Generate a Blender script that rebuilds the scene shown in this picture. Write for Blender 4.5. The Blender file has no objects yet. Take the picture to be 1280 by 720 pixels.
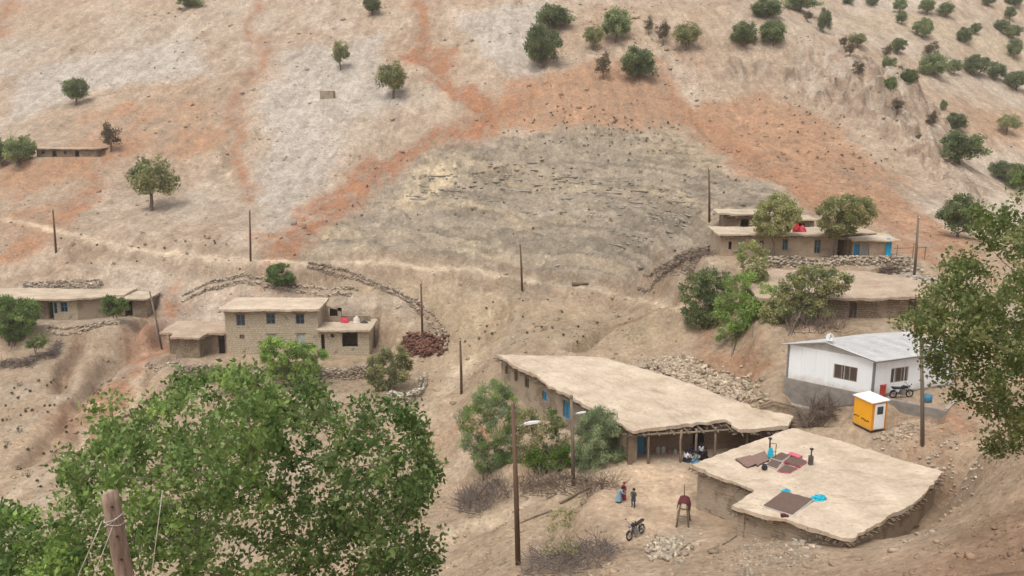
import bpy, bmesh, math, random
import numpy as np
from mathutils import Vector, Matrix

# ------------------------------------------------------------------ camera
W_PX, H_PX, F_PX, PITCH = 1280.0, 720.0, 1100.0, math.radians(12.0)
scene = bpy.context.scene
col = scene.collection
cam_data = bpy.data.cameras.new('camera')
cam_data.sensor_width = 36.0
cam_data.lens = 36.0 * F_PX / W_PX
cam_data.clip_start = 0.1
cam_data.clip_end = 3000.0
cam = bpy.data.objects.new('camera', cam_data)
col.objects.link(cam)
cam.location = (0, 0, 0)
cam.rotation_euler = (math.pi / 2 - PITCH, 0, 0)
scene.camera = cam

# ------------------------------------------------------------------ light
SUN_EL, SUN_AZ = math.radians(66), math.radians(-150)      # azimuth from +Y clockwise; behind the camera, to the left
world = bpy.data.worlds.new('World')
scene.world = world
world.use_nodes = True
wn = world.node_tree
for n in list(wn.nodes):
    wn.nodes.remove(n)
w_out = wn.nodes.new('ShaderNodeOutputWorld')
w_bg = wn.nodes.new('ShaderNodeBackground')
w_sky = wn.nodes.new('ShaderNodeTexSky')
w_hsv = wn.nodes.new('ShaderNodeHueSaturation')
w_sky.sky_type = 'NISHITA'
w_sky.sun_disc = False
w_sky.sun_elevation = SUN_EL
w_sky.sun_rotation = SUN_AZ
w_sky.air_density = 1.0
w_sky.dust_density = 4.0
w_sky.ozone_density = 1.0
w_hsv.inputs['Saturation'].default_value = 0.35            # thin overcast: a pale, nearly white sky
w_bg.inputs['Strength'].default_value = 0.15
wn.links.new(w_sky.outputs[0], w_hsv.inputs['Color'])
wn.links.new(w_hsv.outputs[0], w_bg.inputs['Color'])
wn.links.new(w_bg.outputs[0], w_out.inputs['Surface'])
sun_data = bpy.data.lights.new('sun', 'SUN')
sun_data.energy = 1.05
sun_data.angle = math.radians(28)
sun_data.color = (1.0, 0.93, 0.83)
sun = bpy.data.objects.new('sun', sun_data)
col.objects.link(sun)
sdir = Vector((math.sin(SUN_AZ) * math.cos(SUN_EL), math.cos(SUN_AZ) * math.cos(SUN_EL), math.sin(SUN_EL)))
sun.rotation_euler = sdir.to_track_quat('Z', 'Y').to_euler()
sun.location = (0, 0, 80)
vs = scene.view_settings
vs.view_transform = 'Standard'
vs.look = 'None'
vs.gamma = 1.0
vs.use_curve_mapping = False
vs.exposure = 0.46
scene.cycles.use_denoising = True
scene.cycles.max_bounces = 5
scene.cycles.volume_bounces = 1
scene.cycles.transparent_max_bounces = 6
# ------------------------------------------------------------------ terrain maths (numpy only)
def ray(u, v):
    tx, ty = (u - W_PX / 2) / F_PX, (H_PX / 2 - v) / F_PX
    c, s = math.cos(PITCH), math.sin(PITCH)
    return np.array([tx, c + ty * s, -s + ty * c])
def at(u, v, Y):
    d = ray(u, v)
    return d * (Y / d[1])
def on_z(u, v, z):
    d = ray(u, v)
    return d * (z / d[2])
def proj(p):
    c, s = math.cos(PITCH), math.sin(PITCH)
    dep = p[1] * c - p[2] * s
    up = p[1] * s + p[2] * c
    return W_PX / 2 + F_PX * p[0] / dep, H_PX / 2 - F_PX * up / dep

def _hash(ix, iy, seed):
    h = (ix.astype(np.int64) * 374761393 + iy.astype(np.int64) * 668265263 + seed * 1442695041) & 0xFFFFFFFF
    h = ((h ^ (h >> 13)) * 1274126177) & 0xFFFFFFFF
    return ((h ^ (h >> 16)) & 0xFFFF) / 65535.0
def vnoise(x, y, seed=0):
    ix, iy = np.floor(x), np.floor(y)
    fx, fy = x - ix, y - iy
    fx, fy = fx * fx * (3 - 2 * fx), fy * fy * (3 - 2 * fy)
    a, b = _hash(ix, iy, seed), _hash(ix + 1, iy, seed)
    c, d = _hash(ix, iy + 1, seed), _hash(ix + 1, iy + 1, seed)
    return (a + (b - a) * fx) * (1 - fy) + (c + (d - c) * fx) * fy
def fbm(x, y, seed=0, octv=4, gain=0.5):
    x, y = np.asarray(x, float), np.asarray(y, float)
    s, amp, tot = 0.0, 1.0, 0.0
    for k in range(octv):
        s = s + amp * (vnoise(x * 2 ** k + 17.3 * k, y * 2 ** k - 9.1 * k, seed + k) - 0.5)
        tot += amp
        amp *= gain
    return s / tot * 2
def seg_dist(x, y, pts):
    """distance to a polyline and the fraction along it"""
    best = np.full(np.shape(x), 1e9); tt = np.zeros(np.shape(x))
    n = len(pts) - 1
    for i in range(n):
        ax, ay = pts[i][0], pts[i][1]; bx, by = pts[i + 1][0], pts[i + 1][1]
        L = (bx - ax) ** 2 + (by - ay) ** 2 + 1e-9
        t = np.clip(((x - ax) * (bx - ax) + (y - ay) * (by - ay)) / L, 0, 1)
        d = np.hypot(x - ax - t * (bx - ax), y - ay - t * (by - ay))
        m = d < best
        best = np.where(m, d, best); tt = np.where(m, (i + t) / n, tt)
    return best, tt
def poly_sd(x, y, pts):
    """signed distance to a polygon, negative inside"""
    d, _ = seg_dist(x, y, list(pts) + [pts[0]])
    ins = np.zeros(np.shape(x), bool)
    n = len(pts)
    for i in range(n):
        x1, y1 = pts[i][0], pts[i][1]; x2, y2 = pts[(i + 1) % n][0], pts[(i + 1) % n][1]
        c = ((y1 > y) != (y2 > y)) & (x < (x2 - x1) * (y - y1) / (y2 - y1 + 1e-12) + x1)
        ins ^= c
    return np.where(ins, -d, d)
def sstep(a, b, x):
    t = np.clip((x - a) / (b - a), 0, 1)
    return t * t * (3 - 2 * t)

# control points: pixel u, v and distance ahead Y (from the sizes of doors, people, poles), optional drop in metres
CP = [
 (-200,0,232),(0,0,225),(200,0,215),(400,0,205),(600,0,196),(750,0,190),(880,0,186),
 (0,-160,300),(400,-160,285),(800,-160,270),(-300,-160,310),
 (940,4,182),(1020,40,170),(1080,84,158),(1140,108,149),(1180,186,134),(1240,240,121),(1300,278,111),(1400,330,98),
 (1020,0,262),(1100,20,252),(1200,30,250),(1290,40,255),(1290,120,224),(1200,100,220),(1120,50,235),(1290,200,185),(1225,165,192),(1400,60,250),(1400,200,180),
 (1000,30,200,7),(1100,90,185,7),(1190,190,160,6),(1250,240,145,5),(1330,260,135,4),
 (1200,-160,330),(1600,-100,330),
 (-200,130,178),(0,130,174),(200,130,168),(400,120,165),(600,120,158),(760,110,158),(850,100,160),(950,100,158),(1050,120,149),
 (-200,200,156),(0,200,150),(100,190,150),(250,190,150),(400,200,145),(500,210,139),(650,200,136),(800,190,136),(950,190,133),(1050,190,130),(1120,205,127),
 (-200,260,138),(0,250,136),(150,260,133),(300,270,129),(400,280,125),(550,270,123),(700,270,121),(850,255,116),(950,235,112),(1050,245,111),(1150,268,107),(1230,300,98),
 (0,285,124),(100,300,119),(200,315,116),(310,323,114),(450,332,111),(600,346,107),(700,356,103),(800,376,96),
 (250,400,108),(400,372,109),(480,370,107),(500,400,103),
 (200,442,101),(330,442,100),(470,440,99),
 (220,470,94),(400,480,92),(480,492,89),
 (50,402,106),(150,400,106),(90,358,112),(0,360,113),(-100,400,107),
 (60,450,97),(150,450,98),(0,500,90),(100,520,86),(0,600,74),(80,560,80),(200,560,80),(-150,600,76),(-100,500,92),
 (200,640,66),(400,600,68),(400,560,74),(0,700,62),(-200,720,64),
 (545,440,98),(590,420,99),(600,460,91),(560,490,86),(530,520,80),(550,560,74),(570,620,66),(530,650,60),(500,690,54.5),
 (640,390,99),(700,395,95),(640,425,91),(740,415,88),
 (630,590,66),(650,660,55),
 (640,434,83),(760,432,83),(830,440,79.5),(860,458,75),(930,490,68),(985,514,63.5),
 (880,425,79),(920,435,74),(960,462,68),(975,500,64),
 (960,402,74),(1060,402,73),(1160,400,72),(960,345,84),(1060,345,83),
 (930,316,89),(1050,324,87),(1120,330,86),(1150,345,83),(900,270,101),(1000,262,105),(1100,270,104),
 (860,300,99),(820,335,97),(850,370,87),(780,395,89),
 (1000,470,66),(1160,470,66),(1230,470,63),(1300,470,60),(1250,400,76),(1350,400,72),
 (1085,541,57.0),(1040,540,58.8),(1160,556,54.2),(1200,520,57),(1220,560,50),(1290,560,44.5),(1290,610,41),(1200,620,48.5),
 (1000,690,43.2),(1060,690,42.4),(1110,684,42.8),(1170,645,47),
 (560,720,51),(640,705,48),(700,720,45.5),(800,720,43),(900,720,41),(1000,720,39.5),(1100,720,37.2),(1200,720,35),(1290,720,33),(1290,660,37),
]
WP = [  # places the photo does not show: the slope below the camera and the land around
 (0,0,-1.7),(-3.4,7,-5.2),(3,7,-5.0),(-8,14,-10.6),(0,14,-10.2),(8,14,-9.6),(-10,25,-19),(0,26,-17.5),(9,25,-15.6),(15,22,-12.5),
 (-16,40,-28.5),(-4,36,-24),(-30,40,-31),(-40,25,-26),(-40,8,-16),(25,20,-11.5),(40,20,-9),(35,35,-15),(45,45,-15),(60,60,-15),(70,90,-14),(90,110,-10),
 (0,-20,7),(-40,-20,0),(40,-20,10),(0,-80,38),(-120,-60,30),(120,-60,42),(-120,30,-22),(-160,90,-20),(-200,180,15),(130,40,0),(160,120,5),(200,200,20),
 (11,52,-26.1),(12.3,46.6,-24.9),(15.2,44.6,-23.9),(18.1,42.6,-23.3),(25,47.6,-24.0),(28,51.3,-24.4),(24.0,56.6,-23.2),(20,61.5,-23.8),
 (8,57.5,-26.2),(3,66,-27.0),(-2.6,77,-27.2),(0,62,-28.6),
 (-300,300,90),(0,420,130),(300,300,80),(-300,0,20),(300,0,40),
]
YARD_Z = -26.1
YARD = [(866,642),(858,592),(800,578),(772,583),(745,606),(728,630),(752,652),(792,676),(830,668)]
YARD_XY = [tuple(on_z(u, v, YARD_Z)[:2]) for u, v in YARD]

# building plots (world metres)
STORE_Z = -23.0                                                            # mud roof in front, right
STORE = [tuple(on_z(u, v, STORE_Z)[:2]) for u, v in [(864,580),(915,560),(992,533),(1085,560),(1180,589),(1150,622),(1062,673),(985,650),(914,632),(944,613)]]
LONG_Z = -23.0                                                            # long house roof
LONG_A, LONG_B = on_z(790, 538, LONG_Z)[:2], on_z(620, 443, LONG_Z)[:2]    # near and far end of its facade
PRE_Z = -20.8                                                              # white cabin building, floor level
PRE_C, PRE_L = on_z(1090, 494, PRE_Z)[:2], on_z(984, 472, PRE_Z)[:2]

cps = [np.append(at(p[0], p[1], p[2])[:2], at(p[0], p[1], p[2])[2] - (p[3] if len(p) > 3 else 0)) for p in CP] + [np.array(p, float) for p in WP]
cps = np.array(cps)
def _phi(r2):
    return 0.5 * r2 * np.log(r2 + 1e-9)
def tps_fit(P, lam):
    n = len(P); S = 100.0
    X = P[:, :2] / S
    d2 = ((X[:, None] - X[None]) ** 2).sum(-1)
    A = np.zeros((n + 3, n + 3))
    A[:n, :n] = _phi(d2) + lam * np.eye(n)
    A[:n, n] = 1; A[:n, n + 1:] = X
    A[n, :n] = 1; A[n + 1:, :n] = X.T
    w = np.linalg.solve(A, np.append(P[:, 2], [0, 0, 0]))
    return X, w, S
TX, TW, TS = tps_fit(cps, 2e-5)
def tps(x, y):
    x = np.asarray(x, float) / TS; y = np.asarray(y, float) / TS
    z = TW[-3] + TW[-2] * x + TW[-1] * y
    for (cx, cy), w in zip(TX, TW[:-3]):
        z = z + w * _phi((x - cx) ** 2 + (y - cy) ** 2)
    return z

GX0, GX1, GY0, GY1, GS = -230.0, 250.0, -90.0, 350.0, 0.5
gx = np.arange(GX0, GX1, GS); gy = np.arange(GY0, GY1, GS)
_cx = np.arange(GX0, GX1 + 4, 2.0); _cy = np.arange(GY0, GY1 + 4, 2.0)
_C = tps(*np.meshgrid(_cx, _cy))
def _up(C, n):                                   # cubic resampling of the 2 m grid to 0.5 m
    k = int(2.0 / GS)
    out = []
    Cp = np.concatenate([C[:1], C, C[-1:], C[-1:]], 0)
    i = np.arange(n) // k; t = ((np.arange(n) % k) / k)[:, None]
    p0, p1, p2, p3 = Cp[i], Cp[i + 1], Cp[i + 2], Cp[np.minimum(i + 3, len(Cp) - 1)]
    return p1 + 0.5 * t * (p2 - p0 + t * (2 * p0 - 5 * p1 + 4 * p2 - p3 + t * (3 * (p1 - p2) + p3 - p0)))
G = _up(_up(_C, len(gy)).T, len(gx)).T
GXX, GYY = np.meshgrid(gx, gy)
def bil(A, x, y):
    fx = np.clip((np.asarray(x, float) - GX0) / GS, 0, len(gx) - 1.001); fy = np.clip((np.asarray(y, float) - GY0) / GS, 0, len(gy) - 1.001)
    ix, iy = fx.astype(int), fy.astype(int)
    fx, fy = fx - ix, fy - iy
    return (A[iy, ix] * (1 - fx) + A[iy, ix + 1] * fx) * (1 - fy) + (A[iy + 1, ix] * (1 - fx) + A[iy + 1, ix + 1] * fx) * fy
def win(pts, pad):
    a = np.array([p[:2] for p in pts]); lo, hi = a.min(0) - pad, a.max(0) + pad
    i0, i1 = np.clip(((np.array([lo[0], hi[0]]) - GX0) / GS).astype(int), 0, len(gx) - 1)
    j0, j1 = np.clip(((np.array([lo[1], hi[1]]) - GY0) / GS).astype(int), 0, len(gy) - 1)
    return slice(j0, j1 + 1), slice(i0, i1 + 1)
def pad(pts, z, blend=3.0, cut=False):
    """level a plot; z is a number or a function of x, y"""
    s = win(pts, blend + 1)
    sd = poly_sd(GXX[s], GYY[s], pts)
    w = 1 - sstep(0, blend, sd)
    zz = z(GXX[s], GYY[s]) if callable(z) else z
    G[s] = G[s] * (1 - w) + zz * w
def groove(pts, depth, width):
    s = win(pts, width * 3)
    d, t = seg_dist(GXX[s] + 0.8 * fbm(GXX[s] / 4, GYY[s] / 4, 5), GYY[s] + 0.8 * fbm(GXX[s] / 4, GYY[s] / 4, 6), pts)
    G[s] = G[s] - depth * np.exp(-(d / width) ** 2) * sstep(0, 0.08, t) * sstep(0, 0.08, 1 - t)
def gpix(u, v, lift=0.0):
    """where the line of sight through a pixel meets the ground"""
    d = ray(u, v); d = d / d[1]
    t = np.arange(20.0, 320.0, 0.25)
    h = bil(G, t * d[0], t) + lift
    under = np.nonzero(t * d[2] < h)[0]
    k = under[0] if len(under) else len(t) - 1
    k = max(k, 1)
    a = (t[k - 1] * d[2] - h[k - 1]); b = (t[k] * d[2] - h[k])
    tt = t[k - 1] + 0.25 * (a / (a - b) if a != b else 0)
    p = d * tt
    return np.array([p[0], p[1], float(bil(G, p[0], p[1]))])
def line(pix, n=1):
    return [tuple(gpix(u, v)[:2]) for u, v in pix]
# ------------------------------------------------------------------ plots, paths, gullies
def min_pad(pts, z, grow=0.0):
    s = win(pts, 3)
    sd = poly_sd(GXX[s], GYY[s], pts)
    G[s] = np.where(sd < grow, np.minimum(G[s], z), G[s])
pad(YARD_XY, YARD_Z, 1.6)
# long house
LONG_D = (LONG_B - LONG_A) / np.linalg.norm(LONG_B - LONG_A)
LONG_OUT = [tuple(LONG_A), tuple(LONG_B), tuple(on_z(752, 446, LONG_Z)[:2]), tuple(on_z(812, 462, LONG_Z)[:2]), tuple(on_z(868, 482, LONG_Z)[:2]), tuple(on_z(930, 503, LONG_Z)[:2]), tuple(on_z(992, 520, LONG_Z)[:2]),
            tuple(on_z(985, 531, LONG_Z)[:2]), tuple(on_z(925, 536, LONG_Z)[:2]), tuple(on_z(908, 524, LONG_Z)[:2]), tuple(on_z(850, 530, LONG_Z)[:2])]
min_pad(LONG_OUT, LONG_Z - 2.75, -0.9)
PORCH = [tuple(LONG_A + (-0.2, -0.9)), tuple(LONG_A + (0.2, 2.6)), tuple(on_z(975, 516, LONG_Z)[:2]), tuple(on_z(985, 535, LONG_Z)[:2]), tuple(on_z(880, 545, LONG_Z)[:2])]
pad(PORCH, -25.75, 1.0)
STORE_A = np.array(STORE)
min_pad(STORE, STORE_Z - 0.55, -0.5)
# white cabin building: x axis along the gable, y axis along the long side
PRE_U = (PRE_L - PRE_C) / np.linalg.norm(PRE_L - PRE_C); PRE_V = np.array([-PRE_U[1], PRE_U[0]])
if PRE_V[1] < 0: PRE_V = -PRE_V
PRE_W, PRE_LEN = float(np.linalg.norm(PRE_L - PRE_C)), 7.6
PRE_V2 = np.array([0.93, 0.36]) / np.hypot(0.93, 0.36)         # the long side, not square to the gable
PRE_FOOT = [tuple(PRE_C), tuple(PRE_L), tuple(PRE_L + PRE_V2 * PRE_LEN), tuple(PRE_C + PRE_V2 * PRE_LEN)]
TERR_A, TERR_B = PRE_C + (0.25, -0.15), on_z(1184, 513, PRE_Z)[:2]
PRE_TERR = [tuple(TERR_A), tuple(TERR_B), tuple(TERR_B + PRE_V2 * 5), tuple(PRE_C + PRE_V2 * 9.0)]
min_pad(PRE_FOOT, PRE_Z - 0.3, 0.4)
pad(PRE_TERR, PRE_Z - 0.08, 0.3)
CAB_X, CAB_Y = np.array([0.33, -0.94]), np.array([0.94, 0.33])
CAB_W, CAB_D = 1.8, 1.25
CAB_CORNER = at(1088, 542, 57.0)
min_pad(STORE, STORE_Z - 0.4, 0.6)
CABIN_AT = np.array([*(CAB_CORNER[:2] - CAB_X * CAB_W / 2 + CAB_Y * CAB_D / 2), CAB_CORNER[2]])
pad([tuple(CABIN_AT[:2] + CAB_X * a + CAB_Y * b) for a, b in ((-1.2, -0.8), (1.1, -0.8), (1.1, 1.2), (-1.2, 1.2))], CABIN_AT[2], 0.9)
_n = np.array([(TERR_B - TERR_A)[1], -(TERR_B - TERR_A)[0]]); _n = _n / np.hypot(*_n)
groove([tuple(CAB_CORNER[:2] + CAB_Y * 1.6 + (0.3, 0.2)), tuple(TERR_A + (TERR_B - TERR_A) * 0.45 + _n * 1.0), tuple(TERR_B + _n * 1.0)], 1.4, 0.9)
_m = -PRE_V
groove([tuple(PRE_L + _m * 1.0), tuple((PRE_L + PRE_C) / 2 + _m * 1.0), tuple(PRE_C + _m * 1.1 + PRE_U * 0.8)], 1.1, 0.9)
groove([(29, 52.6), (27.2, 50.4), (24.0, 47.2), (21.0, 45.0)], 1.3, 1.3)
def xspan(u0, u1, v, Y):
    return at(u0, v, Y)[0], at(u1, v, Y)[0]
# two-storey house across the valley
TWO_Y = 100.0
TWO_Z = at(340, 443, TWO_Y)[2]
tx0, tx1 = xspan(205, 466, 443, TWO_Y)
pad([(tx0 - 1, TWO_Y - 4.0), (tx1 + 1, TWO_Y - 4.0), (tx1 + 1, TWO_Y + 1.5), (tx0 - 1, TWO_Y + 1.5)], TWO_Z, 2.0)
min_pad([(tx0, TWO_Y - 2), (tx1, TWO_Y - 2), (tx1, TWO_Y + 5.5), (tx0, TWO_Y + 5.5)], TWO_Z + 0.05)
# garden terrace in front of it
GARD_Z = TWO_Z - 1.7
ga0, ga1 = xspan(225, 470, 470, 94)
pad([(ga0, 90.5), (ga1, 90.5), (ga1, 95.4), (ga0, 95.4)], GARD_Z, 1.2)
# low house on the left
LOW_Y = 105.0
LOW_Z = at(100, 400, LOW_Y)[2]
lx0, lx1 = xspan(-60, 190, 400, LOW_Y)
pad([(lx0, LOW_Y - 3), (lx1, LOW_Y - 3), (lx1, LOW_Y + 1.5), (lx0, LOW_Y + 1.5)], LOW_Z, 2.0)
min_pad([(lx0, LOW_Y - 2), (lx1 - 1, LOW_Y - 2), (lx1 - 1, LOW_Y + 5), (lx0, LOW_Y + 5)], LOW_Z + 0.05)
# stone house with the wide roof, right
MID_Y = 74.0
MID_Z = at(1060, 397, MID_Y)[2]
mx0, mx1 = xspan(950, 1170, 397, MID_Y)
pad([(mx0, MID_Y - 2.5), (mx1, MID_Y - 2.5), (mx1, MID_Y + 1), (mx0, MID_Y + 1)], MID_Z, 2.0)
min_pad([(mx0, MID_Y - 1), (mx1, MID_Y - 1), (mx1, MID_Y + 7), (mx0, MID_Y + 7)], MID_Z + 0.05)
# house row above it
UP_Y = 87.5
UP_Z = at(1000, 320, UP_Y)[2]
ux0, ux1 = xspan(895, 1135, 320, UP_Y)
pad([(ux0 - 1, UP_Y - 2.6), (ux1 + 1, UP_Y - 2.6), (ux1 + 1, UP_Y + 1), (ux0 - 1, UP_Y + 1)], UP_Z, 1.6)
min_pad([(ux0, UP_Y - 1), (ux1, UP_Y - 1), (ux1, UP_Y + 5.2), (ux0, UP_Y + 5.2)], UP_Z + 0.05)
TOP_Y = 95.5
TOP_Z = at(925, 288, TOP_Y)[2]
ox0, ox1 = xspan(895, 968, 288, TOP_Y)
pad([(ox0, TOP_Y - 1.2), (ox1, TOP_Y - 1.2), (ox1, TOP_Y + 1), (ox0, TOP_Y + 1)], TOP_Z, 1.2)
min_pad([(ox0, TOP_Y - 1), (ox1, TOP_Y - 1), (ox1, TOP_Y + 3.5), (ox0, TOP_Y + 3.5)], TOP_Z + 0.05)
# dug-out house high on the left
DUG = gpix(85, 196)
pad([(DUG[0] - 7, DUG[1] - 1.5), (DUG[0] + 6, DUG[1] - 1.5), (DUG[0] + 6, DUG[1] + 0.6), (DUG[0] - 7, DUG[1] + 0.6)], DUG[2], 1.5)
# footpath across the hill and other tracks
PATH = line([(-60, 270), (40, 278), (110, 298), (200, 314), (310, 323), (450, 327), (560, 334), (650, 347), (740, 362), (800, 374), (850, 384)])
def bench(pts, w, blend):
    s = win(pts, w + blend + 2)
    d, t = seg_dist(GXX[s], GYY[s], pts)
    px = np.interp(t, np.linspace(0, 1, len(pts)), [bil(G, p[0], p[1]) for p in pts])
    k = 1 - sstep(w, w + blend, d)
    G[s] = G[s] * (1 - 0.8 * k) + px * 0.8 * k
bench(PATH, 0.7, 1.2)
TRACK = line([(520, 700), (580, 672), (640, 645), (700, 618), (735, 600)])
TRACK2 = line([(600, 440), (560, 462), (545, 490), (540, 520)])
TRACK3 = line([(-40, 650), (0, 615), (40, 580), (90, 540), (140, 505), (200, 458)])
GUL = [
 (line([(852, 374), (800, 388), (760, 402), (735, 422), (708, 440)]), 2.0, 0.75),
 (line([(640, 375), (632, 400), (612, 425)]), 1.2, 0.6),
 (line([(700, 385), (675, 405), (640, 420)]), 0.5, 0.7),
 (line([(190, 395), (160, 430), (120, 470), (80, 520), (20, 590)]), 1.5, 0.9),
 (line([(105, 425), (85, 455), (70, 490)]), 1.5, 0.7),
 (line([(150, 420), (130, 455), (105, 485)]), 0.6, 0.6),
 (line([(225, 440), (180, 480), (130, 520), (90, 560)]), 0.7, 0.6),
 (line([(120, 318), (85, 322), (50, 340), (20, 352)]), 0.8, 0.8),
 (line([(585, 600), (610, 598), (640, 606)]), -1.3, 1.7),
 (line([(590, 470), (570, 500), (555, 540), (545, 590)]), 0.7, 1.2),
 (line([(640, 640), (590, 665), (540, 690)]), 0.5, 1.0),
 (line([(520, 40), (560, 105), (610, 140)]), 0.8, 1.6),
 (line([(318, 10), (320, 80), (300, 150), (280, 210), (300, 250)]), 0.8, 1.4),
 (line([(850, 130), (930, 190), (1010, 245), (1080, 285)]), 0.7, 1.8),
 (line([(900, 130), (990, 190), (1080, 240), (1140, 280)]), 0.6, 1.6),
 (line([(940, 330), (905, 350), (870, 360)]), 0.3, 1.0),
]
for p_, d_, w_ in GUL:
    groove(p_, d_, w_)
groove([(x - 1.2, y - 0.4) for x, y in line([(770, 584), (745, 604), (725, 630), (735, 655), (760, 678)])], 0.9, 1.1)

# ------------------------------------------------------------------ soil regions, kept as outlines on the ground
def region(pix):
    return line(pix)
SHALE = region([(372, 306), (440, 240), (520, 200), (620, 172), (700, 152), (850, 166), (905, 192), (985, 244), (985, 275), (880, 292), (840, 335), (760, 362), (640, 346), (540, 332), (440, 326)])
ORANGE = region([(560, 165), (620, 110), (740, 80), (860, 70), (900, 118), (980, 120), (1050, 150), (1110, 205), (1200, 300), (1230, 330), (1130, 320), (1060, 270), (985, 240), (905, 190), (850, 166), (720, 160)])
REDR = region([(860, 410), (900, 420), (985, 430), (985, 510), (940, 495), (890, 455)])
LEFTO = region([(0, 190), (60, 150), (150, 120), (290, 110), (280, 180), (220, 200), (140, 200), (120, 250), (100, 290), (0, 320), (-60, 300), (-60, 210)])
PALE1 = region([(345, 60), (480, 40), (500, 130), (430, 160), (400, 250), (345, 295), (295, 225), (330, 150)])
PALE2 = region([(560, 10), (690, 0), (700, 60), (640, 110), (600, 80)])
PALE3 = region([(0, 90), (120, 70), (250, 40), (290, 90), (140, 110), (60, 140), (0, 160)])
LOWGREY = region([(430, 328), (640, 348), (800, 378), (862, 386), (770, 440), (640, 432), (600, 470), (540, 450), (545, 405), (470, 350)])
WHITISH = [region(p) for p in ([(468, 262), (520, 205), (565, 196), (590, 212), (540, 240), (500, 262)], [(440, 300), (470, 290), (485, 298), (450, 306)], [(560, 300), (640, 304), (650, 312), (560, 310)])]
STONY = region([(228, 372), (300, 345), (430, 335), (500, 372), (540, 410), (520, 435), (470, 420), (462, 384), (280, 380), (230, 400), (205, 432), (185, 400)])
BAND = region([(815, 70), (850, 78), (895, 112), (880, 128), (840, 108)])
OUTC = region([(985, 62), (1040, 60), (1090, 88), (1140, 112), (1172, 150), (1190, 205), (1240, 250), (1200, 255), (1150, 205), (1100, 160), (1040, 135)])
OUTC2 = region([(900, 75), (960, 75), (985, 90), (965, 105), (910, 98)])
FARLINES = [region(p) for p in ([(1000, 20), (1120, 40), (1290, 95), (1290, 70), (1130, 15)], [(1180, 120), (1290, 150), (1290, 190), (1200, 170)])]
RED_L = [
 (line([(515, 10), (530, 70), (570, 110), (605, 142), (585, 168), (520, 192), (450, 228), (410, 266), (355, 308)]), 1.8, 4.5, 0.85),
 (line([(318, 0), (322, 60), (312, 120), (290, 180), (278, 220), (305, 250)]), 2.0, 1.8, 0.62),
 (line([(850, 120), (930, 185), (1010, 240), (1100, 290), (1180, 330)]), 3.5, 4.5, 0.55),
 (line([(760, 110), (850, 150), (930, 205), (1010, 262)]), 4.0, 2.5, 0.5),
 (line([(700, 100), (640, 150), (600, 165)]), 3.0, 2.0, 0.4),
 (line([(960, 120), (1040, 190), (1110, 250)]), 3.5, 4.0, 0.45),
 (line([(222, 385), (195, 430), (170, 472), (135, 505), (100, 545)]), 2.6, 3.8, 0.9),
 (line([(-30, 60), (0, 40), (8, 10)]), 3.0, 3.0, 0.7),
 (line([(640, 120), (610, 150), (560, 170)]), 3.0, 3.5, 0.6),
 (line([(1230, 300), (1170, 300), (1120, 290)]), 3.0, 5.0, 0.5),
 (line([(1290, 500), (1220, 530), (1180, 550)]), 2.5, 1.5, 0.55),
 (line([(440, 60), (480, 120), (470, 150)]), 1.0, 1.0, 0.3),
 (line([(-20, 330), (40, 300), (90, 260), (115, 215)]), 2.5, 3.0, 0.6),
 (line([(320, 300), (400, 290), (430, 262)]), 1.5, 1.5, 0.5),
 (line([(300, 362), (370, 352), (410, 360)]), 1.2, 1.2, 0.6),
 (line([(560, 545), (580, 560), (600, 550)]), 1.5, 1.0, 0.6),
 (line([(1100, 548), (1160, 545), (1220, 520)]), 1.0, 1.6, 0.55),
]
C_ = lambda r, g, b: np.array([((c / 255) / 12.92 if c < 10 else ((c / 255 + 0.055) / 1.055) ** 2.4) for c in (r, g, b)])
# base colours as reflectance (picture values taken down to the brightness of dry soil)
K_PALE, K_TAN, K_ORANGE, K_RED = C_(178, 166, 150), C_(170, 149, 127), C_(165, 133, 107), C_(156, 114, 87)
K_SHALE, K_SHALE_Y, K_LOW, K_PATH = C_(156, 145, 128), C_(176, 160, 134), C_(164, 146, 123), C_(196, 178, 153)
K_COOL, K_LGREY, K_CREAM = C_(177, 168, 156), C_(166, 150, 125), C_(192, 176, 148)
K_ROCK, K_YARD, K_BROWN = C_(172, 153, 134), C_(180, 159, 135), C_(146, 120, 98)

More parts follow.
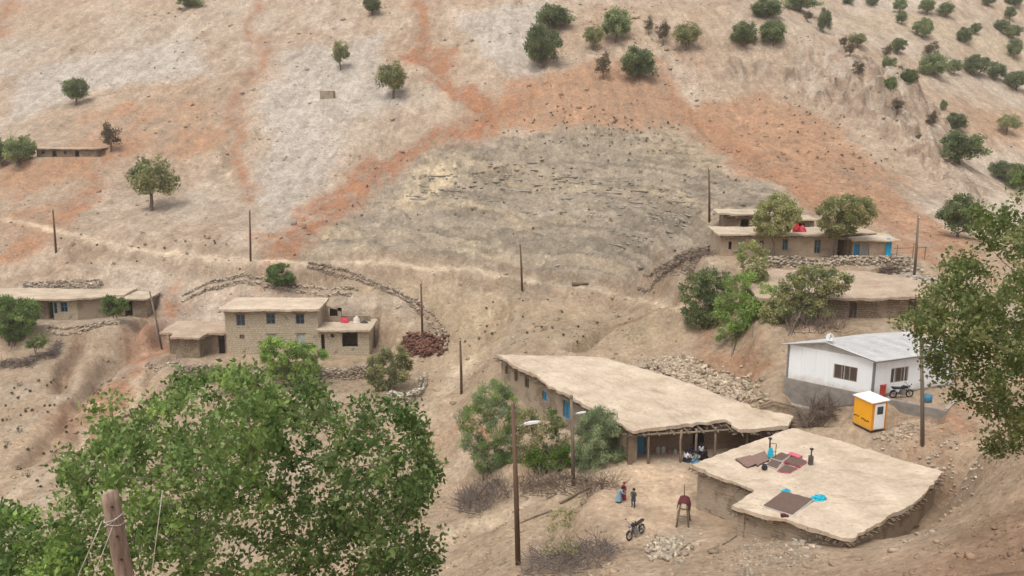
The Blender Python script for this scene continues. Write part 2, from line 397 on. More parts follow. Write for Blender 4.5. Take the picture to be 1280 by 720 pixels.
def soil(x, y, zb):
    """colour of the ground and the strength of rock relief at x, y"""
    wx = x + 5 * fbm(x / 11, y / 11, 31) + 1.6 * fbm(x / 2.6, y / 2.6, 32)
    wy = y + 5 * fbm(x / 11, y / 11, 41) + 1.6 * fbm(x / 2.6, y / 2.6, 42)
    n1 = fbm(x / 30, y / 22, 51); n2 = fbm(x / 6, y / 8, 52); n3 = fbm(x / 1.4, y / 1.7, 53, 3)
    C = np.empty(x.shape + (3,))
    far = sstep(100, 118, y + 0.15 * np.abs(x))[..., None]
    m = np.clip(0.5 + 0.7 * n1 + 0.5 * n2, 0, 1)[..., None]
    hill = K_TAN * (1 - m) + K_PALE * m
    low = K_LOW * (1 - 0.4 * m) + K_TAN * 0.4 * m
    C[:] = low * (1 - far) + hill * far
    # debris runs down the slope: thin streaks, narrow across and long downhill
    sc = x + 0.22 * (y - 130) * sstep(0, 25, x) - 0.35 * (y - 130) * sstep(15, 45, -x)
    st = fbm(sc / 1.1, y / 11, 56, 4, 0.65); st2 = fbm(sc / 0.5, y / 4.0, 67, 3, 0.65); grit = fbm(x / 0.75, y / 1.1, 69, 3, 0.75)
    brk = 0.55 * st + 0.35 * st2 + 0.45 * grit
    def mix(k, w, rough=0.0):
        if rough: w = np.where(w > 0.02, sstep(-0.05, 1.0, w + rough * brk) * np.minimum(1, w * 1.6), 0)
        w = np.clip(w, 0, 1)[..., None]
        C[:] = C * (1 - w) + k * w
    def inside(poly, soft):
        return 1 - sstep(-soft, soft, poly_sd(wx, wy, poly))
    nn = np.clip(0.75 + 0.6 * n2 + 0.3 * n3, 0, 1)
    for p in (PALE1, PALE2, PALE3):
        mix(K_COOL, inside(p, 4) * (0.62 + 0.33 * nn), 0.5)
    mix(K_ORANGE, inside(ORANGE, 3) * np.clip(0.88 + 0.4 * n2 + 0.3 * n1 + 0.2 * n3, 0.45, 1), 0.55)
    mix(K_ORANGE, inside(LEFTO, 3) * np.clip(0.62 + 0.8 * n2 + 0.3 * n3, 0.2, 1), 0.75)
    sh = inside(SHALE, 3.5)
    mix(K_SHALE, sh * 0.95, 0.4)
    zz = zb + 1.2 * fbm(x / 9, y / 9, 61) + 0.06 * x
    band = fbm(zz / 0.9, x / 26, 62, 3)
    mix(K_SHALE_Y, 0.75 * sh * sstep(0.1, 0.6, band + 0.5 * fbm(x / 16 + 3, y / 16, 63)))
    mix(K_SHALE * 0.6, sh * 0.75 * sstep(0.0, 0.3, fbm(zz / 0.42, x / 5.0, 64, 4, 0.6) + 0.45 * fbm(x / 12, y / 12, 65) - 0.05))
    mix(K_SHALE * 0.7, sh * 0.6 * sstep(0.12, 0.36, fbm(zz / 0.25, x / 2.2, 68, 3, 0.6) + 0.25 * n2))
    mix(K_ORANGE * 0.9, sh * 0.5 * sstep(0.35, 0.6, fbm(x / 13, y / 9, 66)))
    for p in WHITISH:
        mix(K_CREAM, inside(p, 3) * (0.35 + 0.4 * nn), 0.9)
    mix(K_LGREY, inside(LOWGREY, 4) * 0.85)
    for pl, w0, w1, a in RED_L:
        d, t = seg_dist(wx, wy, pl)
        w = (w0 + (w1 - w0) * t) * (1 + 0.7 * n2)
        mix(K_RED if a > 0.5 else K_ORANGE, a * np.exp(-(d / np.maximum(w, 0.3)) ** 2) * np.clip(0.9 + 0.6 * n3, 0.2, 1), 0.6)
    mix(K_RED * 0.95, inside(REDR, 1.5) * 0.9, 0.4)
    mix(K_PALE * 0.95, inside(STONY, 1.2) * nn * 0.8)
    mix(K_PALE * 1.1, inside(BAND, 1.5) * nn)
    oc = np.maximum(inside(OUTC, 2.0), inside(OUTC2, 2.0))
    mix(K_ROCK * 0.9, oc * 0.8)
    mix(K_ROCK * 0.5, oc * 0.8 * sstep(0.72, 0.9, 1 - np.abs(fbm(x / 2.0, y / 2.4, 55, 3)) * 1.6))
    mix(K_PALE * 0.92, oc * sstep(0.0, 0.5, n3))
    for i, p in enumerate(FARLINES):
        mix(K_SHALE_Y if i == 0 else K_ORANGE, inside(p, 5) * 0.6)
    mix(K_LOW * 0.86, (1 - far[..., 0]) * 0.6 * sstep(0.0, 0.55, fbm(x / 9, y / 13, 57, 4) + 0.3 * n1))
    mix(K_PALE * 0.95, (1 - far[..., 0]) * 0.5 * sstep(0.15, 0.6, fbm(x / 5, y / 7, 58, 4)))
    # foot tracks and worn earth
    d, _ = seg_dist(x + 0.5 * n3, y + 0.5 * n2, PATH)
    mix(K_TAN * 0.78, 0.5 * np.exp(-((d - 1.6) / 0.8) ** 2))
    mix(K_PATH * 1.05, 0.95 * np.exp(-(d / 0.75) ** 2) * np.clip(0.75 + 0.9 * n2 + 0.4 * grit, 0.15, 1))
    for tr, w in ((TRACK, 1.6), (TRACK2, 1.6), (TRACK3, 1.2)):
        d, _ = seg_dist(wx, wy, tr)
        mix(K_PATH * 0.95, 0.85 * np.exp(-(d / w) ** 2))
    mix(K_YARD * 1.15, 1 - sstep(-0.8, 0.8, poly_sd(x + 0.6 * n3, y + 0.6 * n2, YARD_XY)))
    # trodden brown slope below the camera
    near = 1 - sstep(44, 58, y + 0.45 * (12 - x) + 6 * n2 + 4 * n1)
    mix(K_TAN, 0.6 * near * nn)
    mix(K_BROWN, (1 - sstep(33, 41, y + 3 * n2 - 0.1 * x)) * 0.85)
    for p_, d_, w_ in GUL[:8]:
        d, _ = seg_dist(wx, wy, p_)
        mix(K_BROWN * 0.85, min(0.95, 0.5 * d_) * np.exp(-(d / (w_ * 0.75)) ** 2))  # gully lines painted darker, as the shade in the cracks
    hillw = sstep(85, 115, y)
    C *= (1 + 0.15 * n3 + 0.13 * n2 + (0.08 + 0.16 * hillw) * grit + hillw * (1 - 0.85 * sh) * (0.16 * st + 0.10 * st2))[..., None]
    return np.clip(C, 0.02, 0.8), sh, oc

def relief(x, y, zb, sh, oc):
    far = sstep(60, 130, y)
    h = 0.28 * fbm(x / 5, y / 6, 71) * (0.4 + 0.9 * far) + (0.10 + 0.08 * far) * fbm(x / 1.2, y / 1.4, 72, 3)
    rill = 1 - np.abs(fbm((x + 0.35 * (y - 110) * np.tanh((x - 10) / 40)) / 3.2 + 0.8 * fbm(x / 9, y / 9, 73), y / 26, 74, 3))
    h = h - 0.30 * far * np.clip(rill - 0.75, 0, 1) * 4 * (1 - 0.6 * sh)
    zz = zb + 1.2 * fbm(x / 9, y / 9, 61) + 0.06 * x
    ph = zz / 1.5 + 0.7 * fbm(x / 6, y / 6, 75, 3)
    saw = (ph - np.floor(ph))
    h = h + sh * (1.1 * (np.minimum(saw / 0.75, (1 - saw) / 0.25) - 0.5) * np.clip(0.4 + 1.2 * fbm(x / 14, y / 14, 76), 0, 1.2))
    ph2 = zz / 0.55 + 0.9 * fbm(x / 4, y / 4, 77, 3)
    h = h + sh * 0.42 * ((ph2 - np.floor(ph2)) - 0.5)
    bl = np.floor(fbm(x / 2.2, y / 2.2, 78, 2) * 5) / 5
    h = h + oc * (2.0 * bl + 0.8 * fbm(x / 0.9, y / 0.9, 79, 3) + 1.0)
    flat = 1 - sstep(-0.5, 1.5, poly_sd(x, y, YARD_XY))
    return h * (1 - 0.85 * flat)
def calm(x, y):
    """built plots stay level"""
    k = np.ones(np.shape(x))
    for q in PLOTS:
        k = np.minimum(k, sstep(-0.2, 2.0, poly_sd(x, y, q)))
    return k
def rect(x0, y0, x1, y1):
    return [(x0, y0), (x1, y0), (x1, y1), (x0, y1)]
PLOTS = [LONG_OUT, STORE, PRE_FOOT, PRE_TERR, PORCH, rect(tx0, TWO_Y - 3, tx1, TWO_Y + 6), rect(lx0, LOW_Y - 3, lx1, LOW_Y + 5), rect(mx0, MID_Y - 2, mx1, MID_Y + 7.5),
         rect(ux0, UP_Y - 2, ux1, UP_Y + 5.5), rect(ox0, TOP_Y - 1, ox1, TOP_Y + 4), rect(DUG[0] - 7, DUG[1] - 1, DUG[0] + 6, DUG[1] + 3)]
def ground_z(x, y):
    """height of the finished ground"""
    x = np.atleast_1d(np.asarray(x, float)); y = np.atleast_1d(np.asarray(y, float))
    zb = bil(G, x, y)
    sh = 1 - sstep(-2, 2, poly_sd(x, y, SHALE))
    oc = np.maximum(1 - sstep(-2, 2, poly_sd(x, y, OUTC)), 1 - sstep(-2, 2, poly_sd(x, y, OUTC2)))
    return zb + relief(x, y, zb, sh, oc) * calm(x, y)
def gz(x, y):
    return float(ground_z(x, y)[0])
# ------------------------------------------------------------------ object helpers
def tag(o, label=None, cat=None, group=None, kind=None):
    if label: o['label'] = label
    if cat: o['category'] = cat
    if group: o['group'] = group
    if kind: o['kind'] = kind
    return o
def mesh_np(name, V, F, mat=None, smooth=False, cols=None, mat_ids=None):
    """V (n,3) array, F (m,k) int array with k = 3 or 4"""
    V = np.asarray(V, np.float32); F = np.asarray(F, np.int32)
    me = bpy.data.meshes.new(name)
    me.vertices.add(len(V)); me.vertices.foreach_set('co', V.ravel())
    k = F.shape[1]
    me.loops.add(F.size); me.loops.foreach_set('vertex_index', F.ravel())
    me.polygons.add(len(F)); me.polygons.foreach_set('loop_start', np.arange(0, F.size, k, dtype=np.int32))
    me.polygons.foreach_set('loop_total', np.full(len(F), k, np.int32))
    if smooth: me.polygons.foreach_set('use_smooth', np.ones(len(F), bool))
    for m in (mat if isinstance(mat, (list, tuple)) else [mat]):
        if m: me.materials.append(m)
    if mat_ids is not None: me.polygons.foreach_set('material_index', np.asarray(mat_ids, np.int32))
    if cols is not None:
        a = me.color_attributes.new('tint', 'FLOAT_COLOR', 'POINT')
        c = np.ones((len(V), 4), np.float32); c[:, :3] = cols
        a.data.foreach_set('color', c.ravel())
    me.update(calc_edges=True)
    return me
def put(name, me, parent=None, loc=(0, 0, 0), rz=0.0):
    o = bpy.data.objects.new(name, me)
    col.objects.link(o)
    o.location = loc; o.rotation_euler = (0, 0, rz)
    if parent: o.parent = parent
    return o
def empty(name, loc, rz=0.0):
    o = bpy.data.objects.new(name, None)
    o.empty_display_size = 0.3
    col.objects.link(o)
    o.location = loc; o.rotation_euler = (0, 0, rz)
    return o
def copy_tree(o, parent=None):
    c = o.copy(); col.objects.link(c)
    c.parent = parent
    for ch in o.children: copy_tree(ch, c)
    return c

class MB:
    """collects simple shapes into one mesh"""
    def __init__(s): s.V, s.F = [], []
    def add(s, V, F):
        n = len(s.V); s.V += [tuple(v) for v in V]; s.F += [tuple(i + n for i in f) for f in F]; return s
    def box(s, x0, y0, z0, x1, y1, z1):
        return s.add([(x0, y0, z0), (x1, y0, z0), (x1, y1, z0), (x0, y1, z0), (x0, y0, z1), (x1, y0, z1), (x1, y1, z1), (x0, y1, z1)],
                     [(0, 3, 2, 1), (4, 5, 6, 7), (0, 1, 5, 4), (1, 2, 6, 5), (2, 3, 7, 6), (3, 0, 4, 7)])
    def tube(s, pts, rad, n=6, cap=True):
        pts = [Vector(p) for p in pts]
        R = rad if isinstance(rad, (list, tuple)) else [rad] * len(pts)
        V, F = [], []
        up = Vector((0.31, 0.17, 0.93))
        for i, p in enumerate(pts):
            d = (pts[min(i + 1, len(pts) - 1)] - pts[max(i - 1, 0)]).normalized()
            a = d.cross(up)
            if a.length < 1e-3: a = d.cross(Vector((1, 0, 0)))
            a.normalize(); b = d.cross(a)
            for k in range(n):
                t = 2 * math.pi * k / n
                V.append(p + (a * math.cos(t) + b * math.sin(t)) * R[i])
        for i in range(len(pts) - 1):
            for k in range(n):
                F.append((i * n + k, i * n + (k + 1) % n, (i + 1) * n + (k + 1) % n, (i + 1) * n + k))
        if cap:
            F.append(tuple(range(n))[::-1]); F.append(tuple((len(pts) - 1) * n + k for k in range(n)))
        return s.add(V, F)
    def lathe(s, prof, n=12, c=(0, 0, 0)):
        V, F = [], []
        for r, z in prof:
            for k in range(n):
                t = 2 * math.pi * k / n
                V.append((c[0] + r * math.cos(t), c[1] + r * math.sin(t), c[2] + z))
        m = len(prof)
        for i in range(m - 1):
            for k in range(n):
                F.append((i * n + k, i * n + (k + 1) % n, (i + 1) * n + (k + 1) % n, (i + 1) * n + k))
        if prof[0][0] > 1e-4: F.append(tuple(range(n))[::-1])
        if prof[-1][0] > 1e-4: F.append(tuple((m - 1) * n + k for k in range(n)))
        return s.add(V, F)
    def torus(s, R, r, n=18, m=6, c=(0, 0, 0), axis='y'):
        V, F = [], []
        for i in range(n):
            a = 2 * math.pi * i / n
            for j in range(m):
                b = 2 * math.pi * j / m
                q = R + r * math.cos(b)
                p = (q * math.cos(a), r * math.sin(b), q * math.sin(a)) if axis == 'y' else (q * math.cos(a), q * math.sin(a), r * math.sin(b))
                V.append((c[0] + p[0], c[1] + p[1], c[2] + p[2]))
        for i in range(n):
            for j in range(m):
                F.append((i * m + j, ((i + 1) % n) * m + j, ((i + 1) % n) * m + (j + 1) % m, i * m + (j + 1) % m))
        return s.add(V, F)
    def mesh(s, name, mat, smooth=False):
        me = bpy.data.meshes.new(name)
        me.from_pydata([tuple(v) for v in s.V], [], s.F)
        for m in (mat if isinstance(mat, (list, tuple)) else [mat]):
            if m: me.materials.append(m)
        if smooth: me.polygons.foreach_set('use_smooth', np.ones(len(me.polygons), bool))
        me.update(); return me
    def build(s, name, mat, parent=None, smooth=False, loc=(0, 0, 0), rz=0.0):
        return put(name, s.mesh(name, mat, smooth), parent, loc, rz)

# ------------------------------------------------------------------ materials
MATS = {}
def new_mat(name):
    m = bpy.data.materials.new(name); m.use_nodes = True
    nt = m.node_tree
    for n in list(nt.nodes): nt.nodes.remove(n)
    out = nt.nodes.new('ShaderNodeOutputMaterial'); b = nt.nodes.new('ShaderNodeBsdfPrincipled')
    nt.links.new(b.outputs[0], out.inputs[0])
    b.inputs['Specular IOR Level'].default_value = 0.2
    MATS[name] = m
    return m, nt, b
def nd(nt, t, **kw):
    n = nt.nodes.new(t)
    for k, v in kw.items():
        if k in n.inputs: n.inputs[k].default_value = v
        else: setattr(n, k, v)
    return n
def mixc(nt, fac, a, b, mode='MIX'):
    n = nt.nodes.new('ShaderNodeMix'); n.data_type = 'RGBA'; n.blend_type = mode
    for sock, val in ((n.inputs[0], fac), (n.inputs[6], a), (n.inputs[7], b)):
        if hasattr(val, 'links'): nt.links.new(val, sock)
        else: sock.default_value = val if not isinstance(val, tuple) or len(val) == 4 else (*val, 1)
    return n.outputs[2]
def ramp(nt, src, lo, hi):
    n = nt.nodes.new('ShaderNodeMapRange'); n.inputs[1].default_value = lo; n.inputs[2].default_value = hi
    nt.links.new(src, n.inputs[0]); return n.outputs[0]
def coord(nt, kind='Object', scale=None):
    t = nt.nodes.new('ShaderNodeTexCoord')
    if scale is None: return t.outputs[kind]
    mp = nt.nodes.new('ShaderNodeMapping'); mp.inputs['Scale'].default_value = scale
    nt.links.new(t.outputs[kind], mp.inputs[0]); return mp.outputs[0]
def noise(nt, vec, scale, detail=4, rough=0.55):
    n = nd(nt, 'ShaderNodeTexNoise', Scale=scale, Detail=detail, Roughness=rough)
    nt.links.new(vec, n.inputs['Vector']); return n.outputs[0]
def bump(nt, b, h, strength, dist):
    n = nd(nt, 'ShaderNodeBump', Strength=strength, Distance=dist)
    nt.links.new(h, n.inputs['Height']); nt.links.new(n.outputs[0], b.inputs['Normal'])
def plain(name, c, rough=0.8, var=0.25, scale=3.0, metal=0.0, spec=0.2, bmp=0.0, stretch=(1, 1, 1), c2=None):
    """a colour with noise wear"""
    m, nt, b = new_mat(name)
    v = coord(nt, 'Object', stretch)
    n = noise(nt, v, scale)
    f = ramp(nt, n, 0.3, 0.7)
    dark = tuple(x * (1 - var) for x in c) if c2 is None else c2
    lite = tuple(min(1, x * (1 + var * 0.6)) for x in c)
    o = mixc(nt, f, dark, lite)
    n2 = noise(nt, v, scale * 7, 3)
    o = mixc(nt, 0.5 * var + 0.05, o, mixc(nt, ramp(nt, n2, 0.35, 0.65), tuple(x * 0.6 for x in c), lite))
    nt.links.new(o, b.inputs['Base Color'])
    b.inputs['Roughness'].default_value = rough; b.inputs['Metallic'].default_value = metal; b.inputs['Specular IOR Level'].default_value = spec
    if bmp: bump(nt, b, n2, 0.6, bmp)
    return m

def ground_material():
    m, nt, b = new_mat('dry_ground')
    at_ = nt.nodes.new('ShaderNodeAttribute'); at_.attribute_name = 'tint'
    P = coord(nt, 'Object')
    base = at_.outputs['Color']
    big = noise(nt, P, 0.35, 5, 0.62)
    base = mixc(nt, ramp(nt, big, 0.3, 0.7), mixc(nt, 1.0, base, (0.87, 0.855, 0.84), 'MULTIPLY'), mixc(nt, 1.0, base, (1.09, 1.09, 1.09), 'MULTIPLY'))
    fine = noise(nt, P, 2.4, 5, 0.72)
    base = mixc(nt, ramp(nt, fine, 0.36, 0.64), mixc(nt, 1.0, base, (0.80, 0.785, 0.77), 'MULTIPLY'), mixc(nt, 1.0, base, (1.14, 1.14, 1.14), 'MULTIPLY'))
    midn = noise(nt, P, 0.9, 5, 0.75)
    base = mixc(nt, ramp(nt, midn, 0.36, 0.64), mixc(nt, 1.0, base, (0.85, 0.84, 0.83), 'MULTIPLY'), mixc(nt, 1.0, base, (1.1, 1.1, 1.1), 'MULTIPLY'))
    # loose stones, pale and dark
    vo = nd(nt, 'ShaderNodeTexVoronoi', Scale=2.6); nt.links.new(P, vo.inputs['Vector'])
    sp = nt.nodes.new('ShaderNodeSeparateColor'); nt.links.new(vo.outputs['Color'], sp.inputs[0])
    dens = noise(nt, P, 0.12, 4, 0.6)
    def mth(op, a, c):
        n = nt.nodes.new('ShaderNodeMath'); n.operation = op
        for s_, v_ in ((n.inputs[0], a), (n.inputs[1], c)):
            if hasattr(v_, 'links'): nt.links.new(v_, s_)
            else: s_.default_value = v_
        return n.outputs[0]
    near = mth('LESS_THAN', vo.outputs['Distance'], 0.34)
    pale = mth('MULTIPLY', near, mth('LESS_THAN', sp.outputs[0], mth('MULTIPLY', dens, 0.55)))
    base = mixc(nt, mth('MULTIPLY', pale, 0.65), base, mixc(nt, 1.0, base, (1.32, 1.32, 1.34), 'MULTIPLY'))
    dark = mth('MULTIPLY', near, mth('GREATER_THAN', sp.outputs[0], mth('SUBTRACT', 1.16, mth('MULTIPLY', dens, 0.5))))
    base = mixc(nt, mth('MULTIPLY', dark, 0.4), base, mixc(nt, 1.0, base, (0.5, 0.48, 0.46), 'MULTIPLY'))
    nt.links.new(base, b.inputs['Base Color'])
    b.inputs['Roughness'].default_value = 0.95; b.inputs['Specular IOR Level'].default_value = 0.1
    hh = nt.nodes.new('ShaderNodeMath'); hh.operation = 'ADD'
    nt.links.new(fine, hh.inputs[0]); nt.links.new(mth('MULTIPLY', near, 0.35), hh.inputs[1])
    bump(nt, b, hh.outputs[0], 0.9, 0.17)
    return m
M_GROUND = ground_material()

# ------------------------------------------------------------------ the ground sheet, finer towards the places in view
def build_ground():
    ox, oy = 0.0, -6.0
    a = np.concatenate([np.radians(np.linspace(-180, -40, 36, endpoint=False)), np.radians(np.linspace(-40, 40, 820)), np.radians(np.linspace(40, 180, 37)[1:])])
    r = np.concatenate([np.linspace(0.5, 34, 26, endpoint=False), np.geomspace(34, 330, 640), np.geomspace(330, 520, 12)[1:]])
    A, R = np.meshgrid(a, r)
    x = ox + R * np.sin(A); y = oy + R * np.cos(A)
    zb = bil(G, x, y)
    far_o = np.hypot(np.maximum(0, np.abs(x - 10) - 235), np.maximum(0, np.maximum(GY0 + 2 - y, y - GY1 + 2)))
    zb = zb + 0.3 * far_o
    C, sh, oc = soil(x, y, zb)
    z = zb + relief(x, y, zb, sh, oc) * calm(x, y)
    V = np.stack([x, y, z], -1).reshape(-1, 3)
    n, m = A.shape
    i = (np.arange(n - 1)[:, None] * m + np.arange(m - 1)[None]).ravel()
    F = np.stack([i, i + 1, i + m + 1, i + m], -1)[:, ::-1]
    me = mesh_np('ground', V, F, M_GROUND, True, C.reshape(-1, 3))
    return tag(put('ground', me), kind='structure')
build_ground()
# ------------------------------------------------------------------ building materials
def stone_mat(name, c1, c2, mortar, bw=0.42, bh=0.2, msize=0.03, plaster=0.0, pc=(0.3, 0.25, 0.19)):
    m, nt, b = new_mat(name)
    sx = nt.nodes.new('ShaderNodeSeparateXYZ'); nt.links.new(coord(nt, 'Object'), sx.inputs[0])
    ad = nt.nodes.new('ShaderNodeMath'); ad.operation = 'ADD'
    nt.links.new(sx.outputs[0], ad.inputs[0]); nt.links.new(sx.outputs[1], ad.inputs[1])
    cb = nt.nodes.new('ShaderNodeCombineXYZ'); nt.links.new(ad.outputs[0], cb.inputs[0]); nt.links.new(sx.outputs[2], cb.inputs[1])
    dn = nd(nt, 'ShaderNodeTexNoise', Scale=1.7, Detail=2.0); nt.links.new(cb.outputs[0], dn.inputs['Vector'])
    dv = nt.nodes.new('ShaderNodeVectorMath'); dv.operation = 'SCALE'; dv.inputs['Scale'].default_value = 0.36
    nt.links.new(dn.outputs['Color'], dv.inputs[0])
    av = nt.nodes.new('ShaderNodeVectorMath'); av.operation = 'ADD'
    nt.links.new(cb.outputs[0], av.inputs[0]); nt.links.new(dv.outputs[0], av.inputs[1])
    br = nt.nodes.new('ShaderNodeTexBrick')
    nt.links.new(av.outputs[0], br.inputs['Vector'])
    for k, v in (('Color1', c1), ('Color2', c2), ('Mortar', mortar)): br.inputs[k].default_value = (*v, 1)
    br.inputs['Scale'].default_value = 1.0; br.inputs['Brick Width'].default_value = bw; br.inputs['Row Height'].default_value = bh
    br.inputs['Mortar Size'].default_value = msize; br.inputs['Mortar Smooth'].default_value = 0.5; br.inputs['Bias'].default_value = 0.0
    br.squash = 0.7; br.squash_frequency = 3; br.offset = 0.43
    P = coord(nt, 'Object')
    n1 = noise(nt, P, 0.8, 4); n2 = noise(nt, P, 6, 4)
    o = mixc(nt, ramp(nt, n2, 0.3, 0.7), mixc(nt, 1.0, br.outputs[0], (0.78, 0.76, 0.74), 'MULTIPLY'), br.outputs[0])
    pf = ramp(nt, n1, 0.62 - plaster * 0.6, 0.70 - plaster * 0.6)
    o = mixc(nt, pf, o, mixc(nt, ramp(nt, n2, 0.3, 0.7), tuple(x * 0.85 for x in pc), pc))
    nt.links.new(o, b.inputs['Base Color']); b.inputs['Roughness'].default_value = 0.95
    iv = nt.nodes.new('ShaderNodeMath'); iv.operation = 'SUBTRACT'; iv.inputs[0].default_value = 1.0
    nt.links.new(br.outputs['Fac'], iv.inputs[1])
    s2 = nt.nodes.new('ShaderNodeMath'); s2.operation = 'MULTIPLY_ADD'; s2.inputs[1].default_value = 0.5
    nt.links.new(n2, s2.inputs[0]); nt.links.new(iv.outputs[0], s2.inputs[2])
    bump(nt, b, s2.outputs[0], 0.8, 0.05)
    return m
def mud_mat(name, c, streak=0.0):
    m, nt, b = new_mat(name)
    P = coord(nt, 'Object')
    n1 = noise(nt, P, 0.45, 5, 0.6); n2 = noise(nt, P, 3.5, 5, 0.65); n3 = noise(nt, P, 14, 3, 0.6)
    o = mixc(nt, ramp(nt, n1, 0.32, 0.68), tuple(x * k for x, k in zip(c, (0.80, 0.77, 0.74))), tuple(x * 1.12 for x in c))
    o = mixc(nt, ramp(nt, n2, 0.3, 0.7), mixc(nt, 1.0, o, (0.84, 0.82, 0.80), 'MULTIPLY'), mixc(nt, 1.0, o, (1.08, 1.08, 1.08), 'MULTIPLY'))
    n4 = noise(nt, coord(nt, 'Object', (0.35, 1.0, 1.0)), 0.9, 6, 0.7)
    o = mixc(nt, ramp(nt, n4, 0.52, 0.66), o, mixc(nt, 1.0, o, (0.80, 0.77, 0.73), 'MULTIPLY'))
    vo = nd(nt, 'ShaderNodeTexVoronoi', Scale=3.2); nt.links.new(P, vo.inputs['Vector'])
    sp = nt.nodes.new('ShaderNodeSeparateColor'); nt.links.new(vo.outputs['Color'], sp.inputs[0])
    a = nt.nodes.new('ShaderNodeMath'); a.operation = 'LESS_THAN'; a.inputs[1].default_value = 0.2; nt.links.new(vo.outputs['Distance'], a.inputs[0])
    a2 = nt.nodes.new('ShaderNodeMath'); a2.operation = 'LESS_THAN'; a2.inputs[1].default_value = 0.14; nt.links.new(sp.outputs[0], a2.inputs[0])
    a3 = nt.nodes.new('ShaderNodeMath'); a3.operation = 'MULTIPLY'; nt.links.new(a.outputs[0], a3.inputs[0]); nt.links.new(a2.outputs[0], a3.inputs[1])
    o = mixc(nt, a3.outputs[0], o, mixc(nt, 1.0, o, (0.62, 0.6, 0.58), 'MULTIPLY'))
    nt.links.new(o, b.inputs['Base Color']); b.inputs['Roughness'].default_value = 0.95; b.inputs['Specular IOR Level'].default_value = 0.1
    ad = nt.nodes.new('ShaderNodeMath'); ad.operation = 'ADD'; nt.links.new(n2, ad.inputs[0]); nt.links.new(n3, ad.inputs[1])
    bump(nt, b, ad.outputs[0], 0.5, 0.03)
    return m
M_STONE = stone_mat('buff_stone', (0.62, 0.54, 0.41), (0.52, 0.45, 0.335), (0.42, 0.355, 0.26), 0.5, 0.25)
M_STONE2 = stone_mat('brown_rubble', (0.42, 0.34, 0.25), (0.30, 0.24, 0.17), (0.20, 0.16, 0.11), 0.34, 0.17, 0.035, 0.15, (0.38, 0.31, 0.23))
M_STONE3 = stone_mat('mud_rubble', (0.42, 0.35, 0.26), (0.33, 0.27, 0.19), (0.25, 0.2, 0.14), 0.3, 0.15, 0.03, 0.35, (0.44, 0.36, 0.27))
M_MUD = mud_mat('mud_roof', (0.60, 0.505, 0.39))
M_MUD2 = mud_mat('mud_roof_pale', (0.54, 0.455, 0.35))
M_MUDRED = mud_mat('mud_roof_pink', (0.47, 0.375, 0.285))
M_PLASTER = mud_mat('mud_plaster', (0.47, 0.385, 0.29))
M_TWIG = plain('twig_layer', (0.20, 0.155, 0.11), 0.95, 0.5, 8, bmp=0.05)
M_WOOD = plain('grey_timber', (0.24, 0.19, 0.14), 0.9, 0.4, 6, stretch=(1, 1, 0.15), bmp=0.01)
M_POLE = plain('brown_pole', (0.15, 0.095, 0.065), 0.85, 0.35, 5, stretch=(1, 1, 0.1))
M_POLEG = plain('grey_pole', (0.20, 0.165, 0.13), 0.85, 0.35, 5, stretch=(1, 1, 0.1))
M_BLUE = plain('blue_paint', (0.045, 0.26, 0.46), 0.6, 0.25, 4, spec=0.4)
M_TEAL = plain('teal_paint', (0.13, 0.25, 0.27), 0.6, 0.3, 4, spec=0.4)
M_NAVYF = plain('dull_blue_frame', (0.12, 0.19, 0.26), 0.6, 0.3, 4, spec=0.4)
M_DARK = plain('painted_dark_interior', (0.03, 0.026, 0.022), 0.95, 0.3, 3)  # near-black panels that paint the shade inside doorways and windows
M_GREYDOOR = plain('pale_green_door', (0.40, 0.44, 0.40), 0.7, 0.25, 4)
def dirty(name, c, dirt, zlo, zhi, rough=0.5):
    """painted sheet with dust splashed up from the ground"""
    m, nt, b = new_mat(name)
    P = coord(nt, 'Object'); sx = nt.nodes.new('ShaderNodeSeparateXYZ'); nt.links.new(P, sx.inputs[0])
    n1 = noise(nt, P, 1.3, 5, 0.65); n2 = noise(nt, coord(nt, 'Object', (3, 3, 0.25)), 2.2, 4, 0.6)
    ad = nt.nodes.new('ShaderNodeMath'); ad.operation = 'MULTIPLY_ADD'; ad.inputs[1].default_value = -1.3
    nt.links.new(n1, ad.inputs[0]); nt.links.new(sx.outputs[2], ad.inputs[2])
    f = nt.nodes.new('ShaderNodeMapRange'); f.inputs[1].default_value = zlo - 0.65; f.inputs[2].default_value = zhi - 0.65; f.inputs[3].default_value = 0.6; f.inputs[4].default_value = 0.0
    nt.links.new(ad.outputs[0], f.inputs[0])
    o = mixc(nt, f.outputs[0], c, dirt)
    o = mixc(nt, ramp(nt, n2, 0.5, 0.75), o, mixc(nt, 1.0, o, (0.93, 0.92, 0.90), 'MULTIPLY'))
    nt.links.new(o, b.inputs['Base Color']); b.inputs['Roughness'].default_value = rough; b.inputs['Specular IOR Level'].default_value = 0.35
    bump(nt, b, n1, 0.25, 0.02)
    return m
M_WHITE = dirty('white_panel', (0.82, 0.87, 0.90), (0.50, 0.44, 0.37), 0.0, 0.5)
M_ROOFW = plain('white_sheet_roof', (0.88, 0.88, 0.87), 0.4, 0.06, 1.2, spec=0.45)
M_TRIM = plain('grey_trim', (0.20, 0.21, 0.22), 0.6, 0.2, 3, spec=0.4)
M_GABLE = plain('grey_gable', (0.48, 0.47, 0.45), 0.7, 0.2, 2)  # even grey, darker than the wall panels
M_CONC = plain('grey_concrete', (0.27, 0.25, 0.225), 0.9, 0.35, 1.6, bmp=0.02)
M_CONC2 = plain('tan_concrete', (0.36, 0.315, 0.255), 0.9, 0.3, 1.4, bmp=0.02)
M_BROWNW = plain('brown_shutter', (0.085, 0.062, 0.052), 0.6, 0.3, 5, spec=0.4)
M_TANF = plain('tan_window_frame', (0.30, 0.25, 0.20), 0.6, 0.2, 5)
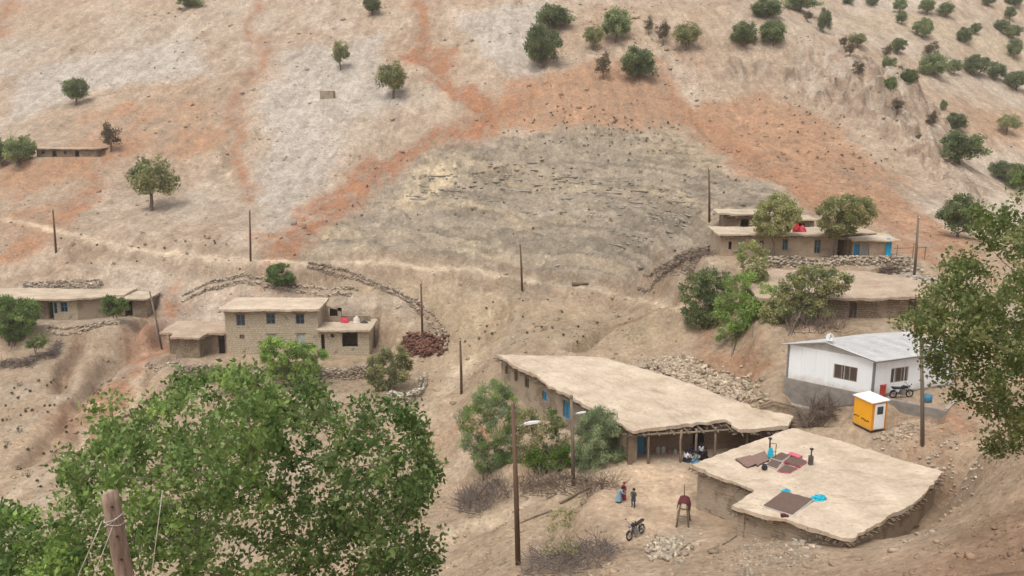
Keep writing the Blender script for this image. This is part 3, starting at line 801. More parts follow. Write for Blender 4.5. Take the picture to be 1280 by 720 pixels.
M_YELLOW = dirty('orange_yellow_paint', (0.84, 0.40, 0.015), (0.50, 0.30, 0.10), 0.25, 0.75, 0.5)
M_YELLOW2 = plain('orange_paint', (0.72, 0.30, 0.03), 0.5, 0.12, 2, spec=0.4)
M_MARK = plain('black_spray', (0.03, 0.028, 0.02), 0.8, 0.2, 3)
M_RUST = plain('rusty_metal', (0.16, 0.09, 0.06), 0.8, 0.4, 6)
M_BLACK = plain('black_metal', (0.02, 0.02, 0.021), 0.5, 0.3, 6, spec=0.5)
M_STEEL = plain('dull_steel', (0.35, 0.35, 0.36), 0.4, 0.2, 6, metal=0.7)
def glass_mat():
    m, nt, b = new_mat('dark_glass')
    b.inputs['Base Color'].default_value = (0.035, 0.042, 0.05, 1); b.inputs['Roughness'].default_value = 0.12; b.inputs['Specular IOR Level'].default_value = 0.6
    return m
M_GLASS = glass_mat()

# ------------------------------------------------------------------ building helpers (local frame: x along the front, y into the hill)
def wall_panel(mb, p0, p1, z0, z1, th, ops=(), ztop1=None):
    """wall whose outside is on the right of p0->p1; openings (u0, u1, h0, h1)"""
    p0, p1 = Vector((*p0, 0)), Vector((*p1, 0))
    L = (p1 - p0).length; d = (p1 - p0) / L; nin = Vector((-d.y, d.x, 0))
    us = sorted({0.0, L, *[min(max(o[k], 0), L) for o in ops for k in (0, 1)], *[L * k / 6 for k in range(1, 6)]})
    hs = sorted({0.0, z1 - z0, *[o[k] for o in ops for k in (2, 3)]})
    ztop1 = z1 if ztop1 is None else ztop1
    def P(u, h, off):
        top = z1 + (ztop1 - z1) * u / L
        zz = z0 + h if h < (z1 - z0) - 1e-6 else top
        return p0 + d * u + nin * off + Vector((0, 0, zz))
    def solid(u, h):
        return not any(o[0] < u < o[1] and o[2] < h < o[3] for o in ops)
    for i in range(len(us) - 1):
        for j in range(len(hs) - 1):
            if solid((us[i] + us[i + 1]) / 2, (hs[j] + hs[j + 1]) / 2):
                a, b, c, e = us[i], us[i + 1], hs[j], hs[j + 1]
                mb.add([P(a, c, 0), P(b, c, 0), P(b, e, 0), P(a, e, 0)], [(0, 1, 2, 3)])
                mb.add([P(a, c, th), P(b, c, th), P(b, e, th), P(a, e, th)], [(3, 2, 1, 0)])
    for o in ops:
        u0, u1, h0, h1 = o
        for a, b in (((u0, h0), (u1, h0)), ((u1, h0), (u1, h1)), ((u1, h1), (u0, h1)), ((u0, h1), (u0, h0))):
            mb.add([P(*a, 0), P(*b, 0), P(*b, th), P(*a, th)], [(0, 1, 2, 3)])
    H = z1 - z0
    mb.add([P(0, H, 0), P(L, H, 0), P(L, H, th), P(0, H, th)], [(0, 1, 2, 3)])
    for u in (0, L):
        mb.add([P(u, 0, 0), P(u, H, 0), P(u, H, th), P(u, 0, th)], [(0, 1, 2, 3)])
def shell(root, mat, x0, x1, y0, y1, z0, z1, front=(), left=(), right=(), th=0.35, name='wall', jag=False):
    mb = MB()
    wall_panel(mb, (x0, y0), (x1, y0), z0, z1, th, front)
    wall_panel(mb, (x1, y0 + th), (x1, y1), z0, z1, th, right)
    wall_panel(mb, (x1 - th, y1), (x0, y1), z0, z1, th)
    wall_panel(mb, (x0, y1 - th), (x0, y0 + th), z0, z1, th, left)
    return mb.build(name, mat, root)
def mud_roof(root, outline, z, thick=0.32, seed=0, mat=None, cell=0.3, slope=(0, 0), lump=0.06, round_=0.35, name='roof', jag=0.18, origin=None):
    P = np.array(outline, float)
    lo, hi = P.min(0) - 0.6, P.max(0) + 0.6
    x = np.arange(lo[0], hi[0], cell); y = np.arange(lo[1], hi[1], cell)
    X, Y = np.meshgrid(x, y)
    cx, cy = (X[:-1, :-1] + cell / 2), (Y[:-1, :-1] + cell / 2)
    keep = poly_sd(cx, cy, outline) < 0
    sd = poly_sd(X, Y, outline)
    n, m = X.shape
    idx = np.arange(n * m).reshape(n, m)
    q = np.stack([idx[:-1, :-1], idx[:-1, 1:], idx[1:, 1:], idx[1:, :-1]], -1)[keep]
    e = {}
    for f in q:
        for k in range(4):
            a, b = int(f[k]), int(f[(k + 1) % 4])
            if (b, a) in e: del e[(b, a)]
            else: e[(a, b)] = 1
    vx, vy = X.ravel().copy(), Y.ravel().copy()
    bd = sorted({i for ab in e for i in ab})
    cl = list(outline) + [outline[0]]
    for i in bd:                                            # pull the rim onto the outline, with a ragged edge
        best = None
        for k in range(len(cl) - 1):
            ax, ay = cl[k][:2]; bx, by = cl[k + 1][:2]
            t = max(0, min(1, ((vx[i] - ax) * (bx - ax) + (vy[i] - ay) * (by - ay)) / ((bx - ax) ** 2 + (by - ay) ** 2 + 1e-9)))
            px, py = ax + t * (bx - ax), ay + t * (by - ay)
            dd = (px - vx[i]) ** 2 + (py - vy[i]) ** 2
            if best is None or dd < best[0]: best = (dd, px, py)
        vx[i], vy[i] = best[1], best[2]
    jx = jag * (0.45 * fbm(vx / 2.2, vy / 2.2, seed + 3, 2) + 0.55 * fbm(vx / 0.35, vy / 0.35, seed + 5, 2)); jy = jag * (0.45 * fbm(vx / 2.2 + 40, vy / 2.2, seed + 4, 2) + 0.55 * fbm(vx / 0.35 + 40, vy / 0.35, seed + 6, 2))
    bdm = np.zeros(n * m); bdm[bd] = 1
    vx = vx + jx * bdm; vy = vy + jy * bdm
    sd2 = np.minimum(0, poly_sd(vx, vy, outline)); 
    zt = z + slope[0] * (vx - P[0, 0]) + slope[1] * (vy - P[0, 1]) + lump * fbm(vx / 2.5, vy / 2.5, seed, 4) + 0.4 * lump * fbm(vx / 0.6, vy / 0.6, seed + 1, 3)
    zt = zt - 0.05 * np.clip(1 + sd2 / round_, 0, 1) ** 2
    th = 0.68 * thick * (1 + 0.5 * fbm(vx / 1.1, vy / 1.1, seed + 7, 3))
    used = np.unique(q); remap = -np.ones(n * m, int); remap[used] = np.arange(len(used)); N = len(used)
    top, bot = np.stack([vx, vy, zt], -1), np.stack([vx, vy, zt - th], -1)
    rim = np.array([[b, a] for a, b in e])                       # the rim has its own vertices, so its edge stays crisp
    R = len(rim); k0 = 2 * N
    under = bot[rim] - np.stack([np.zeros((R, 2)), np.zeros((R, 2)), np.zeros((R, 2))], -1)
    V = np.concatenate([top[used], bot[used], top[rim].reshape(-1, 3), under.reshape(-1, 3)])
    i = np.arange(R)
    F = np.concatenate([remap[q], (remap[q] + N)[:, ::-1], np.stack([k0 + 2 * i, k0 + 2 * i + 1, k0 + 2 * R + 2 * i + 1, k0 + 2 * R + 2 * i], -1)])
    me = mesh_np(name, V, F, mat or M_MUD, True)
    return put(name, me, root)
def brush_edge(root, outline, z, drop=0.16, seed=0, seg=None, n_per_m=5, name='roof_brush'):
    """layer of brushwood sticking out under a mud roof"""
    rng = random.Random(seed); mb = MB()
    cl = list(outline) + [outline[0]]
    ids = seg if seg is not None else range(len(outline))
    for k in ids:
        a, b = Vector((*cl[k][:2], 0)), Vector((*cl[k + 1][:2], 0))
        L = (b - a).length
        if L < 0.2: continue
        d = (b - a) / L; out = Vector((d.y, -d.x, 0))
        for i in range(int(L * n_per_m)):
            p = a + d * (rng.random() * L) - out * 0.35
            q = p + out * rng.uniform(0.38, 0.72) + d * rng.uniform(-0.2, 0.2)
            zz = z - rng.uniform(0, drop)
            mb.tube([(p.x, p.y, zz), (q.x, q.y, zz - rng.uniform(-0.03, 0.07))], rng.uniform(0.02, 0.05), 4)
    return tag(mb.build(name, M_TWIG, root), kind='stuff')
def window(root, x, z, w, h, y=0.0, frame=M_NAVYF, panes=2, rows=1, pane_mat=None, fw=0.07, axis=0, name='window'):
    """window with its frame in an opening of the front wall (axis 0) or, turned, a side wall (axis 1: x is then the y position)"""
    mb = MB(); d0, d1 = 0.10, 0.18
    mb.box(-w / 2, d0, 0, -w / 2 + fw, d1, h).box(w / 2 - fw, d0, 0, w / 2, d1, h)
    mb.box(-w / 2 + fw, d0, 0, w / 2 - fw, d1, fw).box(-w / 2 + fw, d0, h - fw, w / 2 - fw, d1, h)
    for k in range(1, panes):
        xx = -w / 2 + w * k / panes; mb.box(xx - fw / 2, d0, fw, xx + fw / 2, d1, h - fw)
    for k in range(1, rows):
        zz = h * k / rows; mb.box(-w / 2 + fw, d0 + 0.01, zz - fw / 3, w / 2 - fw, d1 - 0.01, zz + fw / 3)
    o = mb.build(name, frame, root)
    o.location = (x, y, z)
    if axis == 1: o.rotation_euler = (0, 0, math.pi / 2)
    for k in range(panes):
        a, b = -w / 2 + w * k / panes + fw / 2, -w / 2 + w * (k + 1) / panes - fw / 2
        MB().box(a, d0 + 0.04, fw * 0.9, b, d0 + 0.05, h - fw * 0.9).build('pane', pane_mat or M_GLASS, o)
    return o
def door(root, x, z, w, h, mat, y=0.0, rec=0.12, planks=3, name='door'):
    o = MB().box(-w / 2, rec, 0, w / 2, rec + 0.05, h).build(name, mat, root)
    o.location = (x, y, z)
    mb = MB()
    for k in range(planks):
        a = -w / 2 + w * k / planks; mb.box(a + 0.015, rec - 0.02, 0.03, a + w / planks - 0.015, rec - 0.001, h - 0.03)
    mb.build('plank_face', mat, o)
    return o
def lintel(root, x, z, w, y=0.0):
    return MB().box(x - w / 2 - 0.2, y - 0.03, z, x + w / 2 + 0.2, y + 0.2, z + 0.12).build('lintel', M_WOOD, root)

# ------------------------------------------------------------------ two-storey stone house across the valley
def px_local(u0, vb, Y):
    dep = at(u0, vb, Y)[1] * math.cos(PITCH) - at(u0, vb, Y)[2] * math.sin(PITCH)
    s = F_PX / dep
    return (lambda u: (u - u0) / s), (lambda v: (vb - v) / s / 0.975)
lx, lz = px_local(284, 443, TWO_Y)
two = tag(empty('stone_house', (at(284, 443, TWO_Y)[0], TWO_Y, TWO_Z)), 'two-storey stone house with three blue-framed upper windows and flat mud roof', 'house')
W2, H2 = lx(399), lz(389)
shell(two, M_STONE, 0, W2, 0, 5.2, -0.6, H2, front=[(lx(298.2), lx(309), lz(407) + 0.6, lz(393) + 0.6), (lx(335.5), lx(346.5), lz(405) + 0.6, lz(392.5) + 0.6), (lx(372), lx(382.5), lz(405) + 0.6, lz(392.5) + 0.6),
      (lx(301), lx(307), lz(424) + 0.6, lz(418) + 0.6), (lx(336), lx(345.5), 0.6, lz(418) + 0.6), (lx(372), lx(382.5), 0.6, lz(417) + 0.6)])
for u, v0, v1 in ((303.6, 407, 393), (341, 405, 392.5), (377.2, 405, 392.5)):
    window(two, lx(u), lz(v0), 1.0, lz(v1) - lz(v0), frame=M_NAVYF, panes=2, rows=2)
MB().box(lx(301), 0.2, lz(424), lx(307), 0.26, lz(418)).build('shutter', M_WOOD, two)
door(two, lx(340.7), 0, 0.9, lz(418), M_GREYDOOR)
door(two, lx(377.2), 0, 0.98, lz(417), M_GREYDOOR)
for u, v in ((303.6, 393), (341, 392.5), (377.2, 392.5), (340.7, 418), (377.2, 417)): lintel(two, lx(u), lz(v) + 0.01, 0.95)
ol = [(-0.5, -0.55), (W2 + 0.35, -0.5), (W2 + 0.3, 5.6), (-0.4, 5.7)]
mud_roof(two, ol, H2 + 0.42, 0.4, 11, M_MUD, 0.35, lump=0.05, jag=0.12)
brush_edge(two, ol, H2 + 0.08, 0.08, 12, seg=(0,))
# side wing with an open porch, right
wing = tag(empty('stone_wing', (two.location.x + W2 + 0.02, TWO_Y - 0.25, TWO_Z)), 'low stone wing with dark open porch and concrete slab roof beside the two-storey house', 'house')
wl = lambda u: lx(u) - W2
HW = lz(413.5)
shell(wing, M_STONE, 0, wl(462), 0, 4.8, -0.6, HW, front=[(wl(402.5), wl(407), 0.6, lz(417) + 0.6), (wl(414.5), wl(419), lz(421) + 0.6, lz(417) + 0.6), (wl(428.5), wl(448), lz(433) + 0.6, HW + 0.55)])
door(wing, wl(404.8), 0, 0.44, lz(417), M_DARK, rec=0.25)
mud_roof(wing, [(-0.1, -0.6), (wl(465), -0.6), (wl(466), 4.8), (-0.1, 4.9)], HW + 0.34, 0.3, 21, M_MUD2, 0.3, lump=0.05, jag=0.1, name='roof_slab')
mb = MB(); wall_panel(mb, (0.25, 3.2), (2.2, 3.2), HW + 0.3, HW + 2.4, 0.4, [(0.35, 1.5, 0.7, 1.7)], ztop1=HW + 1.6)
mb.build('ruined_room_wall', M_STONE2, wing)
MB().box(0.7, 3.65, HW + 0.9, 2.0, 3.7, HW + 2.0).build('opening_shade_panel', M_DARK, wing)  # near-black sheet behind the hole, its shade put in as colour
MB().box(2.2, 3.6, HW + 0.3, wl(458), 3.95, HW + 1.0).build('parapet', M_STONE2, wing)
# low annex, left
ann = tag(empty('stone_annex', (two.location.x + lx(211), TWO_Y - 0.2, TWO_Z)), 'low stone annex with sagging mud roof and dark doorway beside the two-storey house', 'house')
al = lambda u: lx(u) - lx(211)
HA = lz(418)
shell(ann, M_STONE2, 0, al(283.6), 0.6, 4.6, -0.6, HA, front=[(al(272.5), al(280.5), 0.6, lz(419.5) + 0.6)], name='wall')
shell(ann, M_STONE2, al(226), al(256), -1.3, 0.6, -0.6, HA - 0.15, name='porch_wall')
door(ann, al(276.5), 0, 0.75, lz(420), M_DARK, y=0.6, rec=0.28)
ol = [(-0.9, 0.1), (al(222), -0.3), (al(226) - 0.4, -1.8), (al(258), -1.9), (al(262), -0.2), (al(284), 0.1), (al(284), 5.0), (-0.6, 5.0)]
mud_roof(ann, ol, HA + 0.3, 0.32, 31, M_MUDRED, 0.3, slope=(0, 0.03), lump=0.14, jag=0.25)
brush_edge(ann, ol, HA + 0.02, 0.1, 32, seg=(0, 1, 2, 3, 4))

# ------------------------------------------------------------------ low house on the far left
qx, qz = px_local(68, 400, LOW_Y)
low = tag(empty('mud_house', (at(68, 400, LOW_Y)[0], LOW_Y, LOW_Z)), 'low mud-roofed stone house with blue windows between two green shrubs', 'house')
HL = qz(376)
shell(low, M_STONE, 0, qx(98), 0, 4.6, -0.6, HL, front=[(qx(77), qx(86), qz(390) + 0.6, qz(377.5) + 0.6), (qx(68.7), qx(73), qz(392) + 0.6, qz(378) + 0.6)])
mb = MB()
wall_panel(mb, (qx(98), 0.02), (qx(129), 1.4), -0.6, HL, 0.35)
wall_panel(mb, (qx(129), 1.4), (qx(130), 4.6), -0.6, HL, 0.35)
mb.build('side_wall', M_STONE3, low)
shell(low, M_STONE2, qx(-70), qx(60), 0.4, 4.6, -0.6, HL - 0.1, name='back_wall')
window(low, qx(81.5), qz(390), 0.86, qz(377.5) - qz(390), frame=M_BLUE, rows=2)
window(low, qx(70.8), qz(392), 0.42, qz(378) - qz(392), frame=M_BLUE, panes=1, rows=2)
ol = [(qx(-75), -0.2), (qx(28), -0.3), (qx(60), -0.8), (qx(98), -0.6), (qx(131), 0.9), (qx(150), 1.6), (qx(150), 5.6), (qx(100), 5.2), (qx(40), 5.6), (qx(-75), 5.4)]
mud_roof(low, ol, HL + 0.42, 0.34, 41, M_MUD2, 0.35, lump=0.12, jag=0.2)
brush_edge(low, ol, HL + 0.1, 0.1, 42, seg=(1, 2, 3, 4))
lean = tag(empty('stone_shed', (at(146, 396, LOW_Y + 1.5)[0], LOW_Y + 1.6, LOW_Z)), 'small open shed with slanting mud roof at the end of the low mud house', 'shed')
HS = HL - 0.15
shell(lean, M_STONE2, 0.1, qx(106), 0, 3.6, -0.6, HS, front=[(0.9, 1.9, 0.6, HS + 0.3)])
ol = [(-0.3, -0.8), (qx(109), -0.4), (qx(110), 3.8), (-0.2, 4.0)]
mud_roof(lean, ol, HS + 0.32, 0.3, 51, M_MUD2, 0.3, slope=(-0.05, 0), lump=0.1, jag=0.2)
brush_edge(lean, ol, HS + 0.05, 0.1, 52, seg=(0, 1))

# ------------------------------------------------------------------ stone house with the wide roof
rx, rz_ = px_local(950, 397, MID_Y)
mid = tag(empty('stone_house', (at(950, 397, MID_Y)[0], MID_Y, MID_Z)), 'long rubble stone house with two brown doors under a wide pinkish mud roof', 'house')
HM = rz_(375); WM = rx(1172)
shell(mid, M_STONE2, 0, WM, 0, 6.5, -0.6, HM, front=[(rx(1061), rx(1070), 0.6, rz_(376.5) + 0.6), (rx(1134), rx(1143), rz_(392) + 0.6, rz_(376.5) + 0.6)])
door(mid, rx(1065.5), 0, 0.66, rz_(377), M_BROWNW)
window(mid, rx(1138.5), rz_(392), 0.62, rz_(376.5) - rz_(392), frame=M_BROWNW, pane_mat=M_BROWNW)
ol = [(-0.6, -0.7), (WM * 0.5, -0.85), (WM + 0.4, -0.6), (WM + 0.2, 4.0), (WM - 3.5, 7.4), (3.2, 7.6), (-0.3, 5.5)]
mud_roof(mid, ol, HM + 0.42, 0.34, 61, M_MUDRED, 0.3, slope=(0, 0.10), lump=0.15, jag=0.2)
brush_edge(mid, ol, HM + 0.08, 0.1, 62, seg=(0, 1))

# ------------------------------------------------------------------ upper house row
sx_, sz_ = px_local(900, 320, UP_Y)
up = tag(empty('mud_house', (at(900, 320, UP_Y)[0], UP_Y, UP_Z)), 'mud house row with two teal windows, brush eaves and a tree at its door', 'house')
HU = sz_(296); WU = sx_(1040)
shell(up, M_PLASTER, 0, WU, 0, 4.4, -0.6, HU, front=[(sx_(977), sx_(984), sz_(313) + 0.6, sz_(299) + 0.6), (sx_(1017), sx_(1025), sz_(317) + 0.6, sz_(300) + 0.6), (sx_(910), sx_(914), sz_(312) + 0.6, sz_(302) + 0.6), (sx_(922), sx_(928), 0.6, sz_(301) + 0.6), (sx_(949), sx_(954), 0.6, sz_(301) + 0.6)])
window(up, sx_(980.5), sz_(313), 0.54, sz_(299) - sz_(313), frame=M_TEAL, rows=2)
window(up, sx_(1021), sz_(317), 0.62, sz_(300) - sz_(317), frame=M_TEAL, rows=2)
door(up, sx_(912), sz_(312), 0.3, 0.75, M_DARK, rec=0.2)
door(up, sx_(925), 0, 0.46, sz_(301), M_GREYDOOR)
door(up, sx_(951.5), 0, 0.38, sz_(301), M_WOOD)
ol = [(-0.4, -0.5), (WU * 0.5, -0.6), (WU + 0.2, -0.4), (WU + 0.2, 4.9), (-0.3, 4.8)]
mud_roof(up, ol, HU + 0.34, 0.26, 71, M_MUD2, 0.3, lump=0.12, jag=0.2)
brush_edge(up, ol, HU + 0.06, 0.08, 72, seg=(0, 1))
shd = tag(empty('mud_shed', (at(1041, 322, UP_Y)[0], UP_Y - 0.3, UP_Z)), 'small shed with dark doorway, blue door and blue cloth beside the teal-window house', 'shed')
hx = lambda u: sx_(u) - sx_(1041)
HS = sz_(301)
shell(shd, M_PLASTER, 0.0, hx(1063), 0.9, 4.0, -0.6, HS + 0.25, front=[(hx(1046), hx(1060), 0.6, HS + 0.6)], name='back_wall')
shell(shd, M_MUDRED, hx(1063) + 0.01, hx(1112), 0, 3.0, -0.6, HS - 0.1, front=[(0.15, 0.75, 0.6, HS + 0.3), (0.85, 1.7, 0.7, HS + 0.25)])
door(shd, hx(1063) + 0.46, 0, 0.58, HS - 0.3, M_BLUE)
door(shd, hx(1063) + 1.28, 0.1, 0.84, HS - 0.45, plain('weathered_boards', (0.34, 0.33, 0.31), 0.9, 0.3, 5, stretch=(1, 1, 0.1)), name='board_door', planks=5)
mud_roof(shd, [(hx(1063) - 0.3, -0.6), (hx(1120), -0.5), (hx(1118), 3.2), (hx(1063) - 0.2, 3.2)], HS + 0.2, 0.2, 81, M_MUD2, 0.25, slope=(0.0, 0.06), lump=0.1, jag=0.2)
mud_roof(shd, [(-0.2, 0.5), (hx(1102), 1.9), (hx(1102), 4.4), (-0.2, 4.4)], HS + 0.62, 0.2, 82, M_MUD2, 0.25, lump=0.1, jag=0.2, name='back_roof')
drape = tag(MB().box(0, 0, 0, 0.36, 0.05, 1.75).add([(0.36, 0, 0.1), (0.5, -0.06, 0.0), (0.46, -0.06, 1.5), (0.36, 0, 1.7)], [(0, 1, 2, 3), (3, 2, 1, 0)]).build('hanging_cloth', plain('bright_blue_cloth', (0.03, 0.42, 0.75), 0.9, 0.15, 4)), 'bright blue cloth hanging on the front corner of the small shed', 'cloth')
drape.location = (shd.location.x + hx(1104.5), shd.location.y - 0.1, UP_Z + 0.1)
# highest house of the group
ax_, az_ = px_local(900, 288, TOP_Y)
top = tag(empty('stone_hut', (at(900, 288, TOP_Y)[0], TOP_Y, TOP_Z)), 'small ruined-looking stone hut with thick mud roof above the teal-window house', 'house')
HT = az_(270)
shell(top, M_STONE2, 0.6, ax_(962), 0, 3.2, -0.6, HT, front=[(1.6, 2.5, 0.6, HT + 0.2)])
ol = [(-0.4, -0.7), (ax_(966), -0.6), (ax_(964), 3.6), (0, 3.7)]
mud_roof(top, ol, HT + 0.34, 0.28, 91, M_MUD2, 0.3, lump=0.14, jag=0.25)
brush_edge(top, ol, HT + 0.05, 0.1, 92, seg=(0, 1))
sh2 = tag(empty('stone_hut', (at(990, 291, 93.0)[0], 93.0, UP_Z + HU - 0.3)), 'tiny stone room with flat roof between the two trees above the teal-window house', 'house')
shell(sh2, M_STONE2, 0, 2.3, 0, 2.4, -1.0, 1.15, front=[(0.5, 1.3, 1.1, 1.9)])
mud_roof(sh2, [(-0.3, -0.4), (2.6, -0.4), (2.6, 2.8), (-0.3, 2.8)], 1.4, 0.24, 93, M_MUD2, 0.25, lump=0.08)

# dug-out house high on the hill, left
dg = tag(empty('dugout_house', (DUG[0] - 5.2, DUG[1], DUG[2])), 'long low dugout house with small dark openings high on the orange slope', 'house')
shell(dg, M_STONE3, 0, 10.0, 0, 2.2, -0.8, 1.15, front=[(0.9, 1.4, 1.3, 1.75), (2.6, 3.3, 0.8, 1.8), (4.6, 5.0, 1.3, 1.7), (6.4, 7.1, 0.8, 1.8)])
mud_roof(dg, [(-0.4, -0.5), (10.6, -0.5), (10.8, 2.8), (-0.4, 2.8)], 1.45, 0.26, 95, M_MUDRED, 0.35, lump=0.1, jag=0.25)
brush_edge(dg, [(-0.4, -0.5), (10.6, -0.5), (10.8, 2.8)], 1.15, 0.1, 96, seg=(0,))
hp = gpix(409, 124)
ht = tag(empty('stone_hut', (hp[0] - 1.3, hp[1], gz(hp[0], hp[1]) - 0.1)), 'tiny roofless tan stone pen alone on the pale hillside', 'hut')
shell(ht, M_STONE3, 0, 2.4, 0, 1.8, -0.8, 1.5)
MB().box(2.6, 0, -0.5, 2.75, 0.3, 1.4).build('gate_post', M_WOOD, ht)

# ------------------------------------------------------------------ long house with the porch
LRZ = math.atan2(LONG_A[1] - LONG_B[1], LONG_A[0] - LONG_B[0])      # facade runs from the far end B to the near end A
lng = tag(empty('long_house', (LONG_B[0], LONG_B[1], LONG_Z - 2.9), LRZ), 'long mud-roofed house with blue shutters and a dark post porch full of people', 'house')
def to_local(o, xy):
    c, s = math.cos(-o.rotation_euler.z), math.sin(-o.rotation_euler.z)
    dx, dy = xy[0] - o.location.x, xy[1] - o.location.y
    return (dx * c - dy * s, dx * s + dy * c)
LL = float(np.linalg.norm(LONG_A - LONG_B))
lo_out = [to_local(lng, p) for p in LONG_OUT]
def fac_u(u, v):                                      # distance along the facade of a point seen at u, v
    d = ray(u, v); n = np.array([-LONG_D[1], LONG_D[0]])
    t = (n @ LONG_B) / (n @ d[:2]); p = d * t
    return float((p[:2] - LONG_B) @ (-LONG_D)), float(p[2] - (LONG_Z - 2.9))
wins = []
for (u, v0, v1, w) in ((626.5, 469, 455, 0.55), (638, 478, 462, 0.6), (651.5, 486, 469, 0.75), (673.5, 502, 490, 0.85), (700, 524, 502, 1.05), (725, 522, 512, 1.0)):
    a, h0 = fac_u(u, v0); _, h1 = fac_u(u, v1)
    wins.append((a, min(h0, 1.6), min(h1, 2.45), w))
OVER = 0.5
mb = MB()
base = -2.2
wall_panel(mb, (0.1, OVER), (LL - 0.6, OVER), base, 2.62, 0.45, [(a - w / 2, a + w / 2, h0 - base, h1 - base) for a, h0, h1, w in wins])
PORCH_X = LL - 0.6
mb.build('front_wall', M_STONE3, lng)
mb = MB()
_e = Vector(lo_out[2]) * 0.85 + Vector((0.6, -0.4)); wall_panel(mb, (_e.x, _e.y), (0.1, OVER + 0.47), base, 2.55, 0.45)
mb.build('end_wall', M_STONE3, lng)
for i, (a, h0, h1, w) in enumerate(wins):
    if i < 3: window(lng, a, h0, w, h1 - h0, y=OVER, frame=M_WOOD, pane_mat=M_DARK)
    elif i == 5: window(lng, a, h0, w, h1 - h0, y=OVER, frame=M_TEAL, pane_mat=M_TEAL)
    else:
        o = window(lng, a, h0, w, h1 - h0, y=OVER, frame=M_BLUE, pane_mat=M_BLUE, name='shutter_window')
# back wall of the porch, from the near end of the facade to the right
pA = Vector(to_local(lng, (LONG_A[0] + 0.15, LONG_A[1] + 2.3))); pB = Vector(to_local(lng, tuple(on_z(978, 514, LONG_Z)[:2])))
pD = (pB - pA); PL = pD.length; pd = pD / PL
PRZ = math.atan2(pd.y, pd.x)
ph = empty('porch_bay', (0, 0, 0)); ph.parent = lng; ph.location = (pA.x, pA.y, 0.15); ph.rotation_euler = (0, 0, PRZ)
mb = MB()
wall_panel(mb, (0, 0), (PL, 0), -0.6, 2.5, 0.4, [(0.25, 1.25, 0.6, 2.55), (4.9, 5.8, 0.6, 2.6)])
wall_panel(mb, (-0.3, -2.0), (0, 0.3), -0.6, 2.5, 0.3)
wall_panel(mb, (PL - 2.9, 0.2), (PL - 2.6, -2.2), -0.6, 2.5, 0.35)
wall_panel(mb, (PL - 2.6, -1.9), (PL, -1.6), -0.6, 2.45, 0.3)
M_PORCH_SHADE = mud_mat('porch_shade_plaster', (0.23, 0.175, 0.13))  # plaster darkened so the wall colour carries the porch shade
pw = mb.build('porch_wall', M_PORCH_SHADE, lng, loc=ph.location, rz=PRZ)
bpy.data.objects.remove(ph)
d_ = door(lng, 0, 0, 0.96, 1.9, M_BLUE); 
q = pA + pd * 0.75; d_.location = (q.x, q.y, 0.15); d_.rotation_euler = (0, 0, PRZ)
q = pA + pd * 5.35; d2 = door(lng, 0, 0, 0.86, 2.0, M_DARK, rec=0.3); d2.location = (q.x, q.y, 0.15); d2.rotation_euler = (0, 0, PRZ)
mud_roof(lng, lo_out, 2.9, 0.36, 101, M_MUD, 0.3, lump=0.16, jag=0.22)
nse = len(lo_out)
brush_edge(lng, [p for p in lo_out][::-1], 2.5, 0.16, 102, n_per_m=7)
rngp = random.Random(7)
pn = Vector((pd.y, -pd.x))
for k, (s, o_) in enumerate(((0.9, 1.95), (3.3, 2.0), (4.5, 1.95), (5.95, 1.85), (8.3, 1.9))):
    q = pA + pd * s + pn * o_
    m_ = MB(); x, y = q
    m_.tube([(x, y, -0.5), (x + rngp.uniform(-.05, .05), y, 0.9), (x + rngp.uniform(-.09, .09), y + rngp.uniform(-.05, .05), 1.7), (x + rngp.uniform(-.08, .08), y, 2.62)], [0.11, 0.095, 0.09, 0.1], 7)
    m_.build('post', M_WOOD, lng, True)
for s in (0.4, 1.5, 2.6, 3.7, 4.8, 5.9, 7.0, 8.1):
    a = pA + pd * s + pn * 2.55; b = pA + pd * s - pn * 0.3
    MB().tube([(a.x, a.y, 2.5), (b.x, b.y, 2.56)], 0.065, 6).build('beam', M_TWIG, lng, True)
a = pA + pn * 2.0 - pd * 0.5; b = pA + pd * 8.6 + pn * 1.9
MB().tube([(a.x, a.y, 2.42), ((a.x + b.x) / 2, (a.y + b.y) / 2, 2.38), (b.x, b.y, 2.43)], 0.085, 6).build('beam', M_WOOD, lng, True)

# ------------------------------------------------------------------ mud-roofed store in front
st = tag(empty('mud_store', (18.5, 51.5, STORE_Z - 3.2)), 'square mud-walled store with broad pale mud roof and drying cloths on it', 'store')
so = [to_local(st, p) for p in STORE]
mb = MB()
ins = []
nS = len(so)
cen = Vector((0, 0))
for i in range(nS):
    p = Vector(so[i]); e1 = (p - Vector(so[i - 1])).normalized(); e2 = (Vector(so[(i + 1) % nS]) - p).normalized()
    n_ = Vector((e1.y, -e1.x)) + Vector((e2.y, -e2.x))          # outline runs clockwise, inside lies to the right
    n_ = n_ / max(n_.length, 0.3) ; ins.append(p + n_ * 0.45)
for i in range(nS):
    a, b = ins[i], ins[(i + 1) % nS]
    wall_panel(mb, b, a, -1.0, 2.95, 0.4)
mb.build('wall', M_STONE3, st)
mud_roof(st, so, 3.2, 0.34, 111, M_MUD, 0.22, lump=0.12, jag=0.2)
brush_edge(st, so[::-1], 2.9, 0.14, 112, n_per_m=7)

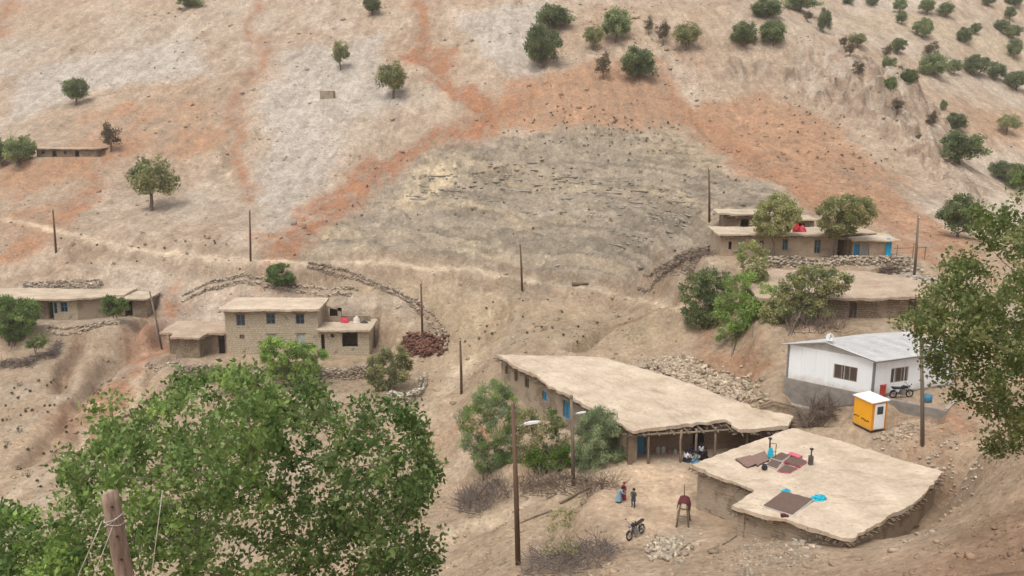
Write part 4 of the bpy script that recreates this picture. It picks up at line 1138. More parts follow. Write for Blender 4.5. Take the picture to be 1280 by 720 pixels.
# ------------------------------------------------------------------ white prefabricated building
PRZ2 = math.atan2(-PRE_U[1], -PRE_U[0])                 # local x from the far gable corner L to the near corner C
pre = tag(empty('prefab_building', (PRE_L[0], PRE_L[1], PRE_Z), PRZ2), 'white panel building with shallow gable sheet roof on a grey concrete base', 'building')
WP_, LP_, HP_ = PRE_W, PRE_LEN, 2.65
def ribbed(p0, p1, z0, z1, ops, step, name, mat, depth=0.02, ztop=None):
    """panel wall made of separate sheets with a groove between them"""
    p0, p1 = Vector(p0), Vector(p1); L = (p1 - p0).length; d = (p1 - p0) / L
    k = int(round(L / step))
    for i in range(k):
        a, b = L * i / k + 0.008, L * (i + 1) / k - 0.008
        loc = [(max(o[0], a) - a, min(o[1], b) - a, o[2], o[3]) for o in ops if o[0] < b and o[1] > a]
        mb = MB(); wall_panel(mb, p0 + d * a, p0 + d * b, z0, z1, 0.06, loc)
        mb.build(name, mat, pre)
def pre_pix(u, v, side):
    """local position on the gable (side 0) or the long wall (side 1)"""
    d = ray(u, v)
    o_, dr = (PRE_L, -PRE_U) if side == 0 else (PRE_C, PRE_V2)
    n = np.array([-dr[1], dr[0]]); t = (n @ o_) / (n @ d[:2]); p = d * t
    return float((p[:2] - o_) @ dr), float(p[2] - PRE_Z)
g0 = pre_pix(1041, 474, 0); g1 = pre_pix(1072, 462, 0); r0 = pre_pix(1112, 476, 1); r1 = pre_pix(1136, 457, 1)
zb0, zt0 = pre_pix(1041, 472, 0)[1], pre_pix(1041, 454, 0)[1]
GW = (g0[0], g1[0], zb0, zt0); RW = (r0[0], r1[0], zb0, zt0)
ribbed((0, 0), (WP_, 0), 0.0, HP_, [GW], 1.0, 'wall_panel', M_WHITE)
ribbed((WP_, 0.08), (WP_, LP_), 0.0, HP_, [RW], 1.0, 'wall_panel', M_WHITE)
ribbed((WP_, LP_), (0, LP_), 0.0, HP_, [], 1.0, 'wall_panel', M_WHITE)
ribbed((0, LP_), (0, 0.08), 0.0, HP_, [], 1.0, 'wall_panel', M_WHITE)
RISE = 0.72; RX = WP_ * 0.46
MB().add([(0, 0.02, HP_ + 0.002), (WP_, 0.02, HP_ + 0.002), (RX, 0.02, HP_ + RISE - 0.03), (0, 0.08, HP_ + 0.002), (WP_, 0.08, HP_ + 0.002), (RX, 0.08, HP_ + RISE - 0.03)], [(0, 1, 2), (5, 4, 3), (0, 3, 4, 1), (1, 4, 5, 2), (2, 5, 3, 0)]).build('gable', M_GABLE, pre)
def sheet(xa, za, xb, zb, y0, y1):
    mb = MB(); n = 6
    for k in range(n):
        a = y0 + (y1 - y0) * k / n; b = y0 + (y1 - y0) * (k + 1) / n
        mb.add([(xa, a, za), (xb, a, zb), (xb, b - 0.05, zb), (xa, b - 0.05, za)], [(0, 1, 2, 3), (3, 2, 1, 0)])
        mb.add([(xa, b - 0.05, za), (xb, b - 0.05, zb), (xb, b - 0.035, zb + 0.035), (xa, b - 0.035, za + 0.035), (xa, b - 0.015, za + 0.035), (xb, b - 0.015, zb + 0.035), (xb, b, zb), (xa, b, za)], [(0, 1, 2, 3), (3, 2, 5, 4), (4, 5, 6, 7), (3, 2, 1, 0), (4, 5, 2, 3), (7, 6, 5, 4)])
    return mb
nsh = 10
for k in range(nsh):
    y0, y1 = -0.35 + (LP_ + 0.6) * k / nsh, -0.35 + (LP_ + 0.6) * (k + 1) / nsh
    sheet(RX, HP_ + RISE + 0.02, WP_ + 0.35, HP_ - 0.02, y0, y1).build('roof_sheet', M_ROOFW, pre)
    sheet(-0.35, HP_ - 0.02, RX, HP_ + RISE + 0.02, y0, y1).build('roof_sheet', M_ROOFW, pre)
mb = MB()
for xa, za, xb, zb in ((-0.35, HP_ - 0.1, RX, HP_ + RISE - 0.06), (RX, HP_ + RISE - 0.06, WP_ + 0.35, HP_ - 0.1)):
    mb.add([(xa, -0.37, za), (xb, -0.37, zb), (xb, -0.37, zb + 0.07), (xa, -0.37, za + 0.07), (xa, -0.33, za), (xb, -0.33, zb), (xb, -0.33, zb + 0.07), (xa, -0.33, za + 0.07)], [(0, 1, 2, 3), (7, 6, 5, 4), (0, 4, 5, 1), (3, 2, 6, 7)])
mb.build('barge_trim', M_TRIM, pre)
MB().box(WP_ + 0.30, -0.35, HP_ - 0.14, WP_ + 0.37, LP_ + 0.2, HP_ - 0.05).build('eave_trim', M_TRIM, pre)
for x, y in ((0, 0), (WP_, 0)):
    MB().box(x - 0.06, y - 0.06, 0, x + 0.06, y + 0.06, HP_).build('corner_trim', M_TRIM, pre)
def shutter_window(o0, o1, z0, z1, place):
    w = o1 - o0
    o = window(pre, 0, 0, w, z1 - z0, frame=M_TANF, panes=3, pane_mat=M_BROWNW, fw=0.06)
    if place == 0: o.location = ((o0 + o1) / 2, -0.07, z0)
    else: o.location = (WP_ + 0.07, (o0 + o1) / 2, z0); o.rotation_euler = (0, 0, math.pi / 2)
shutter_window(GW[0], GW[1], GW[2], GW[3], 0)
shutter_window(RW[0], RW[1], RW[2], RW[3], 1)
MB().box(-0.12, -0.14, -2.6, WP_ + 0.14, LP_ + 0.1, -0.001).build('plinth', M_CONC, pre)
MB().box(0.3, -0.55, -3.6, WP_ + 0.2, -0.15, -1.9).build('footing', M_CONC2, pre)
SHK = np.array([float(PRE_V2 @ -PRE_U), float(PRE_V2 @ PRE_V)])
def skew(o, M):                                       # set the long side at its own angle to the gable
    for ch in list(o.children):
        Mc = M @ Matrix.LocRotScale(ch.location, ch.rotation_euler, None)
        for v in ch.data.vertices:
            p = Mc @ v.co; v.co = (p.x + SHK[0] * p.y, SHK[1] * p.y, p.z)
        skew(ch, Mc)
        ch.location = (0, 0, 0); ch.rotation_euler = (0, 0, 0)
skew(pre, Matrix.Identity(4))
# concrete terrace wall right of it
td = TERR_B - TERR_A
tw = tag(empty('retaining_wall', (TERR_A[0], TERR_A[1], PRE_Z), math.atan2(td[1], td[0])), 'grey concrete retaining wall of the terrace beside the white building', 'wall')
TL_ = float(np.hypot(*td))
MB().box(0.0, -0.14, -2.6, TL_, 0.16, -0.02).build('front_face', M_CONC, tw)
MB().box(TL_ - 0.25, 0.17, -2.4, TL_, 4.5, 0.02).build('side_face', M_CONC2, tw)

# ------------------------------------------------------------------ orange cabin
cz = gz(CABIN_AT[0], CABIN_AT[1])
cab = tag(empty('guard_cabin', (CABIN_AT[0], CABIN_AT[1], cz - 0.05), math.atan2(CAB_X[1], CAB_X[0])), 'orange-yellow metal cabin with white door and black scrawl on its side', 'cabin')
CW, CD, CH = CAB_W, CAB_D, 1.95
MB().box(-CW / 2, -CD / 2, 0.28, -CW / 2 + 0.05, CD / 2, 0.28 + CH).build('side_panel', M_YELLOW2, cab)
MB().box(CW / 2 - 0.05, -CD / 2, 0.28, CW / 2, CD / 2, 0.28 + CH).build('side_panel', M_YELLOW2, cab)
MB().box(-CW / 2 + 0.052, -CD / 2, 0.28, CW / 2 - 0.052, -CD / 2 + 0.05, 0.28 + CH).build('front_panel', M_YELLOW, cab)
MB().box(-CW / 2 + 0.052, CD / 2 - 0.05, 0.28, CW / 2 - 0.052, CD / 2, 0.28 + CH).build('back_panel', M_YELLOW, cab)
MB().box(-CW / 2, -CD / 2, 0.20, CW / 2, CD / 2, 0.278).build('floor', M_RUST, cab)
rf = MB().add([(-CW / 2 - 0.08, -CD / 2 - 0.1, CH + 0.29), (CW / 2 + 0.1, -CD / 2 - 0.1, CH + 0.29), (CW / 2 + 0.1, CD / 2 + 0.1, CH + 0.36), (-CW / 2 - 0.08, CD / 2 + 0.1, CH + 0.36),
               (-CW / 2 - 0.08, -CD / 2 - 0.1, CH + 0.35), (CW / 2 + 0.1, -CD / 2 - 0.1, CH + 0.35), (CW / 2 + 0.1, CD / 2 + 0.1, CH + 0.44), (-CW / 2 - 0.08, CD / 2 + 0.1, CH + 0.44)],
              [(0, 3, 2, 1), (4, 5, 6, 7), (0, 1, 5, 4), (1, 2, 6, 5), (2, 3, 7, 6), (3, 0, 4, 7)]).build('roof', M_ROOFW, cab)
dr = MB().box(CW / 2 + 0.003, -0.42, 0.34, CW / 2 + 0.045, 0.42, 2.12).build('door', M_WHITE, cab)
MB().box(CW / 2 + 0.047, -0.25, 1.4, CW / 2 + 0.06, 0.25, 1.95).build('pane', M_GLASS, dr)
for x in (-0.7, 0.65):
    MB().box(x - 0.12, -CD / 2 + 0.1, -0.7, x + 0.12, CD / 2 - 0.1, 0.198).build('skid', M_RUST, cab)
mk = MB()
rs = random.Random(4)
for (x0, n, a) in ((-0.82, 8, 0.05), (-0.10, 11, 0.09)):            # illegible sprayed scrawl
    pts = []
    for k in range(n):
        pts.append((x0 + 0.075 * k + rs.uniform(-0.05, 0.05), -CD / 2 - 0.006, 0.86 + rs.uniform(-a, a) + (-0.02 if x0 > -0.5 else 0.04)))
    mk.tube(pts, 0.03, 4)
mk.build('scrawl', M_MARK, cab)

# ------------------------------------------------------------------ poles and lamps
def pole(u0, v0, u1, v1, label, mat, r=0.11, Y=None, insul=0, cat='pole', name='utility_pole'):
    """pole with its foot at u1, v1 and its top at u0, v0"""
    f = gpix(u1, v1) if Y is None else at(u1, v1, Y)
    fz = gz(f[0], f[1])
    f[2] = fz
    t = at(u0, v0, f[1])
    root = tag(empty(name, f), label, cat, None)
    dx, h = t[0] - f[0], t[2] - f[2]
    MB().tube([(0, 0, -0.6), (dx * 0.5 + 0.02, 0, h * 0.5), (dx, 0, h)], [r * 1.15, r, r * 0.75], 8).build('shaft', mat, root, True)
    for k in range(insul):
        z = h - 0.25 - 0.3 * k
        o = MB().tube([(dx, -0.02, z), (dx, -r - 0.12, z), (dx, -r - 0.12, z + 0.12)], 0.018, 5).build('hook', M_BLACK, root)
        MB().lathe([(0.03, 0.0), (0.05, 0.03), (0.045, 0.09), (0.02, 0.12)], 8, (dx, -r - 0.12, z + 0.1)).build('insulator', M_WHITE, o, True)
    return root, dx, h
GP = 'poles'
pole(66, 262, 70, 316, 'thin wooden pole standing on the footpath by the low mud house', M_POLE, 0.13, insul=1)
pole(312, 262, 313, 325, 'thin wooden pole standing on the footpath above the stone house', M_POLE, 0.13, insul=1)
pole(650, 303, 653, 362, 'wooden pole standing beside the footpath under the grey shale face', M_POLE, 0.13, insul=1)
pole(886, 210, 887, 277, 'tall dark pole standing on grey slope beside the upper hut', M_POLE, 0.12, insul=1)
pole(526, 352, 528, 418, 'dark wooden pole standing at the reddish-brown heap', M_POLE, 0.13, insul=1)
pole(575, 423, 577, 492, 'bare brown pole standing beside the valley track', M_POLE, 0.13, insul=1)
pole(187, 364, 203, 436, 'leaning grey pole standing between the low house and the annex', M_POLEG, 0.11, insul=0)
pole(1148, 270, 1143, 346, 'grey pole standing past the shed with the blue cloth', M_POLEG, 0.12, insul=1)
pole(1151, 418, 1154, 556, 'tall grey pole standing below the white building terrace', M_POLEG, 0.12, insul=2)
def lamp_head(root, x, z, reach, tilt, y=0.0):
    a = MB().tube([(x, y, z - 0.1), (x + reach * 0.5, y - 0.1, z), (x + reach, y - 0.2, z + tilt * 0.4)], [0.03, 0.028, 0.025], 6).build('lamp_arm', M_STEEL, root, True)
    h = MB().add([(0, -.08, 0), (0, .08, 0), (0, .08, .09), (0, -.08, .09), (.35, -.16, .02), (.35, .16, .02), (.35, .13, .15), (.35, -.13, .15), (.78, -.13, .05), (.78, .13, .05), (.78, .10, .15), (.78, -.10, .15), (.95, -.04, .09), (.95, .04, .09), (.95, .04, .13), (.95, -.04, .13)],
                 [(3, 2, 1, 0)] + [(b + i, b + (i + 1) % 4, b + 4 + (i + 1) % 4, b + 4 + i) for b in (0, 4, 8) for i in range(4)] + [(12, 13, 14, 15)]).build('lamp_head', M_WHITE, root)
    h.location = (x + reach, y - 0.2, z + tilt * 0.4); h.rotation_euler = (0, -math.radians(10), math.radians(-12))
    return h
r_, dx, h = pole(641, 505, 648, 707, 'tall brown street lamp pole with one white lamp head', M_POLE, 0.15, name='street_lamp', cat='street lamp')
lamp_head(r_, dx + 0.1, h - 1.25, 0.55, 0.2)
r_, dx, h = pole(714, 497, 717, 606, 'grey street lamp pole between the green bushes and the lit track', M_POLEG, 0.13, name='street_lamp', cat='street lamp')
r_['label'] = 'grey street lamp pole standing in front of the olive-green bush'
MB().lathe([(0.12, 0), (0.14, 0.1), (0.1, 0.22)], 8, (dx, 0, h - 0.05)).build('cap', M_POLEG, r_)
lamp_head(r_, dx + 0.08, h - 1.2, 0.3, 0.15).scale = (0.75, 0.75, 0.75)

# post in the foreground with wire
pt = at(136, 614, 7.2); pbz = gz(pt[0] + 0.12, pt[1])
fp = tag(empty('fence_post', (pt[0] + 0.14, pt[1], pbz)), 'weathered reddish timber fence post with wire looped round its top', 'post')
M_POST = None
def post_mat():
    m, nt, b = new_mat('weathered_post')
    v = coord(nt, 'Object', (1, 1, 0.12)); n = noise(nt, v, 26, 5, 0.6); n2 = noise(nt, coord(nt, 'Object', (1, 1, 0.3)), 7, 4)
    o = mixc(nt, ramp(nt, n2, 0.35, 0.65), (0.33, 0.225, 0.175), (0.42, 0.34, 0.26))
    o = mixc(nt, ramp(nt, n, 0.38, 0.62), mixc(nt, 1.0, o, (0.55, 0.5, 0.48), 'MULTIPLY'), o)
    nt.links.new(o, b.inputs['Base Color']); b.inputs['Roughness'].default_value = 0.9; bump(nt, b, n, 0.8, 0.012)
    return m
M_POST = post_mat()
ph_ = pt[2] - pbz; tx_ = -0.14
V = []; n_ = 14; rows = [(-0.5, 1.1), (0.0, 1.08), (ph_ * 0.3, 1.05), (ph_ * 0.6, 1.02), (ph_ * 0.85, 0.98), (ph_ - 0.1, 0.96), (ph_ - 0.02, 0.93)]
F = []; rr = random.Random(3)
for i, (z, s) in enumerate(rows):
    for k in range(n_):
        a = 2 * math.pi * k / n_; r = 0.076 * s * (1 + 0.05 * math.sin(3 * a + 1) + 0.03 * math.sin(7 * a + i))
        tilt = 0.035 * math.cos(a - 2.6) if i == len(rows) - 1 else 0
        V.append((tx_ * max(z, 0) / ph_ + r * math.cos(a), r * math.sin(a), z - tilt))
for i in range(len(rows) - 1):
    for k in range(n_): F.append((i * n_ + k, i * n_ + (k + 1) % n_, (i + 1) * n_ + (k + 1) % n_, (i + 1) * n_ + k))
b_ = (len(rows) - 1) * n_
V.append((tx_, 0, ph_ + 0.02)); F += [(b_ + k, b_ + (k + 1) % n_, len(V) - 1) for k in range(n_)]
MB().add(V, F).build('timber', M_POST, fp, True)
M_WIRE = plain('pale_wire', (0.55, 0.50, 0.42), 0.5, 0.2, 9, spec=0.4)
for zc, sl in ((ph_ - 0.25, 0.03), (ph_ - 0.285, -0.02), (ph_ - 0.27, 0.06)):
    pts = []
    for k in range(15):
        a = 2 * math.pi * k / 14; pts.append((tx_ * zc / ph_ + 0.081 * math.cos(a), 0.081 * math.sin(a), zc + sl * math.cos(a)))
    MB().tube(pts, 0.004, 5).build('wire_loop', M_WIRE, fp, True)
def strand(p, q, sag):
    pts = [Vector(p).lerp(Vector(q), t / 8) + Vector((0, 0, -sag * 4 * (t / 8) * (1 - t / 8))) for t in range(9)]
    MB().tube(pts, 0.004, 5).build('wire_strand', M_WIRE, fp, True)
zc = ph_ - 0.27
strand((tx_ - 0.072, -0.03, zc), (tx_ - 0.95, -0.5, zc - 1.9), 0.03)
strand((tx_ + 0.062, -0.05, zc + 0.04), (tx_ - 0.62, -0.6, zc - 1.7), 0.04)
strand((tx_ + 0.26, 0.5, zc + 0.05), (tx_ + 0.12, -0.3, zc - 1.9), 0.02)
for z in (ph_ - 0.12, ph_ - 0.4, ph_ - 0.62):
    MB().lathe([(0.012, 0), (0.013, 0.006), (0.0, 0.009)], 8).build('nail', M_BLACK, fp).location = (tx_ * z / ph_ + 0.04, -0.068, z)

# ------------------------------------------------------------------ people: one skinned body each
M_SKIN = plain('skin', (0.40, 0.23, 0.15), 0.6, 0.1, 5)
M_HAIR = plain('black_hair', (0.012, 0.010, 0.010), 0.6, 0.2, 9)
def cloth(name, c): return plain(name, c, 0.9, 0.25, 9)
CL = {k: cloth(k, c) for k, c in dict(red_dress=(0.30, 0.03, 0.035), sky_blue_dress=(0.20, 0.36, 0.45), dark_green_shirt=(0.065, 0.08, 0.075), navy_trousers=(0.025, 0.035, 0.065), navy_cloth=(0.022, 0.026, 0.05), white_shirt=(0.70, 0.72, 0.76), light_blue_cloth=(0.13, 0.27, 0.36), black_cloth=(0.018, 0.017, 0.018), charcoal=(0.05, 0.05, 0.06), maroon=(0.12, 0.03, 0.035)).items()}
def body(root, H, J, zones, mats):
    """J: joint positions as fractions of height; zones(p) -> material slot"""
    names = list(J); idx = {n: i for i, n in enumerate(names)}
    E = [('pelvis', 'waist'), ('waist', 'chest'), ('chest', 'neck'), ('neck', 'jaw'), ('jaw', 'head')]
    for s in 'lr':
        E += [('chest', 'sh' + s), ('sh' + s, 'el' + s), ('el' + s, 'wr' + s), ('wr' + s, 'ha' + s), ('pelvis', 'hp' + s), ('hp' + s, 'kn' + s), ('kn' + s, 'an' + s), ('an' + s, 'to' + s)]
    R = dict(pelvis=.083, waist=.072, chest=.085, neck=.036, jaw=.056, head=.062, sh=.044, el=.030, wr=.022, ha=.024, hp=.062, kn=.040, an=.028, to=.026)
    me = bpy.data.meshes.new('body')
    me.from_pydata([tuple(c * H for c in J[n]) for n in names], [(idx[a], idx[b]) for a, b in E], [])
    o = bpy.data.objects.new('body', me); col.objects.link(o)
    sk = o.modifiers.new('skin', 'SKIN'); sb = o.modifiers.new('sub', 'SUBSURF'); sb.levels = sb.render_levels = 1
    sv = me.skin_vertices[0].data
    for n in names:
        r = R.get(n) or R[n[:2]]
        sv[idx[n]].radius = (r * H, r * H); sv[idx[n]].use_root = (n == 'pelvis')
    dg_ = bpy.context.evaluated_depsgraph_get()
    nm = bpy.data.meshes.new_from_object(o.evaluated_get(dg_))
    bpy.data.objects.remove(o)
    for m in mats: nm.materials.append(m)
    for p in nm.polygons:
        p.material_index = zones(p.center / H); p.use_smooth = True
    return put('body', nm, root)
STAND = dict(pelvis=(0, 0, .52), waist=(0, 0, .61), chest=(0, 0, .74), neck=(0, 0, .83), jaw=(0, -.012, .885), head=(0, 0, .94),
             shl=(-.11, 0, .79), ell=(-.15, .02, .62), wrl=(-.13, -.06, .49), hal=(-.125, -.085, .44), shr=(.11, 0, .79), elr=(.15, .02, .62), wrr=(.13, -.06, .49), har=(.125, -.085, .44),
             hpl=(-.06, 0, .49), knl=(-.07, -.01, .28), anl=(-.07, .01, .05), tol=(-.075, -.08, .025), hpr=(.06, 0, .49), knr=(.07, -.01, .28), anr=(.07, .01, .05), tor=(.075, -.08, .025))
SIT = dict(pelvis=(0, 0, .09), waist=(0, -.03, .19), chest=(0, -.07, .32), neck=(0, -.09, .41), jaw=(0, -.115, .465), head=(0, -.10, .52),
           shl=(-.11, -.07, .37), ell=(-.16, -.10, .22), wrl=(-.10, -.21, .20), hal=(-.06, -.24, .20), shr=(.11, -.07, .37), elr=(.16, -.10, .22), wrr=(.10, -.21, .20), har=(.06, -.24, .20),
           hpl=(-.07, -.03, .09), knl=(-.15, -.22, .16), anl=(-.03, -.24, .035), tol=(.03, -.25, .03), hpr=(.07, -.03, .09), knr=(.15, -.22, .16), anr=(.05, -.28, .035), tor=(-.01, -.30, .03))
def pose(base, **kw):
    d = dict(base); d.update(kw); return d
def hair(root, H, head, long=0.0, mat=None, name='hair'):
    mb = MB(); c = Vector(head) * H; r = .072 * H
    mb.lathe([(0.0, r * 1.08), (r * .6, r * .92), (r * 1.0, r * .45), (r * 1.06, 0), (r * .95, -r * .5), (r * .7, -r * .7)], 12)
    o = mb.build(name, mat or M_HAIR, root, True); o.location = c + Vector((0, r * 0.22, r * 0.1))
    if long:
        MB().tube([(0, r * .5, 0), (0, r * .9, -r * 1.2), (0, r * .9, -r * 1.2 - long * H)], [r * .8, r * .75, r * .35], 7).build('long_hair', mat or M_HAIR, o, True)
    return o
def skirt(root, H, z0, z1, r0, r1, mat, c0=(0, 0), c1=(0, 0), name='dress', n=18):
    V, F = [], []
    for i in range(5):
        t = i / 4
        for k in range(n):
            a = 2 * math.pi * k / n; r = (r0 + (r1 - r0) * t) * (1 + 0.10 * t * math.sin(5 * a + 1.3))
            V.append(((c0[0] + (c1[0] - c0[0]) * t + r * math.cos(a)) * H, (c0[1] + (c1[1] - c0[1]) * t + .85 * r * math.sin(a)) * H, (z0 + (z1 - z0) * t) * H))
    for i in range(4):
        for k in range(n): F.append((i * n + k, (i + 1) * n + k, (i + 1) * n + (k + 1) % n, i * n + (k + 1) % n))
    return MB().add(V, F).build(name, mat, root, True)
def face(root, H, J, yaw=0):
    c = Vector(J['head']) * H
    MB().add([(-.008 * H, 0, 0), (.008 * H, 0, 0), (0, -.02 * H, -.004 * H), (0, 0, .03 * H)], [(0, 1, 2), (0, 2, 3), (2, 1, 3)]).build('nose', M_SKIN, root).location = c + Vector((0, -.055 * H, -.02 * H))
    for s in (-1, 1):
        MB().lathe([(0, -.006 * H), (.006 * H, 0), (0, .006 * H)], 6).build('eye', M_BLACK, root, True).location = c + Vector((s * .022 * H, -.056 * H, 0.0))
    MB().box(-.016 * H, -.002 * H, -.003 * H, .016 * H, .002 * H, .003 * H).build('mouth', CL['maroon'], root).location = c + Vector((0, -.058 * H, -.045 * H))
def shoes_zone(top, sleeve_x, bottom, skin=0):
    """slots: 0 skin, 1 top, 2 bottom"""
    def z(p):
        if p.z > .835: return 0
        if abs(p.x) > sleeve_x and p.z < .52: return 0
        if p.z < .045: return 3
        return 1 if p.z > .50 else 2
    return z
def person(u, v, H, J, zones, mats, label, rz, z=None, xy=None):
    p = gpix(u, v) if xy is None else np.array([xy[0], xy[1], 0.0])
    root = tag(empty('person', (p[0], p[1], (gz(p[0], p[1]) if z is None else z)), rz), label, 'person')
    body(root, H, J, zones, mats)
    face(root, H, J)
    return root
# boy standing
J = pose(STAND, wrl=(-.05, -.10, .60), hal=(-.01, -.125, .60), wrr=(.05, -.10, .60), har=(.01, -.13, .61), ell=(-.15, -.01, .64), elr=(.15, -.01, .64))
r_ = person(791.5, 634, 1.32, J, shoes_zone(1, .5, 2), [M_SKIN, CL['dark_green_shirt'], CL['navy_trousers'], M_BLACK], 'child standing in dark green shirt and navy trousers, hands held together', math.radians(-35))
hair(r_, 1.32, J['head'])
skirt(r_, 1.32, .60, .36, .105, .125, CL['dark_green_shirt'], name='shirt_tail')
# girl in red
J = pose(STAND, wrl=(-.11, -.13, .55), hal=(-.09, -.16, .53))
r_ = person(779.5, 625, 1.28, J, shoes_zone(1, .125, 2), [M_SKIN, CL['red_dress'], CL['red_dress'], M_BLACK], 'child in long red dress standing behind the one in pale blue', math.radians(-50))
hair(r_, 1.28, J['head'], 0.0, CL['red_dress'], 'headscarf')
skirt(r_, 1.28, .66, .10, .085, .155, CL['red_dress'])
# girl in blue, bent forward
J = pose(STAND, pelvis=(0, .05, .50), waist=(0, .02, .585), chest=(0, -.08, .69), neck=(0, -.15, .755), jaw=(0, -.19, .79), head=(0, -.20, .845), shl=(-.11, -.11, .73), shr=(.11, -.11, .73), ell=(-.15, -.20, .60), elr=(.14, -.22, .60), wrl=(-.10, -.33, .56), hal=(-.08, -.38, .56), wrr=(.09, -.34, .57), har=(.07, -.39, .57), hpl=(-.06, .05, .47), hpr=(.06, .05, .47))
r_ = person(774.5, 628, 1.30, J, lambda p: 0 if (p.y < -.30 or (p.z > .77 and p.y < -.12)) else (3 if p.z < .05 else 1), [M_SKIN, CL['sky_blue_dress'], CL['sky_blue_dress'], M_BLACK], 'child with long black hair in pale blue dress, bending forward', math.radians(65))
hair(r_, 1.30, J['head'], 0.10)
skirt(r_, 1.30, .60, .12, .09, .21, CL['sky_blue_dress'], (0, .02), (0, .06))
# group sitting in the porch
porch_z = gz(*gpix(868, 576)[:2])
def sitter(u, v, H, top, bottom, label, rz, hat=None, J=SIT, lean=None, drop=0.0):
    mats = [M_SKIN, CL[top], CL[bottom], M_BLACK]
    r = person(u, v, H, J, lambda p: 0 if (p.z > .42 or (abs(p.x) < .09 and p.y < -.19 and p.z > .15)) else (1 if (p.z > .18 and p.y > -.17) else 2), mats, label, rz)
    hair(r, H, J['head'], 0.06 if hat is None else 0, hat and CL[hat], 'hair' if hat is None else 'headscarf')
    skirt(r, H, .17, .0, .11, .22, CL[bottom], (0, -.03), (0, -.11), name='skirt_cloth')
    return r
sitter(856.5, 577, 1.62, 'white_shirt', 'navy_cloth', 'person in white top and navy skirt sitting at the edge of the porch', math.radians(130))
sitter(866, 571, 1.6, 'navy_cloth', 'charcoal', 'person all in navy sitting in the porch behind the others', math.radians(200))
sitter(876, 569, 1.6, 'white_shirt', 'navy_cloth', 'person in bright white shirt sitting in the porch with head bowed', math.radians(150))
sitter(872, 579, 1.6, 'light_blue_cloth', 'light_blue_cloth', 'person in light blue clothes sitting in the porch, back to the yard', math.radians(250), 'navy_cloth')
sitter(883, 575, 1.65, 'black_cloth', 'black_cloth', 'person in black sitting in the porch against a post', math.radians(230), 'black_cloth')
ub = at(1047, 322, UP_Y - 0.9)
r_ = person(0, 0, 1.65, SIT, lambda p: 0 if (p.z > .43 and p.y < -.12) else 1, [M_SKIN, CL['black_cloth'], CL['black_cloth'], M_BLACK], 'person in black sitting outside the dark doorway of the small shed', math.radians(-60), xy=(ub[0], ub[1]))
hair(r_, 1.65, SIT['head'], 0.05, CL['black_cloth'], 'headscarf')
skirt(r_, 1.65, .2, .0, .11, .22, CL['black_cloth'], (0, -.03), (0, -.1), name='skirt_cloth')

